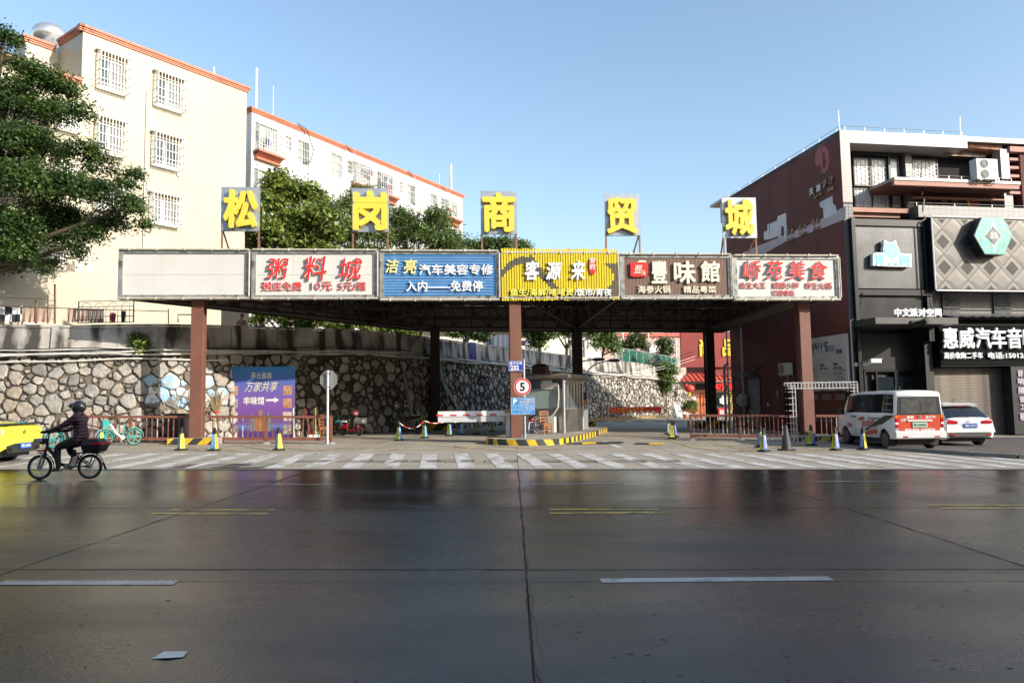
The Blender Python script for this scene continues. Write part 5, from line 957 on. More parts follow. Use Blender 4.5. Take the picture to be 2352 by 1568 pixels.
# two red lanterns with yellow tassels
for x, y, lb, s in ((395, 1018, "large round red lantern with yellow tassel hanging at the corner of the restaurant", .62), (345, 968, "smaller dark red lantern partly behind the large lantern at the restaurant corner", .28)):
 pp = D(*q4(x, y), 74 if s > .5 else 76); t = thing("red_lantern", lb, "lantern", tuple(pp), 0, "lanterns at the restaurant"); qobj("shade", mat("red_lantern_cloth", (.60, .06, .05), .6, var=.1), t, lambda b: b.lathe([(.16, -.58), (.45, -.52), (.74, -.3), (.83, 0), (.74, .3), (.45, .52), (.16, .58)], n=22), smooth=False).scale = (s, s, s)
 qobj("tassel", yel, t, lambda b: b.cyl((0, 0, -.58 * s), (0, 0, -1.15 * s), .17 * s, .2 * s, 10)); qobj("cord", black, t, lambda b: b.bar((0, 0, .5 * s), (0, 0, 1.2 * s), .02))
# shop display boards on easels, flower pots, parked teal bicycle beside the restaurant
for x0, lb in ((172, "leftmost white menu board leaning by the restaurant"), (225, "middle white menu board leaning by the restaurant"), (258, "rightmost and widest white menu board leaning by the restaurant")):
 pp = G(*q4(x0 + 40, 1455)); pp = Vector((pp.x * 70 / pp.y, 70, gz(18))); t = thing("menu_board", lb, "board", tuple(pp), 0, "menu boards outside the restaurant"); wd = .85 if x0 > 250 else .4
 qobj("panel", mat("printed_white_board", (.66, .68, .68), .5, var=.1, vs=1.5, stain=(1.5, (.5, .2, .18), .62, .7, (1, 1, 1))), t, lambda b: b.add([(0, 0, .15), (wd, 0, .15), (wd - .2, .35, 1.3), (-.2, .35, 1.3), (0, .05, .15), (wd, .05, .15), (wd - .2, .4, 1.3), (-.2, .4, 1.3)], [[0, 1, 2, 3], [7, 6, 5, 4], [0, 3, 7, 4], [1, 5, 6, 2], [3, 2, 6, 7]])); qobj("leg", white, t, lambda b: [b.bar((x_, 0, 0), (x_, .1, .5), .05) for x_ in (.05, wd - .05)] + [b.bar((x_, .7, 0), (x_ - .2, .38, 1.2), .05) for x_ in (.05, wd - .05)])
# ================================================================ CANOPY OVER THE ENTRANCE
FA = math.atan2(2.25, 27.7); FC = Face(-14.5, 27.05, FA); CO = Vector((-14.5, 27.05, 0))
def CW_(u, o, z=0): return Matrix.Rotation(FA, 4, 'Z') @ Vector((u, -o, z)) + CO
cn = thing("entrance_canopy", "wide flat steel canopy on brown columns spanning the car park entrance", "canopy", tuple(CO), FA)
def cl(x, y, z): p = Matrix.Rotation(-FA, 4, 'Z') @ (Vector((x, y, z)) - CO); return (p.x, p.y, p.z)
ZB, ZR = 5.55, 7.05
cA, cB, cC, cD = (0, .3), (27.6, .3), cl(-5.2, 41.5, 0)[:2], cl(12.9, 45.2, 0)[:2]
m_roofs = mat("grey_roof_sheet", (.10, .10, .10), .6, .2, var=.15, vs=1); m_fas = mat("grey_fascia_panel", (.22, .215, .20), .55, .1, var=.15, vs=.6)
qobj("roof_sheet", m_roofs, cn, lambda b: b.slab([cA, cB, cD, cC], ZR, ZR + .12))
def fascia(p, q, n, inn):
 d = (q[0] - p[0], q[1] - p[1]); L_ = math.hypot(*d); d = (d[0] / L_, d[1] / L_)
 for i in range(n):
  a, c = L_ * i / n + .002, L_ * (i + 1) / n - .002; b = MB()
  b.bar((p[0] + d[0] * a, p[1] + d[1] * a, (ZB + ZR) / 2), (p[0] + d[0] * c, p[1] + d[1] * c, (ZB + ZR) / 2), .04, ZR - ZB - .01); b.obj("fascia_panel", m_fas, cn)
 b = MB(); nx, ny = -d[1] * inn, d[0] * inn
 for z in (ZB + .03, ZB + .72, ZR - .1): b.bar((p[0] + nx * .06, p[1] + ny * .06, z), (q[0] + nx * .06, q[1] + ny * .06, z), .05, .06)
 b.obj("fascia_rail", dbrown, cn)
fascia(cA, cC, 11, -1); fascia(cC, cD, 11, -1); fascia(cD, cB, 10, -1)
def truss(p, q, n=10, z0=5.72, z1=6.86, w=.11, hv=.05):
 p = Vector((p[0], p[1], 0)); q = Vector((q[0], q[1], 0)); b = MB()
 b.bar(p + Vector((0, 0, z0)), q + Vector((0, 0, z0)), w, w); b.bar(p + Vector((0, 0, z1)), q + Vector((0, 0, z1)), w, w); o = b.obj("truss_chords", dbrown, cn)
 b = MB()
 for i in range(n + 1):
  a = p.lerp(q, i / n); b.bar(a + Vector((0, 0, z0 + .05)), a + Vector((0, 0, z1 - .05)), hv + .02)
  if i < n:
   c = p.lerp(q, (i + 1) / n)
   if i % 2: b.bar(a + Vector((0, 0, z0 + .06)), c + Vector((0, 0, z1 - .06)), hv)
   else: b.bar(a + Vector((0, 0, z1 - .06)), c + Vector((0, 0, z0 + .06)), hv)
   if i % 2 == 0: b.cb(c + Vector((0, 0, z0 + .12)), (.3, .3, .18))
 b.obj("truss_braces", dbrown, o)
colF = [(-11.75, 27.65), (.12, 28.45), (11.75, 29.75)]; colR = [(-4.25, 40.7), (3.75, 42.6), (11.75, 44.1)]
LF = [cl(x, y, 0) for x, y in colF]; LR = [cl(x, y, 0) for x, y in colR]
for f, r in zip(LF, LR): truss(f, r, 12)
truss(LR[0], LR[1], 8); truss(LR[1], LR[2], 8); truss(LF[0], LF[1], 10); truss(LF[1], LF[2], 10); truss((1.2, 1.6), (cC[0] - .3, cC[1] - 1.2), 14, w=.09); truss((5, 6.5), (27, 6.5), 20, w=.08, z0=5.95); truss((7.2, 10), (27.0, 10.2), 16, w=.08, z0=5.95); truss(LF[1], (7.5, 11.2), 12, w=.1); truss((19, .8), LR[1], 10, w=.12)
q = MB()
for i in range(24): u = .6 + i * 1.16; vv = min(1, u / 9.6) * 12.2 if u < 9.6 else 13.6; q.bar((u, .5, ZR - .05), (u, vv + .3, ZR - .05), .06, .1)
q.obj("purlins", dbrown, cn)
def hbeam(b, x, y, z0, z1, w=.44, d=.42, t=.035):
 b.box(x - w / 2, x + w / 2, y - d / 2, y - d / 2 + t, z0, z1); b.box(x - w / 2, x + w / 2, y + d / 2 - t, y + d / 2, z0, z1); b.box(x - w * .36, x + w * .36, y - d / 2 + t + .002, y + d / 2 - t - .002, z0, z1 - .004)
m_stripe_y = mat("hazard_yellow", (.62, .40, .02), .6, var=.15, vs=4, stain=(6, (.3, .22, .08), .62, .7, (1, 1, 1))); m_stripe_k = mat("hazard_black", (.035, .035, .035), .6, var=.3, vs=4)
m_conc = mat("rough_concrete", (.33, .31, .27), .9, var=.15, vs=2, bump=.4, bs=25)
def hazard(par, x, y, w, d, h, zg, n, name="hazard_stripe"):
 """striped concrete block with slanted yellow and black faces"""
 qobj("base_block", m_conc, par, BX(x - w / 2, x + w / 2, y - d / 2, y + d / 2, zg, zg + h))
 s = w / n
 for i in range(-1, n + 1):
  b = MB(); a = x - w / 2 + i * s; P = [(a, zg + .003), (a + s, zg + .003), (a + s + h, zg + h - .003), (a + h, zg + h - .003)]; P = clipz(P, zg, zg + h, x - w / 2 + .002)
  if P: P = [(min(p[0], x + w / 2 - .002), p[1]) for p in P]
  if not P or max(p[0] for p in P) - min(p[0] for p in P) < .02: continue
  b.prism(P, y - d / 2 - .006, y - d / 2 - .001); b.obj(name, m_stripe_y if i % 2 else m_stripe_k, par)
for i, (x, y, z) in enumerate(LF):
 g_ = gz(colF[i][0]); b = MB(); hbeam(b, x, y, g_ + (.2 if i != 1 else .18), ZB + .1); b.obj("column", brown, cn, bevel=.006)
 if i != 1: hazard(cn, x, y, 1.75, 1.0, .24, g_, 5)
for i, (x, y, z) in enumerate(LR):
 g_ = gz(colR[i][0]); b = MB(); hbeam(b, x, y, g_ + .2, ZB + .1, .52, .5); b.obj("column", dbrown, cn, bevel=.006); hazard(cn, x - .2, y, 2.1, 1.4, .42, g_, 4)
# ---------------------------------------------------------------- the six shop signs on the front
m_cream = mat("weathered_white_sign_sheet", (.60, .595, .55), .55, var=.05, vs=.6, stain=(2.2, (.52, .44, .30), .66, .80, (3, 1, .08))); m_sframe = mat("tarnished_steel_frame", (.40, .40, .38), .4, .5, var=.3, vs=5, stain=(4, (.12, .12, .11), .55, .68, (1, 1, 1)))
m_rim = m_wac
def sign(px0, py0, px1, py1, lab, board):
 u0, u1, z0, z1 = FC.rect(px0, py0, px1, py1, .1); t = thing("shop_sign", lab, "sign", tuple(CW_((u0 + u1) / 2, 0, 0)), FA, "shop signs along the canopy front"); w = (u1 - u0) / 2
 q = MB(); f = .16; q.box(-w, w, -.06, .16, z0, z1)
 fr = q.obj("back_box", m_sframe, t)
 qobj("frame", m_sframe, t, lambda b: [b.box(-w, w, -.14, -.062, z1 - f, z1), b.box(-w, w, -.14, -.062, z0, z0 + f), b.box(-w, -w + f, -.14, -.062, z0 + f, z1 - f), b.box(w - f, w, -.14, -.062, z0 + f, z1 - f)])
 tb = mat("conduit_pipe_cream", (.52, .48, .38), .5, var=.2, vs=3)
 q = MB(); q.tube([(-w + .05, -.2, z1 - .02), (w - .05, -.2, z1 - .03)], .036, 6); q.tube([(-w + .05, -.2, z0 + .03), (w - .05, -.2, z0 + .02)], .036, 6); q.tube([(w - .02, -.2, z0 + .1), (w - .02, -.2, z1 - .1)], .03, 6)
 for x in lin(-w + .4, w - .4, 5): q.box(x - .03, x + .03, -.25, -.14, z1 - .07, z1 + .03); q.box(x - .03, x + .03, -.25, -.14, z0 - .03, z0 + .07)
 q.obj("conduit", tb, t)
 if board is not None:
  xs = [-w + f] + ([-.05 * w] if False else []) + [w - f]
  zm = (z0 + z1) / 2 - .02
  for a, c in ((z0 + f, zm - .004), (zm + .004, z1 - f)): qobj("board_sheet", board, t, BX(-w + f + .002, w - f - .002, -.085, -.061, a, c))
 def S(px, py): u, z = FC.uv(px, py, .2); return u - (u0 + u1) / 2, z
 return t, w, z0, z1, S, f
def put(t, S, s, box_, m, rim=None, off=.02, depth=.06, y=-.09, shear=0, name="character", rimw=.014, rot=0):
 a = S(box_[0], box_[1]); c = S(box_[2], box_[3]); txt(name, s, t, (a[0] + c[0]) / 2, (a[1] + c[1]) / 2, abs(a[1] - c[1]), m, y=y, depth=depth, off=off, w=abs(c[0] - a[0]), hfit=True, rim=rim, rimw=rimw, shear=shear, rot=rot)
sign(272, 572, 575, 687, "blank weathered white sign board with rust streaks at the left end of the canopy", m_cream)
t, w, z0, z1, S, f = sign(578, 573, 869, 687, "white sign with large red Chinese brush letters and a price line beneath", m_cream)
k1 = crop(1000, 1000, 4.704)
for s, b_ in (("粥", (315, 150, 722, 530)), ("料", (1000, 110, 1440, 570)), ("城", (1660, 145, 2112, 565))): put(t, S, s, (*k1(*b_[:2]), *k1(*b_[2:])), red, m_rim, shear=.15, off=.010, y=-.13)
put(t, S, "粥底免费", (*k1(215, 592), *k1(970, 758)), red, m_rim, off=.006, y=-.11, depth=.035, rimw=.010); put(t, S, "10元", (*k1(1140, 592), *k1(1545, 752)), red, m_rim, off=.006, y=-.11, depth=.035, rimw=.010); put(t, S, "5元/碟", (*k1(1655, 592), *k1(2180, 752)), red, m_rim, off=.006, y=-.11, depth=.035, rimw=.010)
# blue slatted sign
t, w, z0, z1, S, f = sign(872, 575, 1148, 690, "blue slatted sign with yellow and white Chinese car beauty lettering", None)
m_blue = mat("blue_enamel_slat", (.055, .25, .55), .4, .1, var=.12, vs=2); m_bk2 = mat("white_backing", (.55, .58, .6), .5, var=.1)
qobj("backing", m_bk2, t, BX(-w + f, w - f, -.07, -.061, z0 + f, z1 - f)); n = 15
for i in range(n):
 zz = z0 + f + (z1 - z0 - 2 * f) * i / n; hh = (z1 - z0 - 2 * f) / n; qobj("slat", m_blue, t, lambda b: b.add([(-w + f, -.072, zz + hh * .2), (w - f, -.072, zz + hh * .2), (w - f, -.11, zz + hh * .35), (-w + f, -.11, zz + hh * .35), (w - f, -.11, zz + hh * .85), (-w + f, -.11, zz + hh * .85), (w - f, -.072, zz + hh), (-w + f, -.072, zz + hh)], [[0, 1, 2, 3], [3, 2, 4, 5], [5, 4, 6, 7]]))
m_ly = mat("pale_yellow_letter", (.75, .66, .28), .4, var=.05)
put(t, S, "洁", (*c3(1255, 1245), *c3(1362, 1355)), m_ly, y=-.115, shear=.15, off=.018); put(t, S, "亮", (*c3(1395, 1245), *c3(1505, 1362)), m_ly, y=-.115, shear=.15, off=.018)
put(t, S, "汽车美容专修", (*c3(1518, 1285), *c3(2103, 1368)), m_wac, y=-.115, off=.018); put(t, S, "入内——免费停", (*c3(1418, 1415), *c3(2022, 1498)), m_wac, y=-.115, off=.018)
# yellow slat sign, slats run past the frame
k2 = crop(1900, 700, 2.24); t, w, z0, z1, S, f = sign(1151, 580, 1421, 686, "bright yellow vertical slat sign with white brush letters and grey ink swoosh", mat("dull_red_backing", (.40, .33, .22), .7, var=.2))
m_ys = mat("yellow_slat_paint", (.70, .54, .02), .45, var=.08, vs=2, stain=(2.5, (.45, .28, .04), .66, .72, (1, 1, .3))); m_ink = mat("grey_ink_print", (.11, .105, .09), .5, var=.1); n = 46
def swoosh(x, z):   # grey brush ring printed across the slats, drawn in board units
 X, Z = x / w, (z - (z0 + z1) / 2) / ((z1 - z0) / 2)
 a = abs(Z - (.62 - 4.2 * (X + .62) ** 2)) < .16 and X < -.5; b_ = -.5 <= X < .05 and abs(Z - (.55 - 2.9 * (X + .5) - 0)) < .26 * (1 + .3 * sin(9 * X)); c_ = X >= 0 and (Z < -.62) and abs(math.hypot((X - .42) / .62, (Z + .1) / .95) - 1.0) < .16; d_ = X > .72 and abs(math.hypot((X - .42) / .62, (Z + .1) / .95) - 1.0) < .22 and Z < .5
 return a or b_ or c_ or d_
for i in range(n):
 x = -w + (i + .5) * 2 * w / n; ov = .10 + random.uniform(-.02, .05); a, c = z0 - ov * .6, z1 + ov; hw = w / n * .72; sl_ = MB(); sl_.box(x - hw, x + hw, -.21, -.15, a, c); o = sl_.obj("slat", m_ys, t)
 ink = MB(); z = a
 while z < c:
  if swoosh(x, z): ink.box(x - hw + .001, x + hw - .001, -.2125, -.2105, z, z + .04)
  z += .04
 if ink.v: ink.obj("ink_print", m_ink, o)
for s, b_ in (("客", (440, 770, 575, 945)), ("源", (628, 782, 775, 942)), ("来", (850, 770, 982, 945))): put(t, S, s, (*k2(*b_[:2]), *k2(*b_[2:])), m_wac, off=.028, shear=.15, y=-.23, depth=.07)
a, c = S(*k2(1015, 740)), S(*k2(1083, 895)); cx_, cz_2 = (a[0] + c[0]) / 2, (a[1] + c[1]) / 2; rw, rh = (c[0] - a[0]) / 2, (a[1] - c[1]) / 2
qobj("seal_badge", red, t, lambda b: b.prism([(cx_ + rw * cos(t_) * (1 + .08 * sin(3 * t_)), cz_2 + rh * sin(t_)) for t_ in [k * pi / 9 for k in range(18)]], -.27, -.22)); txt("lettering", "食\n府", t, cx_, cz_2 + .1, rh * .7, m_wac, y=-.275, off=.01)
m_ly2 = mat("lemon_letter", (.78, .72, .12), .4, var=.05)
put(t, S, "鱼生/海鲜/啫啫煲", (*k2(312, 1018), *k2(880, 1085)), m_ly2, y=-.225, off=.02, rim=m_ink, rimw=.02, name="lettering"); put(t, S, "/饭市/宵夜", (*k2(884, 1018), *k2(1220, 1085)), m_wac, y=-.225, off=.02, name="lettering")
# brown ribbed sign
t, w, z0, z1, S, f = sign(1424, 583, 1681, 687, "brown finely ribbed sign with cream letters and a red seal emblem", None)
m_bs = mat("brown_rib_panel", (.27, .17, .13), .6, var=.08); m_bs2 = mat("dark_rib_gap", (.05, .03, .025), .8, var=0); qobj("backing", m_bs2, t, BX(-w + f, w - f, -.07, -.061, z0 + f, z1 - f))
q = MB(); n = 75
for i in range(n): x = -w + f + (2 * w - 2 * f) * (i + .5) / n; q.box(x - .017, x + .017, -.10, -.071, z0 + f, z1 - f)
tag(q.obj("ribs", m_bs, t), kind="stuff")
m_crl = mat("cream_letter", (.78, .74, .60), .4, var=.04)
for s, b_ in (("豐", (1578, 765, 1722, 970)), ("味", (1778, 768, 1978, 972)), ("館", (2018, 768, 2195, 958))): put(t, S, s, (*k2(*b_[:2]), *k2(*b_[2:])), m_crl, off=.024, y=-.12, depth=.08)
for s, b_ in (("海参火锅", (1458, 988, 1752, 1056)), ("精品粤菜", (1868, 992, 2162, 1056))): put(t, S, s, (*k2(*b_[:2]), *k2(*b_[2:])), m_crl, off=.014, y=-.11, name="lettering")
P = [S(*k2(x, y)) for x, y in ((1390, 790), (1405, 782), (1530, 782), (1545, 792), (1546, 895), (1530, 908), (1420, 912), (1392, 900))]; qobj("seal_badge", red, t, lambda b: b.prism(P, -.2, -.11)); put(t, S, "豐", (*k2(1415, 805), *k2(1500, 880)), m_crl, off=.0, y=-.205, depth=.01, shear=.3); put(t, S, "味", (*k2(1490, 850), *k2(1528, 900)), m_crl, off=.0, y=-.205, depth=.01)
P = [S(*k2(x, y)) for x, y in ((1450, 780), (1475, 764), (1525, 764), (1535, 780))]; qobj("pot_lid", m_crl, t, lambda b: b.prism(P, -.2, -.11))
# white sign at the right end
t, w, z0, z1, S, f = sign(1684, 586, 1928, 690, "white sign with red brush letters and seafood hotpot line at the right end", m_cream)
for s, b_ in (("峤", (550, 1142, 705, 1298)), ("苑", (738, 1142, 885, 1300)), ("美", (915, 1145, 1065, 1300)), ("食", (1095, 1148, 1250, 1300))): put(t, S, s, (*c4(*b_[:2]), *c4(*b_[2:])), red, m_rim, off=.010, shear=.15, y=-.13)
for s, b_ in (("鱼生大王", (532, 1318, 750, 1368)), ("顺德小炒", (800, 1318, 1020, 1370)), ("养生火锅", (1065, 1320, 1285, 1374)), ("订座电话:", (798, 1382, 990, 1428))): put(t, S, s, (*c4(*b_[:2]), *c4(*b_[2:])), red, m_rim, off=.004, y=-.11, rimw=.010, depth=.03, name="lettering")
# ---------------------------------------------------------------- roof-top character boards
m_zinc = mat("dented_zinc_sheet", (.50, .53, .56), .34, .65, var=.1, vs=2, bump=.5, bs=2.5)
def led_mat():
 m = mat("yellow_led_letter", (.80, .63, .07), .5, var=.04); N, L = nt(m); b = N["Principled BSDF"]; src = b.inputs["Base Color"].links[0].from_socket; tc = N.new("ShaderNodeTexCoord"); v = N.new("ShaderNodeTexVoronoi"); v.inputs["Scale"].default_value = 15; v.inputs["Randomness"].default_value = 0
 L.new(tc.outputs["Object"], v.inputs["Vector"]); r = N.new("ShaderNodeValToRGB"); r.color_ramp.elements[0].position = .3; r.color_ramp.elements[0].color = (.62, .40, .02, 1); r.color_ramp.elements[1].position = .42; r.color_ramp.elements[1].color = (1, 1, 1, 1); L.new(v.outputs[0], r.inputs[0])
 mx = N.new("ShaderNodeMix"); mx.data_type = 'RGBA'; mx.blend_type = 'MULTIPLY'; mx.inputs[0].default_value = .3; L.new(src, mx.inputs[6]); L.new(r.outputs[0], mx.inputs[7]); L.new(mx.outputs[2], b.inputs["Base Color"]); return m
m_ledy = led_mat()
names = ["leftmost yellow dotted character on grey sheet above the blank sign", "second yellow character board from the left above the white porridge sign", "middle yellow character board above the blue sign", "fourth yellow character board from the left against clear sky", "rightmost yellow character board in front of the red wall"]
rects = [(508, 430, 597, 531), (808, 433, 893, 533), (1104, 439, 1187, 538), (1389, 446, 1470, 541), (1659, 454, 1737, 547)]
ink = [(513, 434, 590, 524), (810, 437, 889, 529), (1107, 441, 1185, 533), (1392, 452, 1465, 537), (1664, 457, 1734, 540)]
for s, r_, k_, lb in zip("松岗商贸城", rects, ink, names):
 u0, u1, z0, z1 = FC.rect(*r_, -1.0); um = (u0 + u1) / 2; t = thing("roof_character_board", lb, "sign", tuple(CW_(um, -1.0, ZR + .1)), FA, "yellow character boards on the canopy roof"); w = (u1 - u0) / 2; zo = ZR + .1; z0 -= zo; z1 -= zo
 qobj("sheet", m_zinc, t, BX(-w, w, -.02, .02, z0, z1)); i0 = FC.uv(k_[0], k_[1], -.8); i1 = FC.uv(k_[2], k_[3], -.8)
 txt("character", s, t, (i0[0] + i1[0]) / 2 - um, (i0[1] + i1[1]) / 2 - zo, i0[1] - i1[1], m_ledy, y=-.06, depth=.14, off=.036, w=i1[0] - i0[0], hfit=True)
 for x in (-w + .04, w - .04): qobj("leg", rust, t, lambda b: b.bar((x, .04, 0), (x, .04, z1), .06)); qobj("stay", rust, t, lambda b: [b.bar((x, .06, z0 + .1), (x - .18 * (1 if x > 0 else -1), 1.1, 0), .05), b.bar((x, .06, 0), (x - .1 * (1 if x > 0 else -1), .7, z0 * .55), .045)])
 qobj("rail", rust, t, lambda b: [b.box(-w, w, .03, .08, z0, z0 + .05), b.box(-w, w, .03, .08, z1 - .06, z1 - .01)])
# ================================================================ TREES AND PLANTS
def leaf_mat(name, c1, c2, tr=.35, old=(.28, .24, .05)):
 m = bpy.data.materials.new(name); m.use_nodes = True; N, L = nt(m); b = N["Principled BSDF"]; b.inputs["Roughness"].default_value = .5
 g = N.new("ShaderNodeTexCoord"); n = N.new("ShaderNodeTexNoise"); n.inputs["Scale"].default_value = 1.1; n.inputs["Detail"].default_value = 5; L.new(g.outputs["Object"], n.inputs["Vector"])
 at = N.new("ShaderNodeAttribute"); at.attribute_name = "leafrnd"; ad = N.new("ShaderNodeMath"); ad.operation = 'MULTIPLY_ADD'; ad.inputs[1].default_value = .5; L.new(at.outputs[2], ad.inputs[0]); sb_ = N.new("ShaderNodeMath"); sb_.operation = 'SUBTRACT'; sb_.inputs[1].default_value = .25; L.new(n.outputs[0], sb_.inputs[0]); L.new(sb_.outputs[0], ad.inputs[2])
 r = N.new("ShaderNodeValToRGB"); r.color_ramp.elements[0].position = .25; r.color_ramp.elements[0].color = tuple(c1) + (1,); r.color_ramp.elements[1].position = .72; r.color_ramp.elements[1].color = tuple(c2) + (1,); e = r.color_ramp.elements.new(.93); e.color = tuple(old) + (1,)
 L.new(ad.outputs[0], r.inputs[0]); L.new(r.outputs[0], b.inputs["Base Color"]); t = N.new("ShaderNodeBsdfTranslucent"); L.new(r.outputs[0], t.inputs[0]); mx = N.new("ShaderNodeMixShader"); mx.inputs[0].default_value = tr; L.new(b.outputs[0], mx.inputs[1]); L.new(t.outputs[0], mx.inputs[2]); L.new(mx.outputs[0], N["Material Output"].inputs[0]); MATS[name] = m; return m
def foliage(name, par, blobs, n, size, m, seed=1, aspect=.5, clump=26, droop=0.0, spread=.22):
 """leaf-sized quads gathered in clumps over the shells of the given balls (x, y, z, r) in local space"""
 g = np.random.default_rng(seed); B = np.array(blobs, float); wts = B[:, 3] ** 2; wts /= wts.sum(); nc = max(4, n // clump)
 bi = g.choice(len(B), nc, p=wts); d = g.normal(size=(nc, 3)); d /= np.linalg.norm(d, axis=1)[:, None]; d[:, 2] = np.where(d[:, 2] < -.35, -d[:, 2], d[:, 2]); rad = B[bi, 3] * (g.uniform(.45, 1.08, nc)); C_ = B[bi, :3] + d * rad[:, None] * np.array([1, 1, .85])
 ci = np.repeat(np.arange(nc), clump); N_ = len(ci); off = g.normal(size=(N_, 3)) * (spread * g.uniform(.6, 1.4, nc)[ci])[:, None] * np.array([1, 1, .62]); P = C_[ci] + off
 nr = d[ci] * .5 + g.normal(size=(N_, 3)) * .55 + np.array([0, -.15, .55]); nr /= np.linalg.norm(nr, axis=1)[:, None]; a = g.normal(size=(N_, 3)) + off * 2; a[:, 2] -= droop; a -= nr * (a * nr).sum(1)[:, None]; a /= np.linalg.norm(a, axis=1)[:, None]; c = np.cross(nr, a); s = size * g.uniform(.55, 1.25, N_)[:, None]
 V = np.empty((N_, 4, 3)); V[:, 0] = P - a * s; V[:, 1] = P + c * s * aspect - a * s * .1; V[:, 2] = P + a * s; V[:, 3] = P - c * s * aspect - a * s * .1
 me = bpy.data.meshes.new(name); me.vertices.add(N_ * 4); me.vertices.foreach_set("co", V.ravel()); me.loops.add(N_ * 4); me.loops.foreach_set("vertex_index", np.arange(N_ * 4)); me.polygons.add(N_); me.polygons.foreach_set("loop_start", np.arange(N_) * 4); me.polygons.foreach_set("loop_total", np.full(N_, 4)); me.update()
 at = me.attributes.new("leafrnd", 'FLOAT', 'POINT'); at.data.foreach_set("value", np.repeat(g.uniform(0, 1, N_) * .6 + g.uniform(0, 1, nc)[ci] * .4, 4)); me.materials.append(m)
 o = bpy.data.objects.new(name, me); COL.objects.link(o); o.parent = par; return o
m_bark = mat("grey_brown_bark", (.14, .11, .08), .9, var=.3, vs=6, bump=.6, bs=20)
def trunk(par, base, blobs, r0=.22, seed=3, every=1, fork=.45, name="trunk", m=None):
 R = random.Random(seed); b = MB(); base = Vector(base); cen = sum((Vector(x[:3]) for x in blobs), Vector()) / len(blobs); fk = base.lerp(Vector((cen.x, cen.y, cen.z)), fork); b.tube([base, base.lerp(fk, .5) + Vector((R.uniform(-.1, .1), R.uniform(-.1, .1), 0)), fk], [r0, r0 * .8, r0 * .65], 8)
 for i, x in enumerate(blobs):
  if i % every: continue
  t = Vector(x[:3]); mid = fk.lerp(t, .5) + Vector((R.uniform(-.3, .3), R.uniform(-.3, .3), R.uniform(.0, .35))); b.tube([fk, mid, t, t + (t - mid).normalized() * x[3] * .7], [r0 * .5, r0 * .3, r0 * .16, .012], 6)
  for k in range(3): e = t + Vector((R.uniform(-1, 1), R.uniform(-1, 1), R.uniform(-.6, 1))) * x[3] * .8; b.tube([mid.lerp(t, .6), mid.lerp(e, .7), e], [r0 * .14, r0 * .09, .01], 4)
 return b.obj(name, m or m_bark, par, smooth=True)
def tree(label, blobs_px, Y, base, n, size, m, seed, cat="tree", name="tree", group=None, yj=1.2, r0=.2, every=1, **k):
 R = random.Random(seed); base = Vector(base); t = thing(name, label, cat, tuple(base), 0, group); bl = []
 for px, py, r in blobs_px: y = Y + R.uniform(-yj, yj); p = D(px, py, y); bl.append((p.x - base.x, p.y - base.y, p.z - base.z, r / FPX * y))
 trunk(t, (0, 0, 0), bl, r0, seed, every); foliage("crown", t, bl, n, size, m, seed, **k); return t, bl
m_l1 = leaf_mat("dark_fig_leaf", (.016, .042, .010), (.075, .135, .021), .28, (.20, .22, .04)); m_l2 = leaf_mat("broad_green_leaf", (.05, .085, .012), (.24, .31, .05), .32, (.32, .30, .08)); m_l3 = leaf_mat("mango_leaf", (.03, .065, .015), (.15, .22, .05), .28, (.16, .17, .05)); m_l4 = leaf_mat("far_leaf", (.03, .06, .015), (.12, .15, .04), .3, (.2, .19, .06))
tree("large dense dark green fig tree overhanging the left edge of the view", [(10, 100, 38), (50, 165, 42), (98, 190, 48), (150, 212, 36), (35, 240, 65), (115, 270, 52), (182, 262, 30), (20, 340, 75), (105, 350, 60), (190, 352, 40), (232, 385, 36), (60, 440, 80), (150, 440, 62), (225, 450, 50), (285, 428, 28), (308, 400, 17), (292, 478, 38), (330, 518, 15), (250, 520, 40), (180, 525, 45), (100, 530, 52), (30, 520, 60), (62, 588, 26), (98, 622, 15), (128, 604, 15), (175, 575, 18), (20, 580, 40), (150, 560, 36), (210, 545, 34), (60, 560, 45), (10, 620, 26), (130, 500, 50), (60, 602, 26), (108, 612, 20), (28, 600, 30), (168, 588, 20), (0, 560, 40), (-60, 250, 90), (-70, 420, 100), (-50, 550, 60)],
 30.2, (-27.5, 31.5, 3.6), 100000, .075, m_l1, 5, name="fig_tree", yj=1.3, r0=.34, every=4, clump=34, spread=.2)
tree("round broad leaved tree standing between the cream and white buildings", [(650, 445, 48), (705, 460, 42), (615, 480, 42), (742, 500, 36), (598, 530, 38), (680, 520, 55), (762, 540, 26), (640, 412, 22), (570, 555, 18), (720, 550, 40), (640, 555, 40), (600, 580, 30), (680, 585, 34), (740, 585, 30)], 44, (-12.5, 44.5, 4.2), 17000, .16, m_l2, 6, group="trees on the terrace behind the wall", aspect=.48, clump=18, spread=.3)
tree("tall darker narrow leaved tree between the broad leaved tree and the second roof board", [(830, 455, 30), (800, 480, 28), (855, 490, 32), (815, 530, 42), (870, 545, 38), (790, 555, 30), (830, 585, 30), (880, 588, 24)], 50, (-10.2, 50.5, 4.2), 12000, .17, m_l3, 7, group="trees on the terrace behind the wall", aspect=.26, clump=20, droop=.8, spread=.32)
tree("mango tree with drooping narrow leaves right of the second roof board", [(925, 515, 34), (1000, 520, 36), (960, 545, 40), (1038, 553, 24), (1005, 494, 18), (915, 495, 18), (905, 555, 30), (1010, 560, 32), (940, 588, 26), (1000, 590, 26), (1050, 585, 22)], 52, (-6.3, 52.5, 4.3), 15000, .17, m_l3, 8, group="trees on the terrace behind the wall", aspect=.26, clump=20, droop=.8, spread=.32)
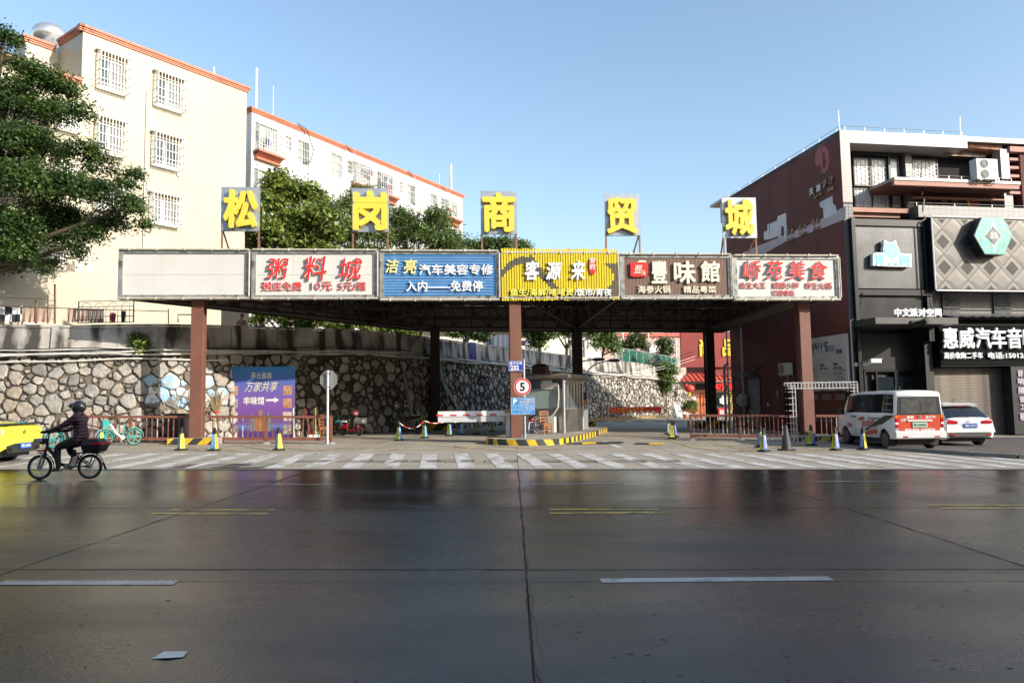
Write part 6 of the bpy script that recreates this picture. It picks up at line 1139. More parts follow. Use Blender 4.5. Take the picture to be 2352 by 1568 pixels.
tree("low green treetop showing just above the blue sign", [(1080, 575, 26), (1120, 565, 22), (1160, 562, 20), (1195, 572, 20), (1060, 585, 20), (1140, 590, 35)], 58, (-1.5, 58.5, 4.4), 8000, .18, m_l3, 9, group="trees on the terrace behind the wall", aspect=.3, clump=20, droop=.6, spread=.3)
tree("shrubby green tree above the parapet left of the rear column", [(735, 742, 16), (770, 752, 18), (800, 752, 16), (850, 758, 20), (890, 760, 18), (925, 760, 22), (948, 768, 14), (830, 740, 16), (900, 735, 22), (690, 728, 18), (655, 720, 16), (720, 728, 16)], 46, (-8.8, 46.5, 4.4), 8000, .12, m_l2, 10, group="trees seen under the canopy", clump=18, spread=.22, yj=.6)
tree("bushy tree between rear column and hanging blue towel above the wall", [(1045, 765, 16), (1075, 755, 22), (1100, 770, 16), (1060, 745, 22), (1110, 780, 10)], 50.5, (-3.6, 51, 4.5), 6000, .13, m_l3, 11, group="trees seen under the canopy", clump=18, spread=.22, yj=.5)
tree("spreading green tree right of the middle column above the wall", [(1215, 765, 20), (1245, 770, 22), (1235, 790, 14), (1262, 760, 20), (1225, 745, 26)], 58, (2.3, 58.6, 4.5), 6000, .15, m_l3, 12, group="trees seen under the canopy", clump=18, spread=.26, yj=.6)
tree("pale green branching tree with thin trunk left of the rear middle column", [(1290, 762, 18), (1315, 768, 16), (1275, 755, 18), (1300, 745, 24), (1325, 750, 18)], 61, (4.6, 62, 4.4), 5000, .16, m_l2, 13, group="trees seen under the canopy", clump=16, spread=.28, yj=.5)
tree("tall dark leafed tree right of the rear middle column", [(1360, 762, 22), (1390, 768, 22), (1375, 790, 22), (1405, 790, 16), (1350, 745, 26), (1395, 748, 26), (1410, 805, 12)], 68, (8.4, 69.5, 4.3), 9000, .17, m_l3, 14, group="trees seen under the canopy", clump=18, spread=.3, yj=.8)
tree("small yellowish tree in front of the pink building", [(1455, 785, 16), (1475, 795, 13), (1440, 795, 12), (1465, 775, 12), (1450, 825, 22), (1470, 830, 18)], 92, (15.8, 92, 3.6), 5000, .2, m_l4, 15, group="trees before the pink building", clump=16, spread=.35, yj=.6)
tree("slender tree between street lamps in front of the pink building", [(1525, 790, 12), (1530, 808, 12), (1520, 825, 13), (1535, 835, 13), (1510, 845, 10)], 92, (18.8, 92, 3.6), 4000, .2, m_l4, 16, group="trees before the pink building", clump=16, spread=.35, yj=.6)
tree("dense round bush growing at the far end of the stone wall", [(1525, 845, 14), (1540, 855, 12), (1515, 860, 12), (1530, 875, 15), (1528, 892, 10), (1540, 880, 8)], 72, (14.9, 72.2, .2), 5200, .13, m_l3, 17, name="bush", cat="bush", clump=18, spread=.25, yj=.5, r0=.1)
tree("gnarled pale trunked tree just above the parapet beside the hanging sausages", [(606, 722, 15), (640, 728, 16), (668, 722, 16), (700, 730, 18), (735, 728, 16), (655, 745, 14), (700, 750, 14), (590, 738, 12)], 38.5, (-10.8, 38.6, 3.6), 5200, .1, m_l2, 30, group="trees seen under the canopy", clump=14, spread=.2, yj=.6)
p = D(318, 820, 29.3); tree("bushy yellow green shrub sprouting from the parapet left of the left column", [(318, 780, 15), (310, 792, 13), (328, 792, 13), (322, 806, 12), (334, 803, 8), (312, 772, 9)], 29.1, (p.x, 29.5, 3.2), 2600, .06, m_l2, 18, name="wall_shrub", cat="shrub", clump=12, spread=.10, yj=.15, r0=.04)
pp = D(1585, 940, 68); tree("round potted shrub by the restaurant entrance", [(1585, 934, 14), (1592, 928, 10), (1578, 940, 10), (1590, 944, 10)], 68, (pp.x, 68, gz(16) + .5), 3500, .09, m_l2, 19, name="potted_shrub", cat="potted plant", clump=14, spread=.14, yj=.3, r0=.05)
t = thing("flower_pots", "low row of terracotta pots with orange flowers below the potted shrub", "flower pot", (pp.x, 67.4, gz(16)))
for k in range(4): qobj("pot", mat("terracotta", (.42, .14, .06), .8, var=.15), t, lambda b: b.cyl((k * .5 - .6, 0, 0), (k * .5 - .6, 0, .38), .16, .22, 12))
foliage("flowers", t, [(k * .5 - .6, 0, .6, .22) for k in range(4)], 400, .05, mat("orange_petals", (.6, .15, .03), .7, var=.4, vs=9), 4)["kind"] = "stuff"
gb = MB(); R = random.Random(5)
for i in range(2600):
 u = R.uniform(u_at(1340), u_at(1515)); x, y, z = W(u, 0, .1 + abs(R.gauss(0, .35))); h = R.uniform(.08, .3); a = R.uniform(0, 6.3); gb.add([(x, y, gz(x)), (x + .03, y + .01, gz(x)), (x + cos(a) * .14, y + sin(a) * .14, gz(x) + h)], [[0, 1, 2]])
tag(gb.obj("dry_grass", mat("straw_grass", (.42, .29, .12), .9, var=.3, vs=3, pos=True)), "strip of dry straw coloured grass along the foot of the far stone wall", "grass", kind="stuff")
# ================================================================ BUILDINGS ACROSS THE ROAD (behind the camera; they shade the road)
ob = thing("opposite_building_row", "plain terrace of shop buildings across the road behind the viewer", "building", (0, -9, 0))
qobj("wall", mat("opposite_render", (.45, .40, .33), .8, var=.1, vs=.3), ob, BX(-70, 120, -10, 0, -1, HOPP)); qobj("parapet", m_rend, ob, BX(-70, 120, -.3, .1, HOPP + .001, HOPP + .5))
for i in range(40):
 for k in range(5): qobj("window", m_gl, ob, BX(-66 + i * 4.6, -64 + i * 4.6, .002, .06, 4.5 + k * 3.3, 6.2 + k * 3.3))
# ================================================================ STREET FURNITURE
def at(px, py, h=0): p = G(px, py, h); return (p.x, p.y, p.z)
# traffic island with striped kerb
isl = [(-1.0, 28.25), (-.95, 27.6), (-.55, 27.0), (.2, 26.7), (.95, 26.75), (1.6, 27.3), (2.35, 29.2), (3.3, 32.4), (4.2, 35.8), (4.9, 39.0), (4.6, 39.9), (3.4, 39.8), (1.8, 36.0), (.4, 32.5), (-.6, 30.0)]
it = thing("traffic_island", "raised concrete island with yellow and black striped kerb under the canopy", "traffic island", (0, 27, 0)); IH = .2
qobj("island_top", m_conc, it, lambda b: b.slab([(x, y - 27) for x, y in isl], -.05, IH, gzc))
seg = catmull(isl + [isl[0]], 6)[:-1]; acc = 0; k = 0; cur = []
for a, c in zip(seg, seg[1:] + seg[:1]):
 l = math.dist(a, c); nsub = max(1, int(l / .06))
 for j in range(nsub):
  p = (a[0] + (c[0] - a[0]) * j / nsub, a[1] + (c[1] - a[1]) * j / nsub); d = ((c[0] - a[0]) / l, (c[1] - a[1]) / l); cur.append((p, (d[1], -d[0]), acc + l * j / nsub))
 acc += l
sw = .36; npc = int(acc / sw)
for s_ in range(npc):
 P = [q_ for q_ in cur if s_ * sw <= q_[2] < (s_ + 1) * sw + .07]; b = MB()
 if len(P) < 2: continue
 vs = []; slant = .13 if P[0][0][1] < 27.4 else 0
 n = len(P); idx = [cur.index(P[0]), cur.index(P[-1])]
 for i in range(n):
  for h_ in (-.05, IH + .012):
   j = min(len(cur) - 1, idx[0] + i); jj = max(0, j - (int(slant / .06) if h_ > 0 else 0)); (x, y), (nx, ny), _ = cur[jj]; vs.append((x + nx * .03, y + ny * .03 - 27, gz(x) + h_))
 for i in range(n):
  j = min(len(cur) - 1, idx[0] + i); jj = max(0, j - int(slant / .06)); (x, y), (nx, ny), _ = cur[jj]; vs.append((x - nx * .12, y - ny * .12 - 27, gz(x) + IH + .012))
 fs = [[2 * i, 2 * i + 2, 2 * i + 3, 2 * i + 1] for i in range(n - 1)] + [[2 * i + 1, 2 * i + 3, 2 * n + i + 1, 2 * n + i] for i in range(n - 1)]
 b.add(vs, fs); b.obj("kerb_stone", m_stripe_y if s_ % 2 else m_stripe_k, it)
# railings
m_rail = mat("rust_red_railing", (.22, .085, .055), .55, var=.15, vs=3, stain=(5, (.12, .05, .03), .58, .7, (1, 1, .4))); m_peel = mat("peeling_white_bar", (.52, .50, .47), .6, var=.1, vs=6, stain=(9, (.22, .08, .05), .5, .55, (1, 1, .5)))
m_peel2 = mat("peeled_red_bar", (.22, .085, .055), .6, var=.1, vs=6, stain=(8, (.5, .48, .44), .60, .64, (1, 1, .35)))
def railing(lab, pa, pb, posts, pitch, ph=1.0, seed=1, peel=.35):
 a = Vector((pa[0], pa[1], gz(pa[0]))); c = Vector((pb[0], pb[1], gz(pb[0]))); d = c - a; L_ = math.hypot(d.x, d.y); rz_ = atan2(d.y, d.x); t = thing("railing", lab, "railing", tuple(a), rz_, "rust red railings at the entrance"); sl_ = d.z / L_; R = random.Random(seed)
 Z = lambda x, h: sl_ * x + h
 qobj("top_rail", m_rail, t, lambda b: b.bar((0, 0, Z(0, ph)), (L_, 0, Z(L_, ph)), .09, .09)); qobj("bottom_rail", m_rail, t, lambda b: b.bar((0, 0, Z(0, .18)), (L_, 0, Z(L_, .18)), .05, .11))
 for x in posts: x = x * L_; qobj("post", m_rail, t, lambda b: b.box(x - .045, x + .045, -.045, .045, Z(x, .03), Z(x, ph - .045))); qobj("footing", m_conc, t, lambda b: b.lathe([(.17, 0), (.16, .03), (.1, .06), (.01, .07)], (x, 0, Z(x, 0)), 8))
 x = pitch
 while x < L_ - .05:
  if all(abs(x - p * L_) > .08 for p in posts): qobj("bar", R.choice([m_peel, m_peel2]) if R.random() < peel else m_peel2, t, lambda b: b.box(x - .014, x + .014, -.018, .018, Z(x, .235), Z(x, ph - .046)))
  x += pitch
railing("long rust red railing left of the left column, behind the teal shared bicycle", (-16.3, 27.75), (-12.05, 27.85), (.0, .47), .2, seed=1)
railing("rust red railing between the left column and the stop sign pole, before the purple poster", (-11.45, 27.9), (-6.75, 27.75), (.47, .99), .19, seed=2, peel=.5)
railing("long rust red railing left of the right column with peeling white bars", (7.2, 30.4), (11.4, 29.75), (.01, .47), .165, seed=3, peel=.8)
railing("rust red railing between the right column and the white van", (12.1, 29.75), (15.2, 29.6), (.98,), .2, seed=4, peel=.2)
# cones with printed faces
m_cy = mat("cone_yellow_print", (.72, .68, .06), .5, var=.05); m_cb = mat("cone_blue_print", (.04, .32, .62), .5, var=.05); m_cb2 = mat("cone_dark_blue_print", (.03, .11, .42), .5, var=.05)
def cone(par_label, loc, rz_, blue, ytext, group="printed traffic cones"):
 t = thing("traffic_cone", par_label, "traffic cone", loc, rz_, group)
 qobj("base", rubber, t, lambda b: b.slab([(-.17, -.11), (-.11, -.17), (.11, -.17), (.17, -.11), (.17, .11), (.11, .17), (-.11, .17), (-.17, .11)], 0, .05))
 qobj("body", rubber, t, lambda b: [b.lathe([(.090 * 1.38, .05), (.047 * 1.38, .56), (.055, .62), (.045, .70), (.035, .74), (.001, .745)], n=4)] , rz=pi / 4)
 def face(m, k, s, tm, h_):
  e = thing_part = MB(); w0, w1 = .090, .048; z0, z1 = .07, .54; b = MB(); b.add([(-w0, -w0, z0), (w0, -w0, z0), (w1, -w1, z1), (-w1, -w1, z1)], [[0, 1, 2, 3]]); o = b.obj("print_face", m, t, rz=k * pi / 2)
  tx = MB(); a, fs = glyph(s, 0, 0, 1, line=.95); lo, hi = a.min(0), a.max(0); kk = h_ / (hi[1] - lo[1]); cx = (lo[0] + hi[0]) / 2
  V = []
  for p in a: z = .12 + (p[1] - lo[1]) * kk; yy = -(w0 + (w1 - w0) * (z - z0) / (z1 - z0)) - .004; V.append(((p[0] - cx) * kk * 1.15, yy, z))
  tx.add(V, [list(f) for f in fs]); tx.obj("lettering", tm, o)
 for k in range(4): face(blue if k % 2 == 0 else m_cy, k, "黄\n埔\n村\n治\n安" if k % 2 == 0 else ytext, white if k % 2 == 0 else black, .38)
 return t
c1_ = cone("printed cone standing just behind the e-bike's black rear box", at(232, 1022), radians(-38), m_cb, "大\n专\n本\n科")
def cone_copy(src, lab, loc, rz_): c = copy_tree(src); c.location = loc; c.rotation_euler = (0, 0, rz_); c["label"] = lab; return c
cone_copy(c1_, "yellow and blue cone in front of the striped block of the left column", at(416, 1034), radians(52 - 90))
cone_copy(c1_, "cone showing mostly its blue face just right of the left column", at(492, 1035), radians(-12)); cone_copy(c1_, "yellow and blue cone in front of the railing below the purple poster", at(640, 1034), radians(-40))
c2_ = cone("nearest cone of the chained row, right of the dark motorcycle", at(916, 1012), radians(58), m_cb, "陈\n文\n卫")
chn = [(975, 1006, 62, "second cone of the chained row, before the rear left column's striped block"), (1032, 1001, 64, "third cone of the chained row, just right of the rear left column"), (1061, 998.5, -12, "fourth cone of the chained row, showing its blue face under the boom"), (1094, 996, 66, "fifth cone of the chained row, under the white boom"), (1131, 991.5, 66, "farthest cone of the chained row, beside the boom post")]
for px, py, a, lb in chn: cone_copy(c2_, lb, at(px, py), radians(a))
c3_ = cone("blue faced cone at the back left of the cluster in the car park lane", at(1535, 997), radians(8), m_cb2, "真\n服\n会\n计")
cone_copy(c2_, "yellow faced cone in the middle of the cluster in the lane", at(1541, 1000), radians(80)); cone_copy(c3_, "cone half hidden at the right of the cluster in the lane", at(1549, 1003.5), radians(24)); cone_copy(c2_, "frontmost yellow faced cone of the cluster in the lane", at(1544, 1007), radians(84))
cone_copy(c3_, "blue and yellow cone directly in front of the right railing, frontmost of its pair", at(1755, 1037), radians(28)); cone_copy(c3_, "yellow and blue cone partly hidden behind another before the right railing", at(1747, 1027), radians(-46)); cone_copy(c3_, "blue and yellow cone at the foot of the right column", at(1864, 1023), radians(26))
cone_copy(c3_, "blue faced cone just in front of the white van's front wheel", at(1920, 1034), radians(22)); cone_copy(c3_, "yellow and blue cone beside the van between its wheels", at(1983, 1033), radians(-48))
t = thing("black_cone", "plain tall black traffic cone between the lattice gate and printed cones", "traffic cone", at(1807, 1034)); qobj("base", rubber, t, BX(-.22, .22, -.22, .22, 0, .04)); qobj("cone", mat("dark_grey_cone", (.045, .045, .048), .6, var=.2), t, lambda b: b.lathe([(.17, .04), (.16, .08), (.05, .78), (.03, .82), (.001, .83)], n=14), smooth=True)
# plastic chain
pts0 = [(860, 1002)] + [(916, 1012)] + [(c[0], c[1]) for c in chn]; ch = thing("plastic_chain", "red and white plastic chain slung between the row of cones", "chain", tuple(Vector(at(916, 1012)) + Vector((0, 0, .74)))); up_ = Vector((0, 0, .74)); o0 = Vector(at(916, 1012)) + up_; bR, bW = MB(), MB(); 
for i in range(1, len(pts0) - 1):
 a, c = Vector(at(*pts0[i])) + up_ - o0, Vector(at(*pts0[i + 1])) + up_ - o0; L_ = (c - a).length; sag = .28 if i == 1 else .13; n = 24
 P = [a.lerp(c, j / n) - Vector((0, 0, sag * 4 * (j / n) * (1 - j / n))) for j in range(n + 1)]
 for j in range(0, n, 1): (bR if (j // 4) % 2 else bW).bar(P[j], P[j + 1], .03)
bR.obj("red_links", red, ch); bW.obj("white_links", white, ch)
# octagonal sign seen from the back
p = at(752, 1020); t = thing("octagonal_road_sign", "grey back of an octagonal road sign on a white steel pole", "road sign", p); k = 27.7 / FPX
qobj("pole", mat("white_painted_pole", (.62, .63, .63), .35, .3, var=.08), t, lambda b: b.cyl((0, 0, 0), (0, 0, 2.72), .045, n=14), smooth=True)
qobj("base", galv, t, lambda b: [b.box(-.12, .12, -.12, .12, 0, .012), b.prism([(.05, .012), (.13, .012), (.05, .2)], -.008, .008), b.prism([(-.05, .012), (-.13, .012), (-.05, .2)], -.008, .008)]); qobj("plate", mat("bare_aluminium", (.33, .33, .31), .45, .5, var=.1, vs=2), t, lambda b: b.prism([(.02 + .40 * .87 * cos(pi / 8 + j * pi / 4), 2.38 + .43 * .87 * sin(pi / 8 + j * pi / 4)) for j in range(8)], .055, .062)); qobj("clamp", galv, t, lambda b: [b.box(-.1, .14, -.05, .056, 2.1, 2.13), b.box(-.1, .14, -.05, .056, 2.6, 2.63), b.box(.06, .15, .03, .055, 2.02, 2.72)])
# signs on and beside the middle column
cxm, cym = colF[1]; mx_ = lambda px, py, Y: D(px, py, Y)
a = D(1168, 829, cym - .25); c = D(1203, 852, cym - .25); hw, hh_ = (c.x - a.x) / 2, (a.z - c.z) / 2
t = thing("house_number_plate", "blue enamel house number plate on the middle brown column", "sign", ((a.x + c.x) / 2, cym - .235, (a.z + c.z) / 2)); m_hn = mat("blue_enamel", (.03, .07, .48), .3, var=.03); qobj("plate", m_hn, t, BX(-hw, hw, -.02, 0, -hh_, hh_)); qobj("border", white, t, lambda b: [b.box(-hw + .02, hw - .02, -.023, -.0205, s * (hh_ - .02) - .006, s * (hh_ - .02) + .006) for s in (-1, 1)] + [b.box(s * (hw - .02) - .006, s * (hw - .02) + .006, -.0235, -.0205, -hh_ + .027, hh_ - .027) for s in (-1, 1)])
txt("lettering", "富华东路", t, 0, hh_ * .55, .10, white, y=-.024, w=hw * 1.6, off=.03, spacing=1.3); txt("number", "232", t, -hw * .2, -hh_ * .3, hh_ * .95, white, y=-.024, w=hw * 1.15, hfit=True, off=.05)
p = at(1201, 1009, 0); t = thing("speed_and_parking_sign_post", "grey post carrying a round speed limit 5 sign and a blue parking price board", "road sign", (D(1204, 900, 27.75).x, 27.75, IH)); X0 = D(1204, 900, 27.75).x
qobj("post", galv, t, lambda b: b.cyl((0, 0, 0), (0, 0, 2.95), .045, n=14), smooth=True); qobj("base", galv, t, lambda b: [b.box(-.13, .13, -.13, .13, 0, .012), b.prism([(.05, .012), (.15, .012), (.05, .22)], -.008, .008), b.prism([(-.05, .012), (-.15, .012), (-.05, .22)], -.008, .008)])
a = D(1200, 888, 27.65); R5 = 33.5 / FPX * 27.65 / 1.741 * 1.02; sc_ = D(1200, 888, 27.65); R5 = (D(1219.6, 888, 27.65).x - D(1180.5, 888, 27.65).x) / 2
def disc(nm, m, r, y0_, y1_): qobj(nm, m, t, lambda b: b.lathe([(.0001, y0_), (r, y0_), (r, y1_), (.0001, y1_)], (sc_.x - X0, -.1, sc_.z - IH), 40, 'Y'))
m_srd = mat("sign_red", (.66, .03, .025), .35, var=.02); m_swh = mat("sign_white", (.80, .80, .80), .35, var=.02); RZ = R5
disc("round_plate", m_swh, R5, 0, .012); disc("red_ring", m_srd, R5 * .965, -.002, -.0001); disc("white_field", m_swh, R5 * .76, -.004, -.0021); txt("number", "5", t, sc_.x - X0, sc_.z - IH, R5 * 1.02, black, y=-.106, hfit=True, w=R5 * .62, off=.03)
a, c = D(1173, 913, 27.6), D(1229, 951, 27.6); bx0, bx1, bz1, bz0 = a.x - X0, c.x - X0, a.z - IH, c.z - IH; m_pb = mat("sign_blue", (.03, .26, .62), .4, var=.03)
qobj("price_board", m_pb, t, BX(bx0, bx1, -.13, -.115, bz0, bz1)); W5, H5 = bx1 - bx0, bz1 - bz0
def ln(x0, z0, x1, z1, w_=.007): return lambda b: b.box(bx0 + W5 * x0 - w_ / 2, bx0 + W5 * x1 + w_ / 2, -.134, -.1305, bz0 + H5 * z0 - w_ / 2, bz0 + H5 * z1 + w_ / 2)
for L4 in ((.01, .01, .99, .01), (.01, .99, .99, .99), (.01, .02, .01, .98), (.99, .02, .99, .98), (.34, .02, .34, .98), (.02, .54, .33, .54), (.35, .62, .98, .62), (.35, .54, .98, .54), (.35, .44, .98, .44), (.35, .28, .98, .28), (.58, .29, .58, .53), (.77, .29, .77, .53), (.59, .36, .98, .36)): qobj("rule", m_swh, t, ln(*L4))
PX = lambda x: bx0 + W5 * x
PZ = lambda z: bz0 + H5 * z
txt("letter_p", "P", t, PX(.18), PZ(.76), H5 * .34, m_swh, y=-.134, hfit=True, w=W5 * .17, off=.05); txt("lettering", "广州市黄埔村", t, PX(.67), PZ(.87), .075, m_swh, y=-.134, w=W5 * .58, off=.02); txt("lettering", "停车场收费标价牌", t, PX(.67), PZ(.73), .085, m_swh, y=-.134, w=W5 * .6, off=.02)
for i, (s, x, z) in enumerate((("定价方式: 市场调节价", .56, .58), ("车型", .46, .49), ("时段", .67, .49), ("收费标准", .88, .49), ("所有车型", .46, .36), ("每小时", .67, .40), ("5元/辆", .88, .40), ("每天", .67, .32), ("20元/辆", .88, .32), ("停车场: 黄埔村", .16, .48), ("电话: 020", .15, .40), ("地址: 富华东路232号", .17, .32), ("投诉电话: 12345", .16, .24), ("监督电话: 12358", .16, .08), ("备注: 1. 停车15分钟内免费", .62, .23), ("2. 军车、警车、救护车免费", .64, .15), ("3. 超过规定时间另计", .60, .07))): txt("small_print", s, t, PX(x), PZ(z), .034, m_swh, y=-.134, res=1)
# boom barrier
p = D(1160, 1005, 29.2); bxp = D(1158, 990, 29.0); t = thing("boom_barrier", "white parking boom barrier with short red dashes left of the middle column", "barrier", (D(1163, 990, 29.0).x, 29.0, gz(0) + IH))
bl = D(1007, 950, 29.0).x - t.location.x; zb1 = D(1100, 943, 29).z - IH; zb0 = D(1100, 955, 29).z - IH; zc1 = D(1100, 958, 29).z - IH; zd = D(1100, 968, 29).z - IH
qobj("boom", white, t, lambda b: [b.box(bl, -.05, -.2, -.15, zb0, zb1)]); qobj("boom_lower", mat("pale_grey_boom", (.6, .6, .6), .5, var=.05), t, BX(bl, -.05, -.19, -.16, zd, zb0 - .02))
for px in (1011, 1042, 1072, 1102, 1133): x = D(px, 950, 29).x - t.location.x; qobj("red_dash", red, t, BX(x - .13, x + .13, -.206, -.2005, zb0 + .02, zb0 + .08))
qobj("post", white, t, BX(-.02, .36, -.15, .15, 0, zb1 - .1), bevel=.01); qobj("head", mat("orange_cap", (.62, .27, .05), .5, var=.05), t, BX(-.04, .5, -.16, .16, zb1 - .1, zb1 + .02)); qobj("arm", white, t, BX(-.1, .45, -.25, -.151, zb0 - .0, zb1 - .1))
# attendant's booth
BA = radians(-19.5); bo = thing("attendant_booth", "stainless steel attendant's booth with frosted front window on the traffic island", "booth", (2.2, 32.2, gz(2) + IH), BA)
Wb, Db, Hb = 2.05, 3.25, 2.35; X = -Wb
m_ss = mat("stainless_steel_sheet", (.36, .34, .31), .3, .85, var=.2, vs=1.5, stain=(2, (.18, .16, .14), .55, .7, (1, 1, .3)))
qobj("body", m_ss, bo, lambda b: [b.box(X, 0, 0, .05, .05, 1.02), b.box(-.05, 0, .051, Db, .05, 1.02), b.box(X, X + .05, .051, Db, .05, Hb), b.box(X + .05, -.05, Db - .05, Db, .05, Hb), b.box(X, 0, 0, Db, 0, .049)])
qobj("corner_post", galv, bo, lambda b: [b.cyl((x, y, 0), (x, y, Hb), .06, n=12) for x, y in ((.01, -.01), (.01, Db), (X, -.01))], smooth=True)
qobj("frosted_window", mat("frosted_teal_glass", (.33, .40, .38), .3, var=.12, vs=.8), bo, BX(X + .06, -.14, .01, .03, 1.08, 1.88)); qobj("window_frame", m_ss, bo, lambda b: [b.box(X, 0, -.01, .06, 1.021, 1.08), b.box(X, 0, -.01, .06, 1.88, 1.94), b.box(-.14, 0, -.008, .055, 1.081, 1.879)] + [b.box(X + .5 * i, X + .5 * i + .04, -.008, .055, 1.941, Hb) for i in range(5)])
qobj("top_window", m_gl, bo, BX(X + .06, -.05, .02, .03, 1.94, Hb)); qobj("paper", mat("taped_paper", (.55, .54, .48), .8, var=.1), bo, lambda b: [b.box(-1.0, -.25, -.02, -.011, 1.9, 2.18), b.box(-.95, -.5, -.025, -.021, 2.0, 2.3)]); qobj("blue_poster", m_cb, bo, BX(-1.95, -1.55, -.02, -.011, 1.98, 2.22))
for i in range(3): y = .12 + i * 1.03; qobj("side_window", m_gl, bo, BX(-.03, -.01, y, y + .95, 1.08, 2.2)); qobj("side_frame", galv, bo, lambda b: [b.box(-.05, .02, y - .04, y - .001, 1.03, Hb), b.box(-.05, .02, y + .45, y + .5, 1.081, 2.2)])
qobj("pink_curtain", mat("pink_curtain", (.45, .12, .14), .8, var=.2), bo, lambda b: [b.box(-.09, -.07, .15, 1.9, 1.15, 1.95)]); qobj("side_rail", galv, bo, lambda b: [b.box(-.05, .02, -.04, Db, 1.021, 1.079), b.box(-.05, .02, -.04, Db, 2.201, Hb)])
q = MB(); prof = [(-.22, .0), (-.30, .06), (-.32, .12), (-.30, .18), (-.2, .24)]
def ringp(o, z): return [(X + o, o, Hb + z), (-o, o, Hb + z), (-o, Db - o, Hb + z), (X + o, Db - o, Hb + z)]
rg = [ringp(o, z) for o, z in prof] + [ringp(.0, .26)]; vs = [p_ for r_ in rg for p_ in r_]; fs = [[4 * i + k_, 4 * i + (k_ + 1) % 4, 4 * i + 4 + (k_ + 1) % 4, 4 * i + 4 + k_] for i in range(len(rg) - 1) for k_ in range(4)] + [[0, 3, 2, 1], [20, 21, 22, 23]]; q.add(vs, fs); q.obj("roof", mat("dull_roof_moulding", (.24, .215, .18), .4, .4, var=.15), bo, smooth=True)
qobj("cable", pvc, bo, lambda b: b.tube([(-.22, -.04, 2.1), (-.2, -.06, 1.6), (-.25, -.05, 1.1), (-.45, -.08, .8), (-.6, -.1, .7)], .03, 6))
bp_ = lambda x, y, z: tuple(Matrix.Rotation(BA, 4, 'Z') @ Vector((x, y, z)) + Vector((2.2, 32.2, gz(2) + IH)))
t = thing("rooftop_box", "small brown lidded box standing on the booth roof", "box", bp_(-1.3, .9, Hb + .26), BA); qobj("box", mat("brown_box", (.10, .045, .03), .7, var=.2), t, lambda b: [b.box(-.33, .33, -.25, .25, 0, .36)]); qobj("lid", MATS["brown_box"], t, lambda b: b.add([(-.36, -.28, .36), (.36, -.28, .36), (.36, .28, .36), (-.36, .28, .36), (-.2, 0, .46), (.2, 0, .46)], [[0, 1, 5, 4], [1, 2, 5], [2, 3, 4, 5], [3, 0, 4], [0, 3, 2, 1]]))
t = thing("air_conditioner", "cream outdoor air conditioner on the ground against the booth front", "air conditioner", bp_(-.75, -.1, .05), BA, "outdoor air conditioners"); ac_unit(t, .95, .68, .32)
# things around the booth
def chair(lab, loc, rz_, m=wood, group="wooden ladder back chairs"):
 t = thing("wooden_chair", lab, "chair", loc, rz_, group); w, d, h = .40, .38, .44
 qobj("seat", m, t, BX(-w / 2 - .01, w / 2 + .01, -d / 2 - .02, d / 2, h, h + .03), bevel=.005)
 for x in (-w / 2 + .02, w / 2 - .02): qobj("leg", m, t, BX(x - .02, x + .02, -d / 2, -d / 2 + .04, 0, h)); qobj("leg", m, t, lambda b: b.bar((x, d / 2 - .02, 0), (x, d / 2 + .05, .95), .04, .035))
 for z in (.56, .68, .82, .93): qobj("back_slat", m, t, BX(-w / 2 + .03, w / 2 - .03, d / 2 + .015 + z * .03, d / 2 + .035 + z * .03, z - .03, z + .03))
 qobj("apron", m, t, lambda b: [b.box(-w / 2 + .03, w / 2 - .03, -d / 2 + .01, -d / 2 + .03, h - .1, h), b.box(-w / 2 + .03, w / 2 - .03, -d / 2 + .01, -d / 2 + .03, .16, .19), b.bar((-w / 2 + .02, -d / 2, .2), (-w / 2 + .02, d / 2, .2), .025), b.bar((w / 2 - .02, -d / 2, .2), (w / 2 - .02, d / 2, .2), .025), b.bar((-w / 2, -d / 2 + .02, h - .02), (-w / 2 + .2, -d / 2 + .02, h - .22), .03), b.bar((w / 2, -d / 2 + .02, h - .02), (w / 2 - .2, -d / 2 + .02, h - .22), .03)])
 return t
def isl_at(px, py): p = G(px, py, IH); return (p.x, p.y, p.z)
chair("orange brown wooden chair on the island in front of the booth", isl_at(1255, 996), radians(22)); chair("orange wooden chair behind the railing just left of the octagonal sign pole", at(744, 1003), radians(20)); chair("wooden chair behind the railing in front of the purple poster", at(603, 1006), radians(60), m=mat("dusty_wood", (.34, .15, .06), .5, var=.25, vs=9))
m_stl = mat("lilac_plastic", (.50, .50, .66), .4, var=.03); t = thing("plastic_stool", "pale lilac plastic stool with a helmet on it in front of the booth", "stool", isl_at(1222, 995), radians(8))
qobj("seat", m_stl, t, BX(-.15, .15, -.15, .15, .47, .50), bevel=.01)
for sx in (-1, 1):
 for sy in (-1, 1): qobj("leg", m_stl, t, lambda b: b.bar((sx * .13, sy * .13, .47), (sx * .19, sy * .19, 0), .05, .05))
qobj("rung", m_stl, t, lambda b: [b.bar((-.17, s * .17, .16), (.17, s * .17, .16), .02, .04) for s in (-1, 1)] + [b.bar((s * .17, -.17, .16), (s * .17, .17, .16), .02, .04) for s in (-1, 1)])
p = isl_at(1222, 995)
def helmet(lab, loc, rz_, m, m2, s=1.0):
 t = thing("helmet", lab, "helmet", loc, rz_); qobj("shell", m, t, lambda b: b.ball((0, 0, 0), .135 * s, 16, 10, (1, 1.1, .95)), smooth=True); qobj("visor", m2, t, lambda b: b.ball((0, -.03 * s, -.03 * s), .128 * s, 14, 8, (.98, 1.1, .6)), smooth=True); return t
helmet("black and red helmet resting on the lilac stool", (p[0], p[1], p[2] + .62), 0, mat("helmet_black", (.03, .02, .02), .2, var=.1), red, 1.1)
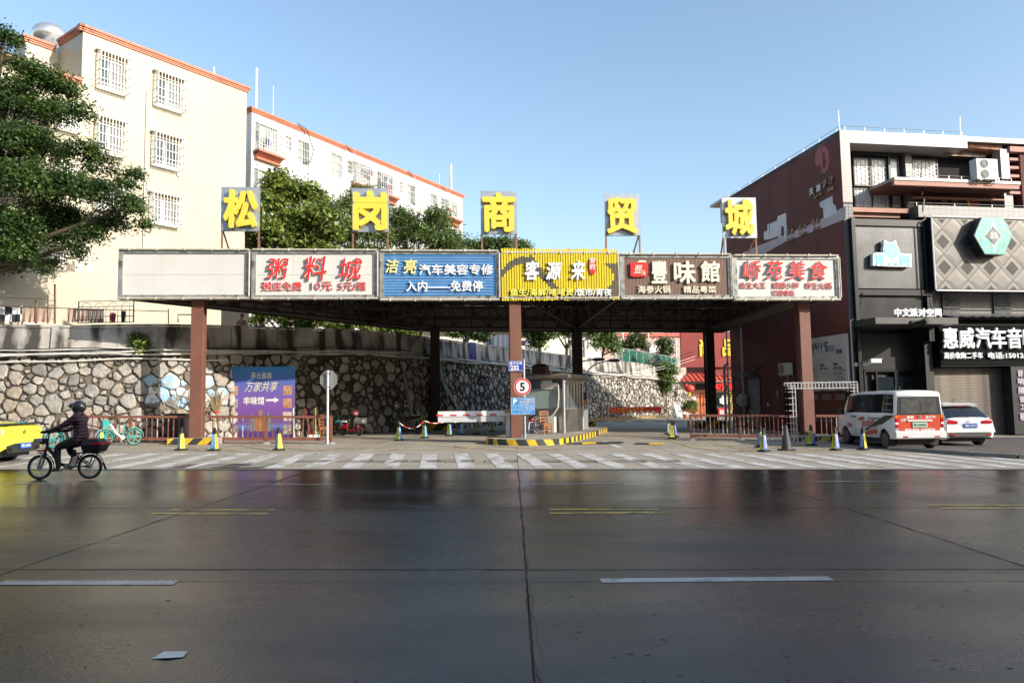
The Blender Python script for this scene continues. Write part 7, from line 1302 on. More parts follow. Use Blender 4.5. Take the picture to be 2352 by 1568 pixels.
for px, py, dims, m, nm, lb in ((1212, 990, (.9, .5, .55), mat("brown_crate_board", (.20, .13, .09), .8, var=.3), "cardboard_crate", "brown crate of odds and ends behind the lilac stool"), (1232, 991, (.35, .35, .75), mat("black_bag", (.03, .03, .03), .5, var=.3), "black_bag", "black bulging bag between the stool and the air conditioner")):
 q = isl_at(px, py); t = thing(nm, lb, "crate" if "crate" in nm else "bag", q); qobj("body", m, t, BX(-dims[0] / 2, dims[0] / 2, -dims[1] / 2, dims[1] / 2, 0, dims[2]), bevel=.04 if "bag" in nm else .005); qobj("contents", m_cb if "crate" in nm else black, t, lambda b: [b.box(-dims[0] * .35, dims[0] * .1, -.1, .12, dims[2], dims[2] + .12)], bevel=.02)
q = isl_at(1299, 991); t = thing("orange_card_stand", "orange and white payment post with papers beside the booth", "payment post", (q[0] + .05, q[1], q[2])); m_or = mat("orange_plastic", (.65, .25, .10), .5, var=.05)
qobj("base", m_or, t, lambda b: b.lathe([(.16, 0), (.14, .03), (.04, .05)], n=14)); qobj("post", m_or, t, lambda b: b.cyl((0, 0, .03), (0, 0, .62), .05, n=10)); qobj("neck", m_or, t, lambda b: b.tube([(0, 0, .9), (0, 0, 1.2), (.04, 0, 1.36), (.12, 0, 1.44)], .035, 8)); qobj("sleeve", white, t, lambda b: b.cyl((0, 0, .62), (0, 0, .9), .045, n=10)); qobj("head", m_or, t, BX(.1, .34, -.1, .06, 1.2, 1.5)); qobj("paper", white, t, lambda b: [b.box(.02, .14, -.13, -.125, .85, 1.25), b.box(.16, .24, -.14, -.135, .98, 1.2)])
q = isl_at(1330, 986); t = thing("ticket_machine", "barrier cabinet with orange top, red LED display and camera right of the booth", "ticket machine", (q[0] + .15, q[1] + .3, q[2])); qobj("cabinet", mat("grey_cabinet", (.35, .37, .38), .5, var=.08), t, BX(-.05, .32, -.15, .15, 0, 1.2), bevel=.01); qobj("cap", MATS["orange_cap"], t, BX(-.12, .32, -.17, .17, 1.2, 1.42)); qobj("display", black, t, BX(-.1, .25, -.25, -.05, 1.45, 1.78), bevel=.01); qobj("display_digits", mat("dim_red_led", (.4, .01, .01), .5, var=0, emit=.6), t, BX(-.03, .18, -.256, -.251, 1.6, 1.63)); qobj("camera", white, t, lambda b: [b.box(-.15, .1, -.2, .2, 1.9, 2.05), b.cyl((.02, 0, 1.78), (.02, 0, 1.9), .02)]); qobj("reader_post", m_or, t, lambda b: [b.cyl((-.02, -.3, 0), (-.02, -.3, 1.3), .035, n=8), b.lathe([(.16, 0), (.14, .03), (.04, .05)], (-.02, -.3, 0), n=12)]); qobj("reader", galv, t, BX(-.1, .1, -.38, -.33, .72, .92))
# red boom banner with yellow writing
yb_ = 63; bl_, br_ = D(1358, 941, yb_), D(1519, 941, yb_); z1_, z0_ = D(1440, 934.5, yb_).z, D(1440, 948, yb_).z; t = thing("red_banner", "long red banner with yellow Chinese writing hung along the exit barrier", "banner", (bl_.x, yb_, 0)); Wn = br_.x - bl_.x
qobj("cloth", red, t, BX(0, Wn, -.03, 0, z0_, z1_)); txt("lettering", "党 建 引 领 ☭ 黄 埔 村 疫 苗 专 场", t, Wn * .42, z0_ + (z1_ - z0_) * .68, .21, yel, y=-.035, w=Wn * .64, off=.01, res=1); txt("lettering", "地点: 黄埔村老人活动中心(新路38号)     时间:12月24日 15点至18点30分", t, Wn * .52, z0_ + (z1_ - z0_) * .25, .12, yel, y=-.035, w=Wn * .86, res=1)
for f_ in (.565, .63, .715, .81, .885): qobj("white_patch", white, t, BX(Wn * f_ - .09, Wn * f_ + .09, -.033, -.031, z0_ + .04, z0_ + .17))
qobj("boom", white, t, BX(-.6, Wn + .1, .005, .06, z1_ - .16, z1_ - .06)); qobj("post", white, t, lambda b: b.box(-.75, -.5, -.15, .15, gz(6) - .0, z1_ + .1)); qobj("rest", white, t, lambda b: b.box(Wn - .1, Wn, 0, .1, gz(12), z1_ - .17))
# speed humps
def hump(pa, pb, lab, w=.35):
 a, c = G(*pa), G(*pb); t = thing("speed_hump", lab, "speed hump", (a.x, a.y, gz(a.x) + .006), atan2(c.y - a.y, c.x - a.x), "rubber speed humps"); L_ = math.hypot(c.x - a.x, c.y - a.y); n = max(2, int(L_ / .5))
 for i in range(n): x0, x1 = L_ * i / n + .003, L_ * (i + 1) / n - .003; qobj("segment", m_stripe_y if i % 3 == 1 else m_stripe_k, t, lambda b: b.add([(x0, -w / 2, 0), (x0, -w * .2, .045), (x0, w * .2, .045), (x0, w / 2, 0), (x1, -w / 2, 0), (x1, -w * .2, .045), (x1, w * .2, .045), (x1, w / 2, 0)], [[0, 4, 5, 1], [1, 5, 6, 2], [2, 6, 7, 3], [0, 1, 2, 3], [7, 6, 5, 4]]))
hump((1303, 1020), (1430, 1018.5), "near left black and yellow rubber speed hump before the arrow"); hump((1458, 1020), (1524, 1021), "near right black and yellow rubber speed hump beside the arrow"); hump((1342, 967.5), (1590, 972), "long far black and yellow speed hump in shade beyond the banner")
# purple poster stand
ya = 31.35; a, c = D(523, 843, ya), D(678, 848, ya); z0_, z1_ = gz(-11) + .02, a.z; t = thing("purple_poster_stand", "large blue to purple liquor advertising poster with food pictures behind the railing", "poster", (a.x, ya, 0)); Wp = c.x - a.x; Hp = z1_ - z0_
def grad_mat():
 m = bpy.data.materials.new("blue_purple_print"); m.use_nodes = True; N, L = nt(m); b = N["Principled BSDF"]; b.inputs["Roughness"].default_value = .45; tc = N.new("ShaderNodeTexCoord"); s = N.new("ShaderNodeSeparateXYZ"); L.new(tc.outputs["Generated"], s.inputs[0]); r = N.new("ShaderNodeValToRGB"); E = r.color_ramp.elements; E[0].position = 0; E[0].color = (.06, .03, .16, 1); E[1].position = 1; E[1].color = (.05, .25, .55, 1)
 for p_, c_ in ((.12, (.09, .05, .22)), (.18, (.10, .20, .55)), (.24, (.15, .07, .27)), (.5, (.22, .10, .38)), (.7, (.15, .13, .45)), (.85, (.08, .17, .50))): e = E.new(p_); e.color = c_ + (1,)
 n = N.new("ShaderNodeTexNoise"); n.inputs["Scale"].default_value = 6; ad = N.new("ShaderNodeMath"); ad.operation = 'MULTIPLY_ADD'; ad.inputs[1].default_value = .03; L.new(n.outputs[0], ad.inputs[0]); L.new(s.outputs[2], ad.inputs[2]); L.new(ad.outputs[0], r.inputs[0]); L.new(r.outputs[0], b.inputs["Base Color"]); return m
qobj("print", grad_mat(), t, lambda b: b.quad((.0, -.052, z0_), (Wp, -.052, z0_), (Wp, -.052, z1_), (0, -.052, z1_))); qobj("panel", galv, t, BX(0, Wp, -.05, 0, z0_, z1_)); qobj("prop", white, t, lambda b: [b.bar((x, -.08, z0_), (x - .02, -.06, z0_ + 1.25), .05) for x in (.05, Wp - .02)] + [b.bar((x, 0, z1_ - .5), (x, 1.0, z0_), .05) for x in (.3, Wp - .3)])
PXp = lambda f_: Wp * f_
PZp = lambda f_: z1_ - Hp * f_
m_yb = mat("pale_gold_print", (.75, .70, .45), .5, var=.05)
txt("lettering", "茅台酱香", t, PXp(.51), PZp(.125), .28, white, y=-.057, w=Wp * .31, off=.015); txt("lettering", "万家共享", t, PXp(.51), PZp(.28), .42, m_yb, y=-.057, w=Wp * .5, off=.005, shear=.35, hfit=True); txt("lettering", "丰味馆", t, PXp(.40), PZp(.475), .33, white, y=-.057, w=Wp * .31, off=.03)
qobj("arrow", white, t, lambda b: [b.box(PXp(.58), PXp(.71), -.0565, -.0535, PZp(.485), PZp(.455)), b.prism([(PXp(.70), PZp(.43)), (PXp(.775), PZp(.47)), (PXp(.70), PZp(.51))], -.0605, -.057)])
m_food = [mat("food_photo_" + n_, c_, .5, var=0, col2=d_, vs=9, detail=6) for n_, c_, d_ in (("brown", (.35, .12, .05), (.62, .42, .28)), ("rose", (.5, .3, .3), (.7, .6, .58)), ("dark", (.12, .10, .10), (.5, .45, .42)))]
for f_, g_, mm in ((.035, .33, 0), (.035, .51, 2), (.035, .70, 1), (.035, .88, 2), (.83, .335, 0), (.83, .515, 0), (.83, .70, 1), (.83, .88, 2)): qobj("food_picture", m_food[mm], t, lambda b: b.box(PXp(f_), PXp(f_ + .13), -.057, -.053, PZp(g_ + .065), PZp(g_ - .065)))
for f_, hh2, ww, mm in ((.385, .30, .035, galv), (.50, .34, .075, mat("amber_bottle_print", (.36, .17, .08), .3, var=.3, vs=3)), (.615, .31, .04, galv)): qobj("bottle_print", mm, t, lambda b: [b.box(PXp(f_ - ww), PXp(f_ + ww), -.0565, -.053, PZp(.90), PZp(.95 - hh2 * .75)), b.box(PXp(f_ - ww * .35), PXp(f_ + ww * .35), -.0575, -.053, PZp(.95 - hh2 * .75), PZp(.95 - hh2))])
# brooms, bin, tools by the wall
m_twig = mat("bamboo_twigs", (.40, .30, .16), .8, var=.25, vs=9)
def broom(lab, loc, lean=.1):
 t = thing("bamboo_broom", lab, "broom", loc, 0, "bamboo brooms leaning on the wall"); R = random.Random(4); qobj("handle", m_twig, t, lambda b: b.bar((0, 0, 0), (lean * .6, .25, 1.15), .035))
 b = MB(); [b.bar((lean * .6 + R.uniform(-.1, .1), .25, 1.1), (lean * .9 + R.gauss(0, .22), .32 + R.uniform(-.1, .1), R.uniform(1.7, 2.05)), .008) for _ in range(90)]; b.obj("twigs", m_twig, t); qobj("binding", red, t, lambda b: b.cyl((lean * .6, .25, 1.12), (lean * .62, .25, 1.18), .13, n=10)); return t
b1_ = broom("upturned bamboo broom standing between the left column and the purple poster", (D(491, 1000, 29.6).x, 29.4, gz(-12))); b2_ = copy_tree(b1_); b2_.location = (D(440, 1000, 29.6).x + .1, 29.45, gz(-12)); b2_["label"] = "upturned bamboo broom half hidden behind the left column"
t = thing("wheelie_bin", "tall black plastic bin behind the railing left of the left column", "bin", (D(405, 1000, 28.7).x, 28.9, gz(-13))); qobj("body", black, t, lambda b: b.add([(-.32, -.3, 0), (.32, -.3, 0), (.32, .3, 0), (-.32, .3, 0), (-.40, -.38, 1.05), (.40, -.38, 1.05), (.40, .38, 1.05), (-.40, .38, 1.05)], [[0, 3, 2, 1], [4, 5, 6, 7], [0, 1, 5, 4], [1, 2, 6, 5], [2, 3, 7, 6], [3, 0, 4, 7]]), bevel=.02); qobj("lid", black, t, BX(-.43, .43, -.42, .4, 1.05, 1.11), bevel=.02)
for x, m, lb, l_ in ((714, red, "red handled mop leaning behind the railing near the octagonal sign", .32), (725, yel, "yellow handled broom behind the railing near the octagonal sign", .05)): p = at(x, 1004); t = thing("cleaning_tool", lb, "broom", p); qobj("handle", m, t, lambda b: b.bar((0, 0, .08), (-l_, .15, 1.3), .03)); qobj("head", white, t, BX(-.15, .15, -.05, .05, 0, .12))
# aluminium lattice gate frame at the right
lt = thing("lattice_gate_frame", "silver aluminium lattice truss frame standing before the right column and railing", "frame", (D(1822, 1000, 28.2).x, 28.2, gz(11)))
m_al = mat("silver_lattice_tube", (.62, .62, .60), .35, .5, var=.1)
def ladder(nm, p, q, w, ax, n, zig=False):
 b = MB(); p, q, ax = Vector(p), Vector(q), Vector(ax); 
 for s in (-.5, .5): b.bar(p + ax * w * s, q + ax * w * s, .035)
 for i in range(n + 1): a = p.lerp(q, i / n); b.bar(a - ax * w / 2, a + ax * w / 2, .025)
 b.obj(nm, m_al, lt)
xr = D(1960, 880, 28.2).x - lt.location.x; zt_ = D(1850, 885, 28.2).z - lt.location.z
for yy in (0, .3): ladder("upright", (0, yy, .05), (0, yy, zt_), .3, (1, 0, 0), 9); ladder("upright", (xr, yy, .05), (xr, yy, zt_), .3, (1, 0, 0), 9); ladder("top_beam", (-.15, yy, zt_), (xr + .15, yy, zt_), .22, (0, 0, 1), 20)
ladder("side_lattice", (-.15, .15, .05), (-.15, .15, zt_), .3, (0, 1, 0), 9); ladder("side_lattice", (xr - .15, .15, .05), (xr - .15, .15, zt_), .3, (0, 1, 0), 9); ladder("ground_beam", (-1.0, .5, .12), (xr + .6, .5, .12), .22, (0, 0, 1), 26); ladder("ground_beam", (-1.0, .2, .12), (-.3, .2, .12), .22, (0, 0, 1), 5)
# street lamps, laundry, pipes and cables along the wall
def lamp(lab, px, py, Y, zb_, arm):
 t = thing("street_lamp", lab, "street lamp", (D(px, py, Y).x, Y, zb_), 0, "curved street lamps by the stone wall"); h = D(px, py, Y).z - zb_; P = [(0, 0, 0), (0, 0, h - 1.0), (arm * .12, 0, h - .45), (arm * .4, 0, h - .1), (arm, 0, h + .12)]; qobj("pole", galv, t, lambda b: b.tube(P, [.07, .06, .05, .045, .04], 8), smooth=True); qobj("lamp_head", mat("brown_lamp_head", (.12, .08, .06), .5, var=.2), t, lambda b: b.ball((arm * 1.15, 0, h + .1), .42, 12, 6, (1, .42, .28)), smooth=True)
lamp("dark street lamp bending left above the booth, lower of the left pair", 1193, 868, 46, .2, -1.9) ; lamp("street lamp with long arm bending left past the middle column", 1225, 826, 50, .2, -2.6); lamp("pale street lamp bending right near the rear middle column", 1290, 830, 46, .2, 2.0); lamp("second pale street lamp bending right behind the rear middle column", 1345, 832, 48, .2, 1.6)
for px, Y, yt, lb in ((1430, 95, 752, "leftmost tall thin floodlight pole behind the green mesh fence"), (1489, 92, 762, "second tall floodlight pole behind the green mesh fence"), (1533, 92, 775, "third floodlight pole behind the green mesh fence"), (1552, 92, 782, "rightmost floodlight pole behind the green mesh fence, nearest the restaurant")):
 a = D(px, yt, Y); t = thing("floodlight_pole", lb, "lamp post", (a.x, Y, 3.4), 0, "floodlight poles by the green fence"); qobj("pole", galv, t, lambda b: b.cyl((0, 0, 0), (0, 0, a.z - 3.4), .11, .08, 8)); qobj("floodlight", galv, t, lambda b: [b.box(-.45, -.05, -.1, .1, a.z - 3.5, a.z - 3.35), b.bar((0, 0, a.z - 3.42), (-.3, 0, a.z - 3.42), .06)])
gf = thing("green_mesh_fence", "tall green mesh sports fence with grey posts on the far part of the wall", "fence", (0, 0, 0)); m_gm = bpy.data.materials.new("green_mesh"); m_gm.use_nodes = True; N, L = nt(m_gm); N["Principled BSDF"].inputs["Base Color"].default_value = (.05, .30, .22, 1); N["Principled BSDF"].inputs["Alpha"].default_value = .3
fp_ = [(1457, 796, 838), (1489, 801, 848), (1515, 806, 857), (1540, 812, 862), (1562, 816, 870), (1587, 822, 878), (1612, 826, 880)]; fp_ = [(1456, 790, 845), (1476, 795, 852), (1505, 802, 861), (1529, 808, 866), (1555, 814, 876), (1578, 819, 880), (1600, 822, 880)]; Yf = lin(80, 93, 7); FPp = []
fp_ = [((2400 + x / 2.613) / 1.741, (1250 + a_ / 2.613) / 1.741, (1250 + c_ / 2.613) / 1.741) for x, a_, c_ in ((150, 358, 495), (230, 372, 515), (305, 383, 535), (380, 396, 550), (450, 408, 575), (515, 420, 590), (580, 432, 595), (635, 442, 600), (690, 450, 610), (740, 458, 615), (790, 466, 620), (840, 470, 625))]; Yf = lin(76, 92, 12)
for (px, a_, c_), Y in zip(fp_, Yf): A_, C2 = D(px, a_, Y), D(px, c_, Y); FPp.append((A_, C2)); qobj("post", galv, gf, lambda b: b.bar((A_.x, Y, 3.2), (A_.x, Y, A_.z), .09))
for (A_, C2), (A2, C3_) in zip(FPp, FPp[1:]): qobj("mesh_panel", m_gm, gf, lambda b: b.quad((C2.x, C2.y, C2.z - .8), (C3_.x, C3_.y, C3_.z - .8), tuple(A2), tuple(A_))); qobj("rail", galv, gf, lambda b: b.bar(A_, A2, .06))
# laundry and railings on the terrace above the left wall
qL = crop(0, 700, 1.96); YL = 31.3
def cloth(nm, lab, x0, y0_, x1, y1_, m, Y=YL, wav=.04, n=14, cat="laundry"):
 a, c = D(*qL(x0, y0_), Y), D(*qL(x1, y1_), Y); t = MB(); w = c.x - a.x; h = a.z - c.z; vs = []; rows = 4
 for i in range(n + 1):
  for j in range(rows + 1): vs.append((w * i / n, wav * sin(i * 1.9 + j * .4) * (j / rows + .3), -h * j / rows + .01 * sin(i)))
 t.add(vs, [[i * (rows + 1) + j, i * (rows + 1) + j + 1, (i + 1) * (rows + 1) + j + 1, (i + 1) * (rows + 1) + j] for i in range(n) for j in range(rows)]); o = t.obj(nm, m, None, smooth=True, loc=(a.x, Y, a.z)); tag(o, lab, cat, "laundry airing on the terrace"); return o
def check_mat():
 m = bpy.data.materials.new("checkered_cloth"); m.use_nodes = True; N, L = nt(m); b = N["Principled BSDF"]; b.inputs["Roughness"].default_value = .85; c = N.new("ShaderNodeTexChecker"); c.inputs["Scale"].default_value = 3.0; c.inputs[1].default_value = (.75, .76, .78, 1); c.inputs[2].default_value = (.02, .02, .025, 1); tc = N.new("ShaderNodeTexCoord"); mp = N.new("ShaderNodeMapping"); mp.inputs["Scale"].default_value = (1, 0, 1); mp.inputs["Location"].default_value = (.02, .1, .02); L.new(tc.outputs["Object"], mp.inputs[0]); L.new(mp.outputs[0], c.inputs[0]); L.new(c.outputs[0], b.inputs[0]); return m
m_beige = mat("beige_cloth", (.50, .36, .28), .9, var=.12, vs=2); m_gbe = mat("grey_beige_cloth", (.26, .22, .19), .9, var=.12, vs=2)
cloth("checkered_sheet", "black and white checkered sheet hanging on the terrace rail at the left edge", -20, 1028, 172, 1150, check_mat()); cloth("beige_curtain", "pinkish beige cloth hanging right of the checkered sheet", 172, 1038, 388, 1150, m_beige); cloth("beige_curtain", "pinkish beige cloth hanging left of the metal gate panel", 528, 1048, 682, 1150, m_beige); cloth("grey_cloth", "grey brown cloth hanging inside the metal gate panel", 684, 1050, 812, 1152, m_gbe)
cloth("red_garment", "dark red garment hanging on the metal gate panel", 862, 1080, 908, 1152, m_cloths[0], Y=YL - .1, n=5); cloth("black_garment", "black garment hanging at the right end of the metal gate panel", 948, 1065, 982, 1155, black, Y=YL - .1, n=5)
a = D(*qL(618, 990), YL - .15); c = D(*qL(1045, 1155), YL - .15); t = thing("metal_gate_panel", "unused ornamental metal gate panel leaning on the terrace above the wall", "gate", (a.x, YL - .15, c.z)); wg, hg = c.x - a.x, a.z - c.z; q = MB(); m_dg = mat("dark_gate_steel", (.16, .15, .15), .4, .5, var=.3)
[q.bar((x, 0, 0), (x, 0, hg), .04) for x in (0, wg)]; [q.bar((0, 0, z), (wg, 0, z), .03) for z in (.02, hg * .3, hg * .75, hg)]; q.obj("frame", m_dg, t); q = MB()
for i in range(1, 14): q.bar((wg * i / 14, 0, 0), (wg * i / 14, 0, hg * (.75 if i % 2 else .6)), .018)
for i in range(4): q.torus((wg * (.14 + .24 * i), 0, hg * .75), wg * .075, .012, 10, 4, 'Y', (0, pi))
q.obj("bars", m_dg, t)
t = thing("terrace_clothes_rail", "long thin rusty clothes rail with posts along the terrace above the wall", "railing", (D(0, 1200, YL).x, YL, 0)); 
def tp(x, y, Y=YL): p = D(*qL(x, y), Y); return (p.x - t.location.x, Y - YL, p.z)
qobj("rail", m_dg, t, lambda b: [b.bar(tp(-40, 1026), tp(400, 1040), .035), b.bar(tp(400, 1040), tp(1320, 1068), .03), b.bar(tp(-40, 955), tp(370, 972), .02), b.tube([tp(1395, 1155), tp(1395, 1092), tp(1610, 1095), tp(1613, 1155)], .03, 5)]); [qobj("post", rust, t, lambda b: b.bar(tp(x, y), tp(x, 1165), w_)) for x, y, w_ in ((283, 980, .07), (430, 855, .06), (375, 940, .04), (1320, 1050, .03))]
t = thing("lamp_box", "small pale box with a camera fixed low on the parapet at the left edge", "camera", tuple(D(*qL(120, 1300), 29.3))); qobj("box", pvc, t, BX(-.12, .12, -.1, .1, -.15, .17)); qobj("camera", black, t, BX(-.02, .2, -.25, -.02, -.28, -.19)); 
# person seen over the parapet
pp = D((400 + 1222 / 2.24) / 1.741, (1150 + 290 / 2.24) / 1.741, 34.6)
# towels on the far parapet
u = u_at(1087); x, y, z = W(u, v_top(u) + .05, .1); t = MB(); n = 10; vs = []
for i in range(n + 1):
 for j in range(7): vs.append((.62 * i / n - .3 + .02 * sin(i), -.06 - .05 * sin(i * 2.1) * j / 6, -.02 - (1.35 - .25 * abs(i - n / 2) / n * 2) * j / 6))
t.add(vs, [[i * 7 + j, i * 7 + j + 1, (i + 1) * 7 + j + 1, (i + 1) * 7 + j] for i in range(n) for j in range(6)]); o = t.obj("blue_towel", mat("blue_towel_cloth", (.11, .13, .34), .9, var=.15, vs=5), smooth=True, loc=(x, y, z + .08), rz=radians(50)); tag(o, "violet blue towel hanging over the parapet between the columns", "towel")
for x0, x1, y0_, y1_, m, lb in ((642, 690, 282, 340, mat("blue_stripe_cloth", (.35, .42, .62), .9, var=.3, vs=4), "blue striped cloth on the line beyond the parapet"), (690, 885, 235, 362, mat("white_sheet_cloth", (.68, .68, .70), .9, var=.06), "large white sheet on the line left of the middle column"), (1000, 1045, 290, 345, mat("pink_cloth", (.62, .32, .38), .9, var=.15), "pink garment hanging right of the middle column beyond the parapet")):
 q5 = crop(1700, 1250, 2.614); a, c = D(*q5(x0, y0_), 53), D(*q5(x1, y1_), 53); b = MB(); n = 12; b.add([(a.x + (c.x - a.x) * i / n, 53 + .06 * sin(i * 2), z_) for i in range(n + 1) for z_ in (a.z, c.z)], [[2 * i, 2 * i + 1, 2 * i + 3, 2 * i + 2] for i in range(n)]); tag(b.obj("laundry", m, smooth=True), lb, "laundry", "laundry beyond the far parapet")
# sausages drying on a line
a, c = D((900 + 495 / 2.09) / 1.741, (1150 + 250 / 2.09) / 1.741, 40), D((900 + 745 / 2.09) / 1.741, (1150 + 278 / 2.09) / 1.741, 43); t = thing("sausage_line", "row of red cured sausages hanging on a line above the wall under the canopy", "hanging food", tuple(a)); m_sau = mat("cured_sausage", (.38, .07, .05), .5, var=.3, vs=9)
qobj("line", black, t, lambda b: b.bar((0, 0, 0), c - a, .02))
for i in range(14): p = (c - a) * (i + .5) / 14; qobj("sausage", m_sau, t, lambda b: b.tube([(p.x - .05, p.y, p.z), (p.x - .04, p.y, p.z - .38), (p.x, p.y, p.z - .45), (p.x + .05, p.y, p.z - .38), (p.x + .06, p.y, p.z - .05)], .028, 5))
# conduits and cables strung on the wall
ct = thing("wall_conduits", "bundle of white conduit pipes and black cables strung along the stone wall", "cable", (0, 0, 0)); R = random.Random(3)
for k in range(7):
 u0, u1 = (3, WL - 14) if k else (3, u_at(520)); P = []; n = 90; ph = R.uniform(0, 6)
 for i in range(n + 1):
  u = u0 + (u1 - u0) * i / n; w_ = v_stone(u) + (.02 + .09 * k if k < 4 else .1) + .07 * sin(u * .35 + ph) + .03 * sin(u * 1.3 + ph); P.append(W(u, w_ - (.0 if k else .25), .16 + .02 * k))
 qobj("conduit" if k % 2 == 0 else "cable", pvc if k % 2 == 0 else black, ct, lambda b: b.tube(P, .032 if k % 2 == 0 else .02, 5))
for px0, y0_, px1, y1_, r_, Y in ((1010, 835, 1063, 985, .035, 41.0), (1006, 838, 1058, 985, .03, 41.1), (1150 / 1, 850, 1158, 905, .02, 45.5)):
 if px0 == 1150: px0, px1 = 1163 - 245 + 255, 1181
 u0, u1 = u_at(px0), u_at(px1)
 if px0 < 1100: qobj("hanging_pipe", pvc, ct, lambda b: b.tube([W(u0, 3.9, .15), W(u0 + .4, 2.5, .2), W(u1, .1, .35)], r_, 6))
dp2 = thing("bent_downpipe", "tall grey downpipe with two bends dropping from the canopy behind the motorcycle", "pipe", (0, 0, 0)); P = [D(965, 758, 39.6), D(966, 776, 39.6), D(935, 808, 39.2), D(923, 823, 39.0), D(925, 845, 38.7), D(943, 940, 37.2), D(951, 985, 36.3)]
qobj("pipe", mat("grey_downpipe", (.34, .32, .28), .5, var=.15), dp2, lambda b: b.tube(P, .085, 8), smooth=True)
ag = thing("overhead_cables", "thin cables crossing from the stone wall to the restaurant sign", "cable", (0, 0, 0))
for k in range(4): a, c = D(1380, 858 + k * 3, 62), D(1600, 803 + k * 7, 77); qobj("cable", black if k < 2 else pvc, ag, lambda b: b.tube([a, a.lerp(c, .35) - Vector((0, 0, .35)), a.lerp(c, .7) - Vector((0, 0, .3)), c], .018, 4))
# ================================================================ VEHICLES
def carbody(t, st, rows_, body_m, glass, wheels, arch, side_win, shield, L_):
 """st: y -> (zs, zb, zt, wb, wt) stations from rear (y=0) to front; loft with real wheel arches"""
 ys = sorted(set([round(y, 3) for y in st] + [round(w + d, 3) for w in wheels for d in np.linspace(-arch, arch, 11)] + [round(w + s * (arch + .012), 3) for w in wheels for s in (-1, 1)]))
 ks = sorted(st); A = np.array([st[k] for k in ks]); S = []
 for y in ys:
  zs, zb, zt, wb, wt = [np.interp(y, ks, A[:, i]) for i in range(5)]; gt = max(zb + .02, zt - .10); up = min(1, max(0, (zt - zb) / .3))
  wg = wb * .975 + (wt - wb * .975) * .15; wgt = wt + .03 if up > .3 else wb * .95
  r = [(wb * .93, zs), (wb, zs + .13), (wb * 1.005, zs + (zb - zs) * .6), (wb * .985, zb), (wb * .965, zb + .015 + .02 * up), (wb * .965 * (1 - up) + wgt * up, zb + .02 + (gt - zb - .02)), (wt * .97 * up + wb * .90 * (1 - up), zt - .025), (wt * .62 * up + wb * .6 * (1 - up), zt + .012), (0, zt + .025)]
  for w in wheels:
   d = abs(y - w)
   if d <= arch + 1e-3: za = .31 + sqrt(max(0, arch ** 2 - d ** 2)); r = [(x, max(z, za + .0 * i)) if i < 3 else (x, z) for i, (x, z) in enumerate(r)]
  S.append((y, r))
 B = {}; 
 def put_(nm, q):
  B.setdefault(nm, MB()).add(q, [[0, 1, 2, 3]])
 for i in range(len(S) - 1):
  (y0, a), (y1, c) = S[i], S[i + 1]; ym = (y0 + y1) / 2
  for j in range(8):
   nm = "body"
   if j == 4 and any(p <= ym <= q for p, q in side_win): nm = "side_window"
   if j >= 6 and any(p <= ym <= q for p, q in shield): nm = "windscreen" if ym > 2 else "rear_window"
   for s in (-1, 1):
    q = [(s * a[j][0], y0, a[j][1]), (s * c[j][0], y1, c[j][1]), (s * c[j + 1][0], y1, c[j + 1][1]), (s * a[j + 1][0], y0, a[j + 1][1])]
    put_(nm, q if s > 0 else q[::-1])
 for (y, a), f in ((S[0], 1), (S[-1], -1)):
  for j in range(8):
   q = [(-a[j][0], y, a[j][1]), (a[j][0], y, a[j][1]), (a[j + 1][0], y, a[j + 1][1]), (-a[j + 1][0], y, a[j + 1][1])]; put_("body", q if f > 0 else q[::-1])
 for nm, b in B.items(): b.obj(nm, glass if nm != "body" else body_m, t, smooth=True, fix=True)
 qobj("underbody", black, t, BX(-S[5][1][0][0] * .8, S[5][1][0][0] * .8, .25, L_ - .3, .17, .42))
def wheel(t, x, y, r, w, m_rim_, spokes=5):
 s = -1 if x < 0 else 1; o = qobj("wheel", rubber, t, lambda b: b.lathe([(r * .66, -w / 2), (r * .93, -w / 2), (r, -w / 2 + .03), (r, w / 2 - .03), (r * .93, w / 2), (r * .66, w / 2)], (x, y, r), 26, 'X'), smooth=True)
 xo = x + s * (w / 2 - .02); q = MB(); q.lathe([(r * .1, 0), (r * .67, -.0)], (xo - s * .06, y, r), 20, 'X'); q.lathe([(r * .70, -.03), (r * .70, .03), (r * .62, .03), (r * .60, -.03)], (xo, y, r), 26, 'X')
 for k in range(spokes): a = 2 * pi * k / spokes; q.bar((xo, y, r), (xo, y + cos(a) * r * .64, r + sin(a) * r * .64), .07 if spokes < 8 else .05, .03, up=(1, 0, 0))
 q.cyl((xo - .03, y, r), (xo + s * .03, y, r), r * .16, n=10); q.obj("rim", m_rim_, o)
m_tail = mat("tail_lamp_red", (.50, .01, .015), .12, var=.15, vs=9, coat=.5); m_amb = mat("tail_lamp_amber", (.70, .22, .02), .15, var=.1); m_vw = mat("white_car_paint", (.72, .72, .72), .28, var=.02, vs=1, coat=.6); m_cg = mat("car_glass", (.012, .014, .016), .05, var=.3, vs=1.5, spec=.9); m_dustg = mat("dusty_rear_glass", (.085, .085, .078), .25, var=.35, vs=5, spec=.6)
m_wrap = mat("orange_red_wrap", (.58, .075, .03), .35, var=.04); m_stw = mat("steel_wheel", (.26, .25, .24), .5, .5, var=.2)
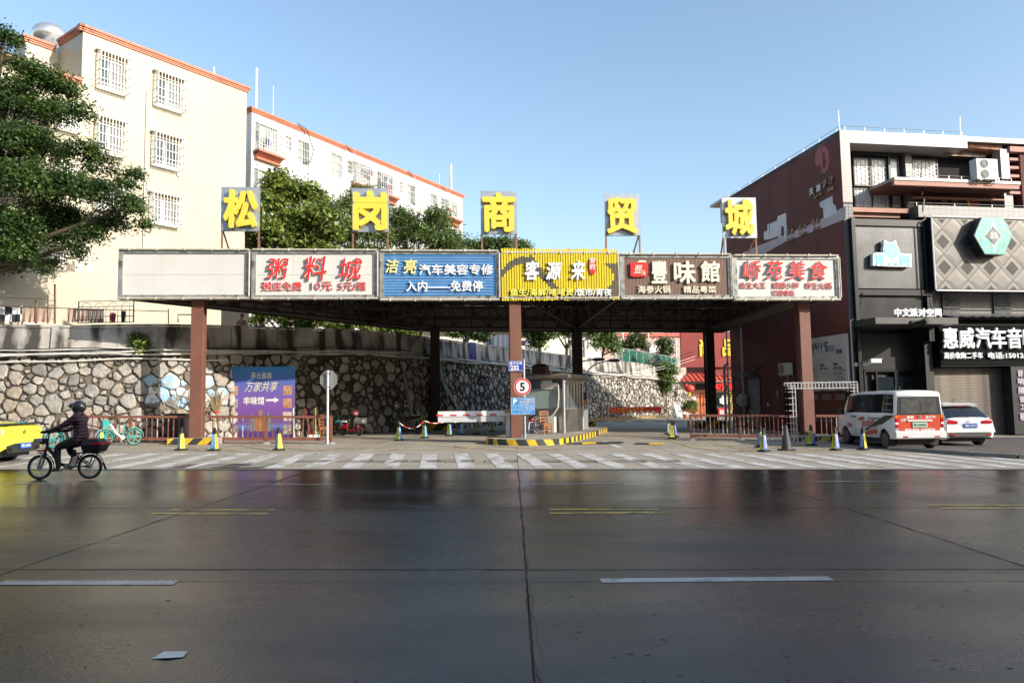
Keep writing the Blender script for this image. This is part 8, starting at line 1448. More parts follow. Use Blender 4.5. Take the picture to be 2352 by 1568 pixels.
# white delivery van with red rear doors
vx, vy = 13.28, 24.35; van = thing("delivery_van", "white minivan with orange red rear doors and slanted red side lettering, parked at right", "van", (vx, vy, gz(vx)), radians(0.5))
st = {0: (.42, 1.14, 1.84, .76, .68), .03: (.40, 1.15, 1.90, .80, .71), .10: (.38, 1.16, 1.92, .82, .72), .5: (.36, 1.17, 1.94, .825, .72), 2.6: (.34, 1.16, 1.93, .825, .72), 3.3: (.34, 1.14, 1.88, .82, .70), 3.6: (.34, 1.12, 1.72, .815, .66), 3.95: (.34, 1.08, 1.36, .80, .62), 4.2: (.34, 1.02, 1.08, .78, .6), 4.36: (.36, .90, .94, .72, .55), 4.44: (.42, .74, .80, .62, .5)}
carbody(van, st, 9, m_vw, m_cg, (.72, 3.58), .375, ((.15, 2.55), (2.75, 3.75)), ((3.3, 4.15),), 4.44)
for x in (-.70, .70):
 for y in (.72, 3.58): wheel(van, x, y, .30, .18, m_stw, 10)
m_bc = mat("black_trim", (.03, .03, .03), .4, var=.1)
qobj("rear_door", m_wrap, van, lambda b: b.prism([(-.66, .60), (.66, .60), (.69, 1.14), (-.69, 1.14)], -.012, -.001)); qobj("rear_window_surround", m_bc, van, lambda b: b.prism([(-.74, 1.145), (.74, 1.145), (.68, 1.74), (-.68, 1.74)], -.010, -.001))
qobj("rear_window", m_dustg, van, lambda b: b.prism([(-.60, 1.22), (-.56, 1.19), (.56, 1.19), (.60, 1.22), (.57, 1.66), (.53, 1.69), (-.53, 1.69), (-.57, 1.66)], -.018, -.0105)); qobj("wiper", black, van, lambda b: b.bar((0, -.035, 1.17), (.3, -.03, 1.22), .018))
for s in (-1, 1):
 qobj("tail_lamp", m_tail, van, BX(s * .69, s * .795, -.02, .16, .72, 1.14), bevel=.015); qobj("tail_lamp_lens", m_amb, van, BX(s * .70, s * .80, -.024, .05, 1.04, 1.13)); qobj("tail_lamp_lens", white, van, BX(s * .70, s * .798, -.024, .05, .84, .90)); qobj("fog_lamp", m_tail, van, BX(s * .44, s * .60, -.102, -.09, .42, .46)); qobj("mud_flap", black, van, BX(s * .60, s * .80, .36, .38, .14, .34))
 qobj("door_mirror", m_bc, van, BX(s * .86, s * 1.04, 3.42, 3.56, 1.10, 1.32), bevel=.03)
qobj("bumper", m_vw, van, lambda b: b.add([(-.80, -.02, .36), (.80, -.02, .36), (.82, -.09, .40), (-.82, -.09, .40), (.82, -.09, .58), (-.82, -.09, .58), (.80, .0, .63), (-.80, .0, .63), (-.84, .3, .36), (.84, .3, .36), (.84, .3, .63), (-.84, .3, .63)], [[0, 1, 2, 3], [3, 2, 4, 5], [5, 4, 6, 7], [1, 9, 10, 6, 4, 2], [0, 3, 5, 7, 11, 8], [6, 10, 11, 7]]))
qobj("number_plate", mat("pale_green_plate", (.45, .62, .48), .4, var=.1), van, BX(-.24, .24, -.04, -.02, .74, .90)); txt("plate_number", "粤A DN9692", van, 0, .82, .09, mat("dark_green_print", (.03, .16, .06), .5, var=0), y=-.043, w=.42, off=.02); qobj("plate_garnish", m_vw, van, BX(-.40, .40, -.05, -.013, .93, .985))
qobj("emblem", chrome, van, lambda b: b.torus((0, -.025, 1.07), .045, .009, 20, 6))
for s, x, z, w_ in (("搬家", -.30, 1.07, .24), ("拉货", -.52, .98, .18), ("运大件", .36, 1.07, .34), ("啥车都有 运啥都快", 0, .655, 1.0)): txt("lettering", s, van, x, z, .10, white, y=-.016, w=w_, off=.03)
qobj("bumper_print", m_wrap, van, lambda b: b.prism([(-.62, .60), (.62, .60), (.62, .70), (-.62, .70)], -.0145, -.0122)) if 0 else None
def sidep(o, y): o.location = (-.832, y, 0); o.rotation_euler = (0, 0, -pi / 2)
for s, y, z, h, w_, m, r_ in (("货拉拉APP", 1.75, .84, .22, .95, m_wrap, .16), ("拉货就找", 2.25, .98, .14, .45, m_wrap, .1), ("啥车都有 运啥都快", 1.25, .72, .08, .85, white, .16)):
 o = txt("lettering", s, van, 0, z, h, m, y=0, w=w_, off=.025, rot=r_, shear=.15); sidep(o, y)
q = MB(); q.add([(-.831, .12, .62), (-.831, 1.85, .42), (-.831, 1.2, .42), (-.831, 1.12, .60), (-.829, .72, .72), (-.829, .12, .98)], [[5, 4, 3, 2, 1, 0]]); 
qobj("side_wrap", m_wrap, van, lambda b: b.add([(-.8285, 1.13, .48), (-.8285, 2.0, .44), (-.8305, 1.9, .56), (-.8305, 1.12, .66)], [[0, 3, 2, 1]])); qobj("side_wrap", m_bc, van, lambda b: b.add([(-.831, 2.0, .57), (-.831, 1.12, .70), (-.8315, .05, 1.10), (-.8315, .05, 1.14), (-.8315, .6, 1.12), (-.831, 2.0, .62)], [[0, 1, 2, 3, 4, 5]]))
qobj("door_handle", black, van, lambda b: [b.box(-.85, -.83, y, y + .14, 1.03, 1.07) for y in (2.62, 2.84)]); qobj("sliding_track", black, van, BX(-.842, -.829, .75, 1.7, 1.00, 1.03)); qobj("door_seam", black, van, lambda b: [b.box(-.8305, -.826, y, y + .008, .45, 1.14) for y in (1.72, 2.74)]); qobj("cab_sign", mat("faded_door_print", (.40, .18, .17), .5, var=.2, vs=6), van, BX(-.834, -.8295, 2.95, 3.35, .66, .80))
# white estate car
cx0, cy0 = 16.05, 26.2; ca = thing("white_hatchback", "white hatchback car with red tail lamps and blue plate parked beside the van", "car", (cx0, cy0, gz(cx0)), radians(-1))
st = {0: (.32, .80, .84, .80, .70), .04: (.28, .88, .93, .84, .72), .12: (.25, .92, 1.0, .87, .74), .30: (.24, .94, 1.16, .885, .70), .62: (.23, .95, 1.40, .89, .64), .85: (.22, .95, 1.47, .89, .62), 2.0: (.2, .93, 1.52, .89, .62), 2.7: (.2, .92, 1.46, .89, .6), 3.4: (.2, .90, 1.10, .88, .6), 3.7: (.2, .88, .95, .87, .6), 4.4: (.22, .72, .78, .80, .5), 4.6: (.3, .6, .66, .7, .45)}
carbody(ca, st, 9, m_vw, m_cg, (.85, 3.6), .36, ((.75, 3.1),), ((.14, .66), (2.75, 3.65)), 4.6)
for x in (-.76, .76):
 for y in (.85, 3.6): wheel(ca, x, y, .32, .2, galv, 5)
for s in (-1, 1):
 qobj("tail_lamp", m_tail, ca, lambda b: b.add([(s * .60, -.02, .86), (s * .84, .10, .80), (s * .90, .42, .99), (s * .88, .40, 1.03), (s * .80, .06, .97), (s * .46, -.01, .90)], [[0, 1, 2, 3, 4, 5] if s > 0 else [5, 4, 3, 2, 1, 0]])); qobj("tail_lamp_strip", m_tail, ca, BX(s * .42, s * .78, -.03, .02, .80, .90), bevel=.01)
 qobj("reflector", m_tail, ca, BX(s * .52, s * .72, -.072, -.05, .40, .44)); qobj("door_mirror", m_vw, ca, BX(s * .92, s * 1.08, 3.05, 3.2, .95, 1.1), bevel=.03)
qobj("spoiler", m_vw, ca, lambda b: b.add([(-.60, .50, 1.46), (.60, .50, 1.46), (.62, .95, 1.53), (-.62, .95, 1.53), (-.60, .52, 1.42), (.60, .52, 1.42)], [[0, 1, 2, 3], [0, 4, 5, 1]])); qobj("brake_light", m_tail, ca, BX(-.14, .14, .495, .505, 1.40, 1.415)); qobj("rear_valance", m_bc, ca, lambda b: b.add([(-.72, -.05, .47), (.72, -.05, .47), (.80, .1, .30), (-.80, .1, .30), (.62, -.07, .36), (-.62, -.07, .36)], [[0, 5, 4, 1], [5, 3, 2, 4], [1, 4, 2], [0, 3, 5]])); qobj("bumper", m_vw, ca, lambda b: b.add([(-.80, -.03, .78), (.80, -.03, .78), (.84, -.07, .50), (-.84, -.07, .50)], [[0, 3, 2, 1]]))
qobj("number_plate", mat("blue_plate", (.02, .12, .48), .35, var=.05), ca, BX(-.23, .23, -.075, -.06, .66, .81)); txt("plate_number", "粤B·Y60Y2", ca, 0, .735, .09, white, y=-.078, w=.40, off=.03); qobj("emblem", chrome, ca, lambda b: [b.box(-.04, -.028, -.05, -.035, .86, .94), b.box(.028, .04, -.05, -.035, .86, .94), b.box(-.028, .028, -.05, -.035, .895, .905)]); qobj("wiper", black, ca, lambda b: b.bar((.05, .1, 1.03), (-.30, .12, 1.07), .02)); qobj("aerial", black, ca, lambda b: b.bar((0, 1.0, 1.53), (0, .85, 1.7), .012))
# yellow coupe at the left edge
yc = thing("yellow_coupe", "bright yellow sports coupe with black spoiler leaving the frame at left", "car", (-12.72, 19.35, gz(-12.7)), radians(92)); m_ycar = mat("yellow_car_paint", (.78, .72, .06), .25, var=.02, vs=1, coat=.6)
st = {0: (.40, .86, .92, .80, .70), .06: (.34, .90, .96, .86, .74), .2: (.28, .92, .97, .90, .78), .55: (.24, .93, 1.02, .92, .76), 1.3: (.2, .93, 1.30, .93, .62), 1.8: (.2, .92, 1.37, .93, .6), 2.4: (.2, .91, 1.34, .92, .6), 3.3: (.2, .88, .98, .91, .6), 4.3: (.22, .7, .76, .84, .5), 4.6: (.3, .55, .6, .7, .45)}
carbody(yc, st, 9, m_ycar, m_cg, (.92, 3.65), .38, ((1.3, 2.7),), ((.6, 1.35), (2.4, 3.3)), 4.6)
for x in (-.80, .80):
 for y in (.92, 3.65): wheel(yc, x, y, .33, .22, m_bc, 5)
for s in (-1, 1): qobj("tail_lamp", m_tail, yc, lambda b: b.add([(s * .45, -.012, .84), (s * .80, -.008, .74), (s * .90, .16, .80), (s * .92, .36, .88), (s * .86, .1, .90)], [[0, 1, 2, 3, 4] if s > 0 else [4, 3, 2, 1, 0]])); qobj("exhaust", black, yc, lambda b: b.cyl((s * .55, -.05, .38), (s * .55, .1, .38), .05, n=12))
qobj("spoiler", m_bc, yc, lambda b: b.add([(-.72, -.03, 1.03), (.72, -.03, 1.03), (.74, .18, 1.02), (-.74, .18, 1.02), (-.72, -.01, .985), (.72, -.01, .985), (.78, .2, .97), (-.78, .2, .97)], [[0, 1, 2, 3], [0, 4, 5, 1], [1, 5, 6, 2], [3, 7, 4, 0]]), bevel=.008); qobj("diffuser", m_bc, yc, lambda b: b.add([(-.72, -.02, .46), (.72, -.02, .46), (.60, .02, .28), (-.60, .02, .28), (.40, -.04, .52), (-.40, -.04, .52)], [[5, 3, 2, 4], [0, 3, 5], [4, 2, 1]])); qobj("number_plate", MATS["blue_plate"], yc, BX(-.22, .22, -.07, -.045, .38, .52)); txt("plate_number", "粤C·23NT6", yc, 0, .45, .085, white, y=-.073, w=.38, off=.03); qobj("emblem", chrome, yc, lambda b: b.torus((0, -.02, .80), .04, .012, 16, 5))
# ================================================================ TWO-WHEELERS
def bwheel(t, x, r, tm=rubber, rm=galv, sp=16, thick=.022, y=0, rt=.010):
 o = qobj("wheel", tm, t, lambda b: b.torus((x, y, r), r - thick, thick, 28, 6), smooth=True); q = MB(); q.torus((x, y, r), r - thick * 2.2, rt, 28, 5); q.cyl((x, y - .045, r), (x, y + .045, r), .03, n=10)
 for k in range(sp): a = 2 * pi * k / sp; q.bar((x, y + .02 * (-1) ** k, r), (x + cos(a) * (r - thick * 2), y, r + sin(a) * (r - thick * 2)), .007 if sp > 9 else .022)
 q.obj("rim_and_spokes", rm, o); return o
def tubes(b, L_, r=.017):
 for p_ in L_: b.tube([(x, y, z) for x, y, z in p_[0]], p_[1] if len(p_) > 1 else r, 8)
# electric bicycle under the rider (front wheel to the left)
eb = thing("electric_bicycle", "black electric bicycle with rear top box ridden across the wet road", "bicycle", (-9.16, 15.25, gz(-9.16) + .002), 0); r_ = .255
bwheel(eb, -.51, r_, thick=.026, rm=galv, sp=24); bwheel(eb, .51, r_, thick=.026, rm=galv, sp=24)
qobj("fork", galv, eb, lambda b: [b.tube([(-.52, s * .06, .255), (-.43, s * .06, .52)], .022, 8) for s in (-1, 1)] + [b.tube([(-.43, -.06, .52), (-.43, .06, .52)], .022, 8)], smooth=True)
qobj("frame", blackm, eb, lambda b: tubes(b, (([(-.43, 0, .50), (-.36, 0, .74)], .028), ([(-.38, 0, .66), (-.25, 0, .52), (-.12, 0, .32), (.08, 0, .26)], .036), ([(.08, 0, .26), (.20, 0, .60)], .024), ([(.08, .05, .26), (.51, .05, .255)], .014), ([(.08, -.05, .26), (.51, -.05, .255)], .014), ([(.19, .04, .55), (.51, .05, .26)], .012), ([(.19, -.04, .55), (.51, -.05, .26)], .012))), smooth=True)
qobj("handlebar", black, eb, lambda b: tubes(b, (([(-.37, 0, .72), (-.34, 0, .95)], .016), ([(-.30, -.30, .97), (-.36, -.12, .95), (-.36, .12, .95), (-.30, .30, .97)], .014)))); qobj("head_lamp", black, eb, BX(-.50, -.38, -.07, .07, .72, .84), bevel=.02); qobj("front_lamp_lens", galv, eb, BX(-.515, -.501, -.05, .05, .74, .82)); qobj("wind_sheet", mat("grey_plastic_sheet", (.4, .4, .42), .4, var=.2), eb, BX(-.60, -.44, -.12, .12, .76, .84), bevel=.02); qobj("fairing", m_tail, eb, BX(-.56, -.40, -.05, .05, .57, .61), bevel=.01)
qobj("saddle", black, eb, lambda b: b.add([(.08, -.03, .68), (.08, .03, .68), (.40, .12, .70), (.40, -.12, .70), (.08, -.02, .73), (.08, .02, .73), (.40, .10, .77), (.40, -.10, .77)], [[0, 1, 2, 3], [4, 7, 6, 5], [0, 4, 5, 1], [1, 5, 6, 2], [2, 6, 7, 3], [3, 7, 4, 0]]), bevel=.02); qobj("battery", mat("cream_battery", (.50, .45, .36), .5, var=.1), eb, lambda b: b.bar((.15, 0, .24), (.23, 0, .46), .12, .09), bevel=.02)
qobj("mudguard", blackm, eb, lambda b: [b.torus((.51, 0, .255), .285, .012, 14, 4, 'Y', (.0, pi * .95)), b.torus((-.51, 0, .255), .285, .012, 14, 4, 'Y', (-.25, pi * .55)), b.bar((.78, 0, .33), (.84, 0, .18), .03)]); qobj("rack", black, eb, lambda b: tubes(b, (([(.20, .07, .53), (.75, .07, .53)], .01), ([(.20, -.07, .53), (.75, -.07, .53)], .01), ([(.62, .07, .53), (.51, .06, .26)], .009), ([(.62, -.07, .53), (.51, -.06, .26)], .009))))
qobj("top_case", black, eb, lambda b: b.add([(.42, -.15, .55), (.76, -.15, .55), (.76, .15, .55), (.42, .15, .55), (.40, -.19, .70), (.82, -.19, .70), (.82, .19, .70), (.40, .19, .70), (.44, -.15, .82), (.72, -.15, .82), (.72, .15, .82), (.44, .15, .82)], [[0, 3, 2, 1], [8, 9, 10, 11]] + [[4 * k + i, 4 * k + (i + 1) % 4, 4 * k + 4 + (i + 1) % 4, 4 * k + 4 + i] for k in (0, 1) for i in range(4)]), bevel=.025); qobj("reflector", m_tail, eb, BX(.60, .826, -.194, .194, .705, .735)); qobj("cranks", galv, eb, lambda b: [b.cyl((.08, -.05, .26), (.08, .05, .26), .07, n=12), b.bar((.08, -.09, .26), (-.05, -.09, .19), .02), b.bar((.08, .09, .26), (.20, .09, .33), .02), b.box(-.11, .0, -.17, -.08, .17, .195), b.box(.15, .26, .08, .17, .32, .345)])
# rider: one continuous skinned figure
def figure(t, V, E, mats_, pick, name="body", sub=2):
 me = bpy.data.meshes.new(name); me.from_pydata([v[:3] for v in V], E, []); o = bpy.data.objects.new(name, me); COL.objects.link(o)
 sk = o.modifiers.new("skin", 'SKIN'); sk.use_smooth_shade = True; o.modifiers.new("sub", 'SUBSURF').levels = sub
 for i, v in enumerate(V): me.skin_vertices[0].data[i].radius = (v[3], v[4] if len(v) > 4 else v[3])
 me.skin_vertices[0].data[0].use_root = True
 dg = bpy.context.evaluated_depsgraph_get(); m2 = bpy.data.meshes.new_from_object(o.evaluated_get(dg)); bpy.data.objects.remove(o); m2.name = name
 for m in mats_: m2.materials.append(m)
 for p in m2.polygons: p.material_index = pick(p.center); p.use_smooth = True
 o = bpy.data.objects.new(name, m2); COL.objects.link(o); o.parent = t; return o
m_jk = mat("maroon_quilted_jacket", (.030, .012, .016), .5, var=0, col2=(.085, .032, .038), vs=4); N, L = nt(m_jk); b_ = N["Principled BSDF"]; tc = N.new("ShaderNodeTexCoord"); wv = N.new("ShaderNodeTexWave"); wv.bands_direction = 'Z'; wv.inputs["Scale"].default_value = 4.6; wv.inputs["Distortion"].default_value = 2.0; wv.inputs["Detail"].default_value = 2; bp = N.new("ShaderNodeBump"); bp.inputs["Strength"].default_value = .6; bp.inputs["Distance"].default_value = .03; L.new(tc.outputs["Object"], wv.inputs["Vector"]); L.new(wv.outputs[1], bp.inputs["Height"]); L.new(bp.outputs[0], b_.inputs["Normal"])
m_pt = mat("black_trousers", (.014, .014, .016), .8, var=.3, vs=8, bump=.5, bs=12); m_shoe = mat("brown_shoe_leather", (.10, .05, .035), .5, var=.2); m_skin = mat("skin", (.40, .22, .15), .55, var=.06); m_glove = mat("dark_glove", (.02, .02, .024), .7, var=.2)
rd = thing("person", "rider in maroon quilted jacket and black helmet on the electric bicycle, hands on the bars", "person", (-9.16, 15.25, gz(-9.16)), 0)
V = [(.33, 0, .82, .17, .15), (.32, 0, .97, .165, .14), (.29, 0, 1.12, .17, .14), (.26, 0, 1.24, .145, .12), (.24, 0, 1.32, .075), (.225, 0, 1.40, .08),
 (.26, -.17, 1.24, .085), (.12, -.22, 1.13, .068), (.0, -.25, 1.06, .058), (-.15, -.27, 1.00, .046), (-.28, -.28, .975, .036),
 (.26, .17, 1.24, .085), (.12, .22, 1.11, .068), (.0, .25, 1.03, .058), (-.15, .27, .99, .046), (-.28, .28, .975, .036),
 (.26, -.11, .78, .125), (.10, -.13, .73, .10), (-.08, -.14, .66, .078), (-.08, -.13, .48, .066), (-.06, -.125, .28, .052), (-.055, -.125, .235, .046), (-.13, -.125, .21, .042), (-.20, -.125, .195, .032),
 (.26, .11, .78, .125), (.12, .13, .72, .10), (-.02, .14, .64, .078), (.06, .135, .50, .062), (.18, .125, .42, .05), (.19, .125, .385, .045), (.12, .125, .37, .04), (.05, .125, .36, .03)]
Ed = [(0, 1), (1, 2), (2, 3), (3, 4), (4, 5), (3, 6), (6, 7), (7, 8), (8, 9), (9, 10), (3, 11), (11, 12), (12, 13), (13, 14), (14, 15), (0, 16), (16, 17), (17, 18), (18, 19), (19, 20), (20, 21), (21, 22), (22, 23), (0, 24), (24, 25), (25, 26), (26, 27), (27, 28), (28, 29), (29, 30), (30, 31)]
def pick(c):
 if c.z > 1.345: return 3
 if c.x < -.24 and c.z > .9: return 4
 if (c.z < .245 and c.y < 0) or (c.z < .40 and c.y > 0): return 2
 if c.z > .82 or (c.z > .75 and c.x > .3): return 0
 return 1
figure(rd, V, Ed, [m_jk, m_pt, m_shoe, m_skin, m_glove], pick)
qobj("head", m_skin, rd, lambda b: [b.ball((.215, 0, 1.44), .09, 14, 10, (1.05, .85, 1.2)), b.ball((.115, 0, 1.425), .022, 8, 6, (1.1, .7, 1.3)), b.ball((.14, 0, 1.375), .02, 8, 6, (1, 1.6, .5))], smooth=True)
m_hel = mat("matt_black_helmet", (.022, .024, .026), .28, var=.1, coat=.3); qobj("helmet", m_hel, rd, lambda b: b.ball((.245, 0, 1.47), .135, 22, 14, (1.08, .92, 1.0)), smooth=True); qobj("visor", mat("smoked_visor", (.03, .04, .025), .08, var=.1, spec=.8), rd, lambda b: b.ball((.165, 0, 1.50), .12, 16, 8, (1.15, .88, .55)), smooth=True); qobj("helmet_trim", galv, rd, BX(.33, .385, -.08, .08, 1.455, 1.47))
for s in (-1, 1):
 for k in range(4): L5 = (.062, .07, .066, .052)[k]; y = s * (.245 + .02 * k); qobj("finger", m_glove, rd, lambda b: b.tube([(-.275, y, .985), (-.275 - L5 * .5, y, .995), (-.275 - L5, y, .975), (-.275 - L5 * .9, y, .945)], [.012, .011, .010, .008], 6), smooth=True)
 qobj("thumb", m_glove, rd, lambda b: b.tube([(-.265, s * .245, .97), (-.285, s * .232, .955), (-.315, s * .236, .945)], [.013, .012, .010], 6), smooth=True)
qobj("collar", m_jk, rd, lambda b: b.lathe([(.09, -.03), (.10, .02), (.085, .045)], (.245, 0, 1.33), 14), smooth=True)
# person beyond the parapet
pz = 3.62; pp = D(555, 726, 33.2); pz = pp.z - 1.60; ps = thing("person", "dark haired person seen from behind over the parapet under the canopy edge", "person", (pp.x, 33.2, pz), 0)
V = [(0, 0, .92, .14, .10), (0, 0, 1.12, .13, .10), (0, 0, 1.32, .14, .10), (0, 0, 1.42, .09, .07), (0, 0, 1.50, .05), (-.17, 0, 1.38, .055), (-.24, 0, 1.12, .045), (-.25, -.03, .88, .035), (.17, 0, 1.38, .055), (.24, 0, 1.12, .045), (.25, -.03, .88, .035), (-.09, 0, .8, .09), (-.1, 0, .48, .065), (-.1, 0, .08, .045), (-.1, -.12, .04, .035), (.09, 0, .8, .09), (.1, 0, .48, .065), (.1, 0, .08, .045), (.1, -.12, .04, .035)]
figure(ps, V, [(0, 1), (1, 2), (2, 3), (3, 4), (3, 5), (5, 6), (6, 7), (3, 8), (8, 9), (9, 10), (0, 11), (11, 12), (12, 13), (13, 14), (0, 15), (15, 16), (16, 17), (17, 18)], [mat("tan_shirt", (.45, .25, .16), .8, var=.1), m_pt, m_skin], lambda c: 2 if c.z > 1.45 or (abs(c.x) > .2 and c.z < 1.1) else (0 if c.z > .92 else 1)); qobj("head", m_skin, ps, lambda b: [b.ball((0, 0, 1.60), .095, 14, 10, (.85, 1, 1.15)), b.ball((0, -.1, 1.59), .02, 8, 6)], smooth=True); qobj("hair", black, ps, lambda b: b.ball((0, .02, 1.63), .105, 14, 10, (.95, 1.02, 1.05)), smooth=True)
# teal shared bicycles
m_teal = mat("teal_bicycle_paint", (.03, .34, .30), .35, var=.05)
def share_bike(lab, loc, rz_):
 t = thing("shared_bicycle", lab, "bicycle", loc, rz_, "teal shared bicycles"); r = .30
 for x in (-.50, .50): bwheel(t, x, r, rubber, m_teal, 7, .022, rt=.016)
 qobj("frame", white, t, lambda b: tubes(b, (([(-.33, 0, .78), (-.12, 0, .45), (.08, 0, .30)], .042),)), smooth=True); qobj("rear_frame", m_teal, t, lambda b: tubes(b, (([(.08, 0, .30), (.16, 0, .72)], .024), ([(.08, 0, .30), (.50, 0, .30)], .022), ([(.13, 0, .5), (.50, 0, .30)], .016), ([(-.50, 0, .30), (-.36, 0, .84)], .026))), smooth=True)
 qobj("mudguard", m_teal, t, lambda b: [b.torus((x, 0, r), r + .03, .018, 14, 5, 'Y', a) for x, a in ((.50, (.0, pi * .75)), (-.50, (.15, pi * .8)))]); qobj("saddle", black, t, BX(.06, .30, -.07, .07, .80, .85), bevel=.02); qobj("seat_post", galv, t, lambda b: b.cyl((.16, 0, .7), (.18, 0, .81), .014)); qobj("handlebar", black, t, lambda b: tubes(b, (([(-.36, 0, .82), (-.34, 0, 1.0)], .015), ([(-.27, -.28, 1.02), (-.36, -.1, 1.0), (-.36, .1, 1.0), (-.27, .28, 1.02)], .014)))); qobj("basket", m_teal, t, lambda b: b.add([(-.62, -.12, .72), (-.44, -.12, .72), (-.44, .12, .72), (-.62, .12, .72), (-.66, -.16, .92), (-.42, -.16, .92), (-.42, .16, .92), (-.66, .16, .92)], [[0, 3, 2, 1], [0, 1, 5, 4], [1, 2, 6, 5], [2, 3, 7, 6], [3, 0, 4, 7]])); qobj("basket_wire", black, t, BX(-.64, -.43, -.14, .14, .86, .9)); qobj("crank", galv, t, lambda b: [b.cyl((.08, -.05, .3), (.08, .05, .3), .08, n=12), b.bar((.08, -.08, .3), (.0, -.08, .16), .02), b.bar((.08, .08, .3), (.16, .08, .44), .02)]); qobj("kickstand", black, t, lambda b: b.bar((.2, -.04, .28), (.24, -.16, .02), .018)); qobj("tail_light", m_tail, t, BX(.80, .83, -.02, .02, .42, .46)); return t
s1 = share_bike("teal and white shared bicycle parked at the left end of the railing", (-13.95, 26.4, gz(-13.9) + .002), radians(52)); s2 = copy_tree(s1); s2.location = (-15.7, 24.6, gz(-15.7) + .002); s2.rotation_euler = (0, 0, radians(10)); s2["label"] = "teal and white shared bicycle half hidden behind the rider's arms"
s3 = copy_tree(s1); s3.location = (D(1563, 945, 71).x, 71, gz(16) + .002); s3.rotation_euler = (0, 0, 0); s3["label"] = "teal bicycle parked far away beside the white menu boards"
# red electric scooter with pink helmet, front to the right
p = at(806, 1001); sc = thing("red_electric_scooter", "small red electric scooter with wire basket and milk guard parked before the stone wall", "scooter", p, radians(-18))
for x in (-.42, .42): bwheel(sc, x, .19, rubber, blackm, 6, .04)
m_rs2 = mat("red_scooter_paint", (.30, .015, .015), .25, var=.1, coat=.4)
qobj("body", m_rs2, sc, lambda b: [b.add([(-.50, -.1, .38), (-.12, -.1, .30), (-.12, .1, .30), (-.50, .1, .38), (-.52, -.1, .52), (-.15, -.1, .56), (-.15, .1, .56), (-.52, .1, .52)], [[0, 3, 2, 1], [4, 5, 6, 7], [0, 1, 5, 4], [1, 2, 6, 5], [2, 3, 7, 6], [3, 0, 4, 7]]), b.box(-.15, .24, -.1, .1, .22, .28), b.bar((.22, 0, .24), (.34, 0, .62), .2, .05)], bevel=.02); qobj("leg_shield", mat("grey_film", (.45, .44, .42), .4, var=.2), sc, lambda b: b.bar((.2, 0, .3), (.27, 0, .78), .16, .02)); qobj("saddle", black, sc, lambda b: b.ball((-.22, 0, .72), .15, 12, 8, (1.3, .8, .6)), smooth=True); qobj("seat_post", black, sc, lambda b: b.bar((-.22, 0, .5), (-.22, 0, .68), .08)); qobj("fork", chrome, sc, lambda b: [b.tube([(.43, s * .06, .19), (.36, s * .05, .5)], .018, 6) for s in (-1, 1)] + [b.tube([(.36, 0, .48), (.24, 0, .98)], .02, 6), b.tube([(.16, -.24, 1.0), (.24, 0, .98), (.16, .24, 1.0)], .014, 6)])
qobj("basket", mat("wire_basket", (.42, .42, .40), .5, .4, var=.2), sc, lambda b: [b.bar((x0, y, z0), (x1, y, z1), .012) for y in lin(-.14, .14, 5) for x0, z0, x1, z1 in ((.38, .58, .68, .56), (.38, .58, .34, .82), (.68, .56, .74, .82))] + [b.bar((.36 + (.36 * k / 6), s * .15, .57), (.35 + .38 * k / 6, s * .16, .82), .012) for k in range(7) for s in (-1, 1)] + [b.bar((.34, s * .16, .57 + .08 * k), (.72, s * .16, .57 + .08 * k), .012) for k in range(4) for s in (-1, 1)]); qobj("bag", mat("clear_wrap", (.5, .5, .48), .4, var=.3), sc, BX(.40, .66, -.12, .12, .6, .74), bevel=.03); qobj("mudguard", m_rs2, sc, lambda b: b.torus((.42, 0, .19), .21, .025, 10, 5, 'Y', (.3, pi * .8))); qobj("rear_rack", black, sc, BX(-.66, -.34, -.1, .1, .53, .57)); qobj("thermos", m_teal, sc, lambda b: b.cyl((-.72, -.1, .66), (-.40, -.1, .66), .05, n=10)); qobj("bottle", white, sc, lambda b: b.cyl((-.40, -.11, .66), (-.16, -.11, .66), .045, n=10)); qobj("teal_saddle", m_teal, sc, lambda b: b.ball((-.62, 0, .88), .13, 12, 6, (1, .7, .35)), smooth=True); qobj("cloth", m_cloths[1], sc, BX(-.52, -.38, -.14, -.08, .48, .72), bevel=.02)
hp_ = Matrix.Rotation(radians(-18), 4, 'Z') @ Vector((.26, -.05, 1.06)) + Vector(p); helmet("glossy pink helmet hanging on the handlebar of the red scooter", tuple(hp_), 0, mat("pink_helmet_shell", (.75, .22, .24), .25, var=.03, coat=.4), mat("pink_helmet_lower", (.70, .22, .24), .3, var=.03), 1.15)
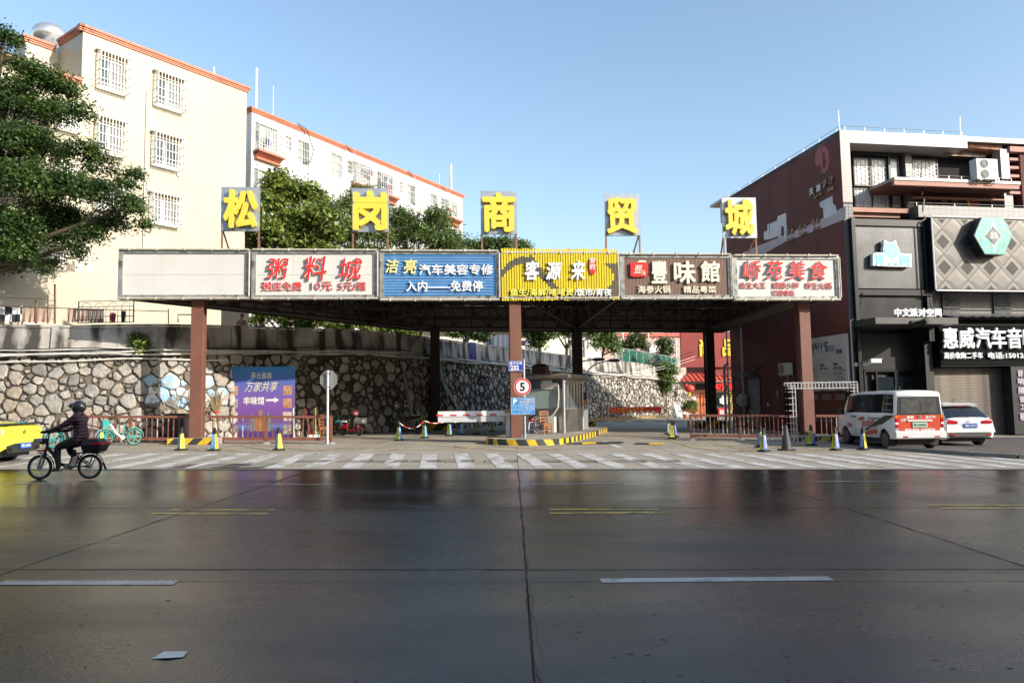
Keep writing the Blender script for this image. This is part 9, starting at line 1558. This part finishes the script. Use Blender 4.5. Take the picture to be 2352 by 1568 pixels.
# dark motorcycle
p = at(938, 997); mc = thing("black_motorcycle", "black scooter motorcycle with chrome rack and yellow plate in the shade by the rear left column", "motorcycle", p, radians(-30)); mc["label"] = "black motor scooter with chrome rack and yellow plate in shade by the stone wall"
for x in (-.60, .60): bwheel(mc, x, .23, rubber, blackm, 6, .06)
qobj("body", mat("dark_grey_fairing", (.03, .03, .032), .25, var=.2, coat=.4), mc, lambda b: [b.add([(-.1, -.13, .5), (.85, -.1, .62), (.85, .1, .62), (-.1, .13, .5), (-.12, -.15, .74), (.90, -.1, .86), (.90, .1, .86), (-.12, .15, .74)], [[0, 3, 2, 1], [4, 5, 6, 7], [0, 1, 5, 4], [1, 2, 6, 5], [2, 3, 7, 6], [3, 0, 4, 7]]), b.box(-.42, .0, -.14, .14, .27, .36), b.bar((-.40, 0, .3), (-.52, 0, .98), .3, .1), b.bar((-.52, 0, .92), (-.56, 0, 1.1), .24, .14)], bevel=.03); qobj("seat", black, mc, lambda b: b.add([(-.1, -.13, .75), (.7, -.12, .86), (.7, .12, .86), (-.1, .13, .75), (-.05, -.11, .83), (.66, -.1, .94), (.66, .1, .94), (-.05, .11, .83)], [[4, 5, 6, 7], [0, 1, 5, 4], [1, 2, 6, 5], [2, 3, 7, 6], [3, 0, 4, 7]]), bevel=.02); qobj("rack", chrome, mc, lambda b: tubes(b, (([(.5, -.13, .88), (.9, -.13, .98), (.98, -.1, .9), (.9, -.13, .8)], .014), ([(.5, .13, .88), (.9, .13, .98), (.98, .1, .9), (.9, .13, .8)], .014), ([(.2, -.14, .6), (.95, -.12, .8)], .012)))); qobj("number_plate", yel, mc, BX(.92, .94, -.12, .12, .52, .68)); qobj("fork", galv, mc, lambda b: [b.tube([(-.62, s * .07, .23), (-.52, s * .06, .7)], .022, 6) for s in (-1, 1)]); qobj("handlebar", black, mc, lambda b: tubes(b, (([(-.42, -.32, 1.12), (-.54, 0, 1.08), (-.42, .32, 1.12)], .016),))); qobj("mirror", chrome, mc, lambda b: [b.bar((-.46, s * .24, 1.1), (-.46, s * .32, 1.32), .012) for s in (-1, 1)] + [b.ball((-.46, s * .33, 1.36), .055, 10, 6, (.3, 1.2, 1)) for s in (-1, 1)])
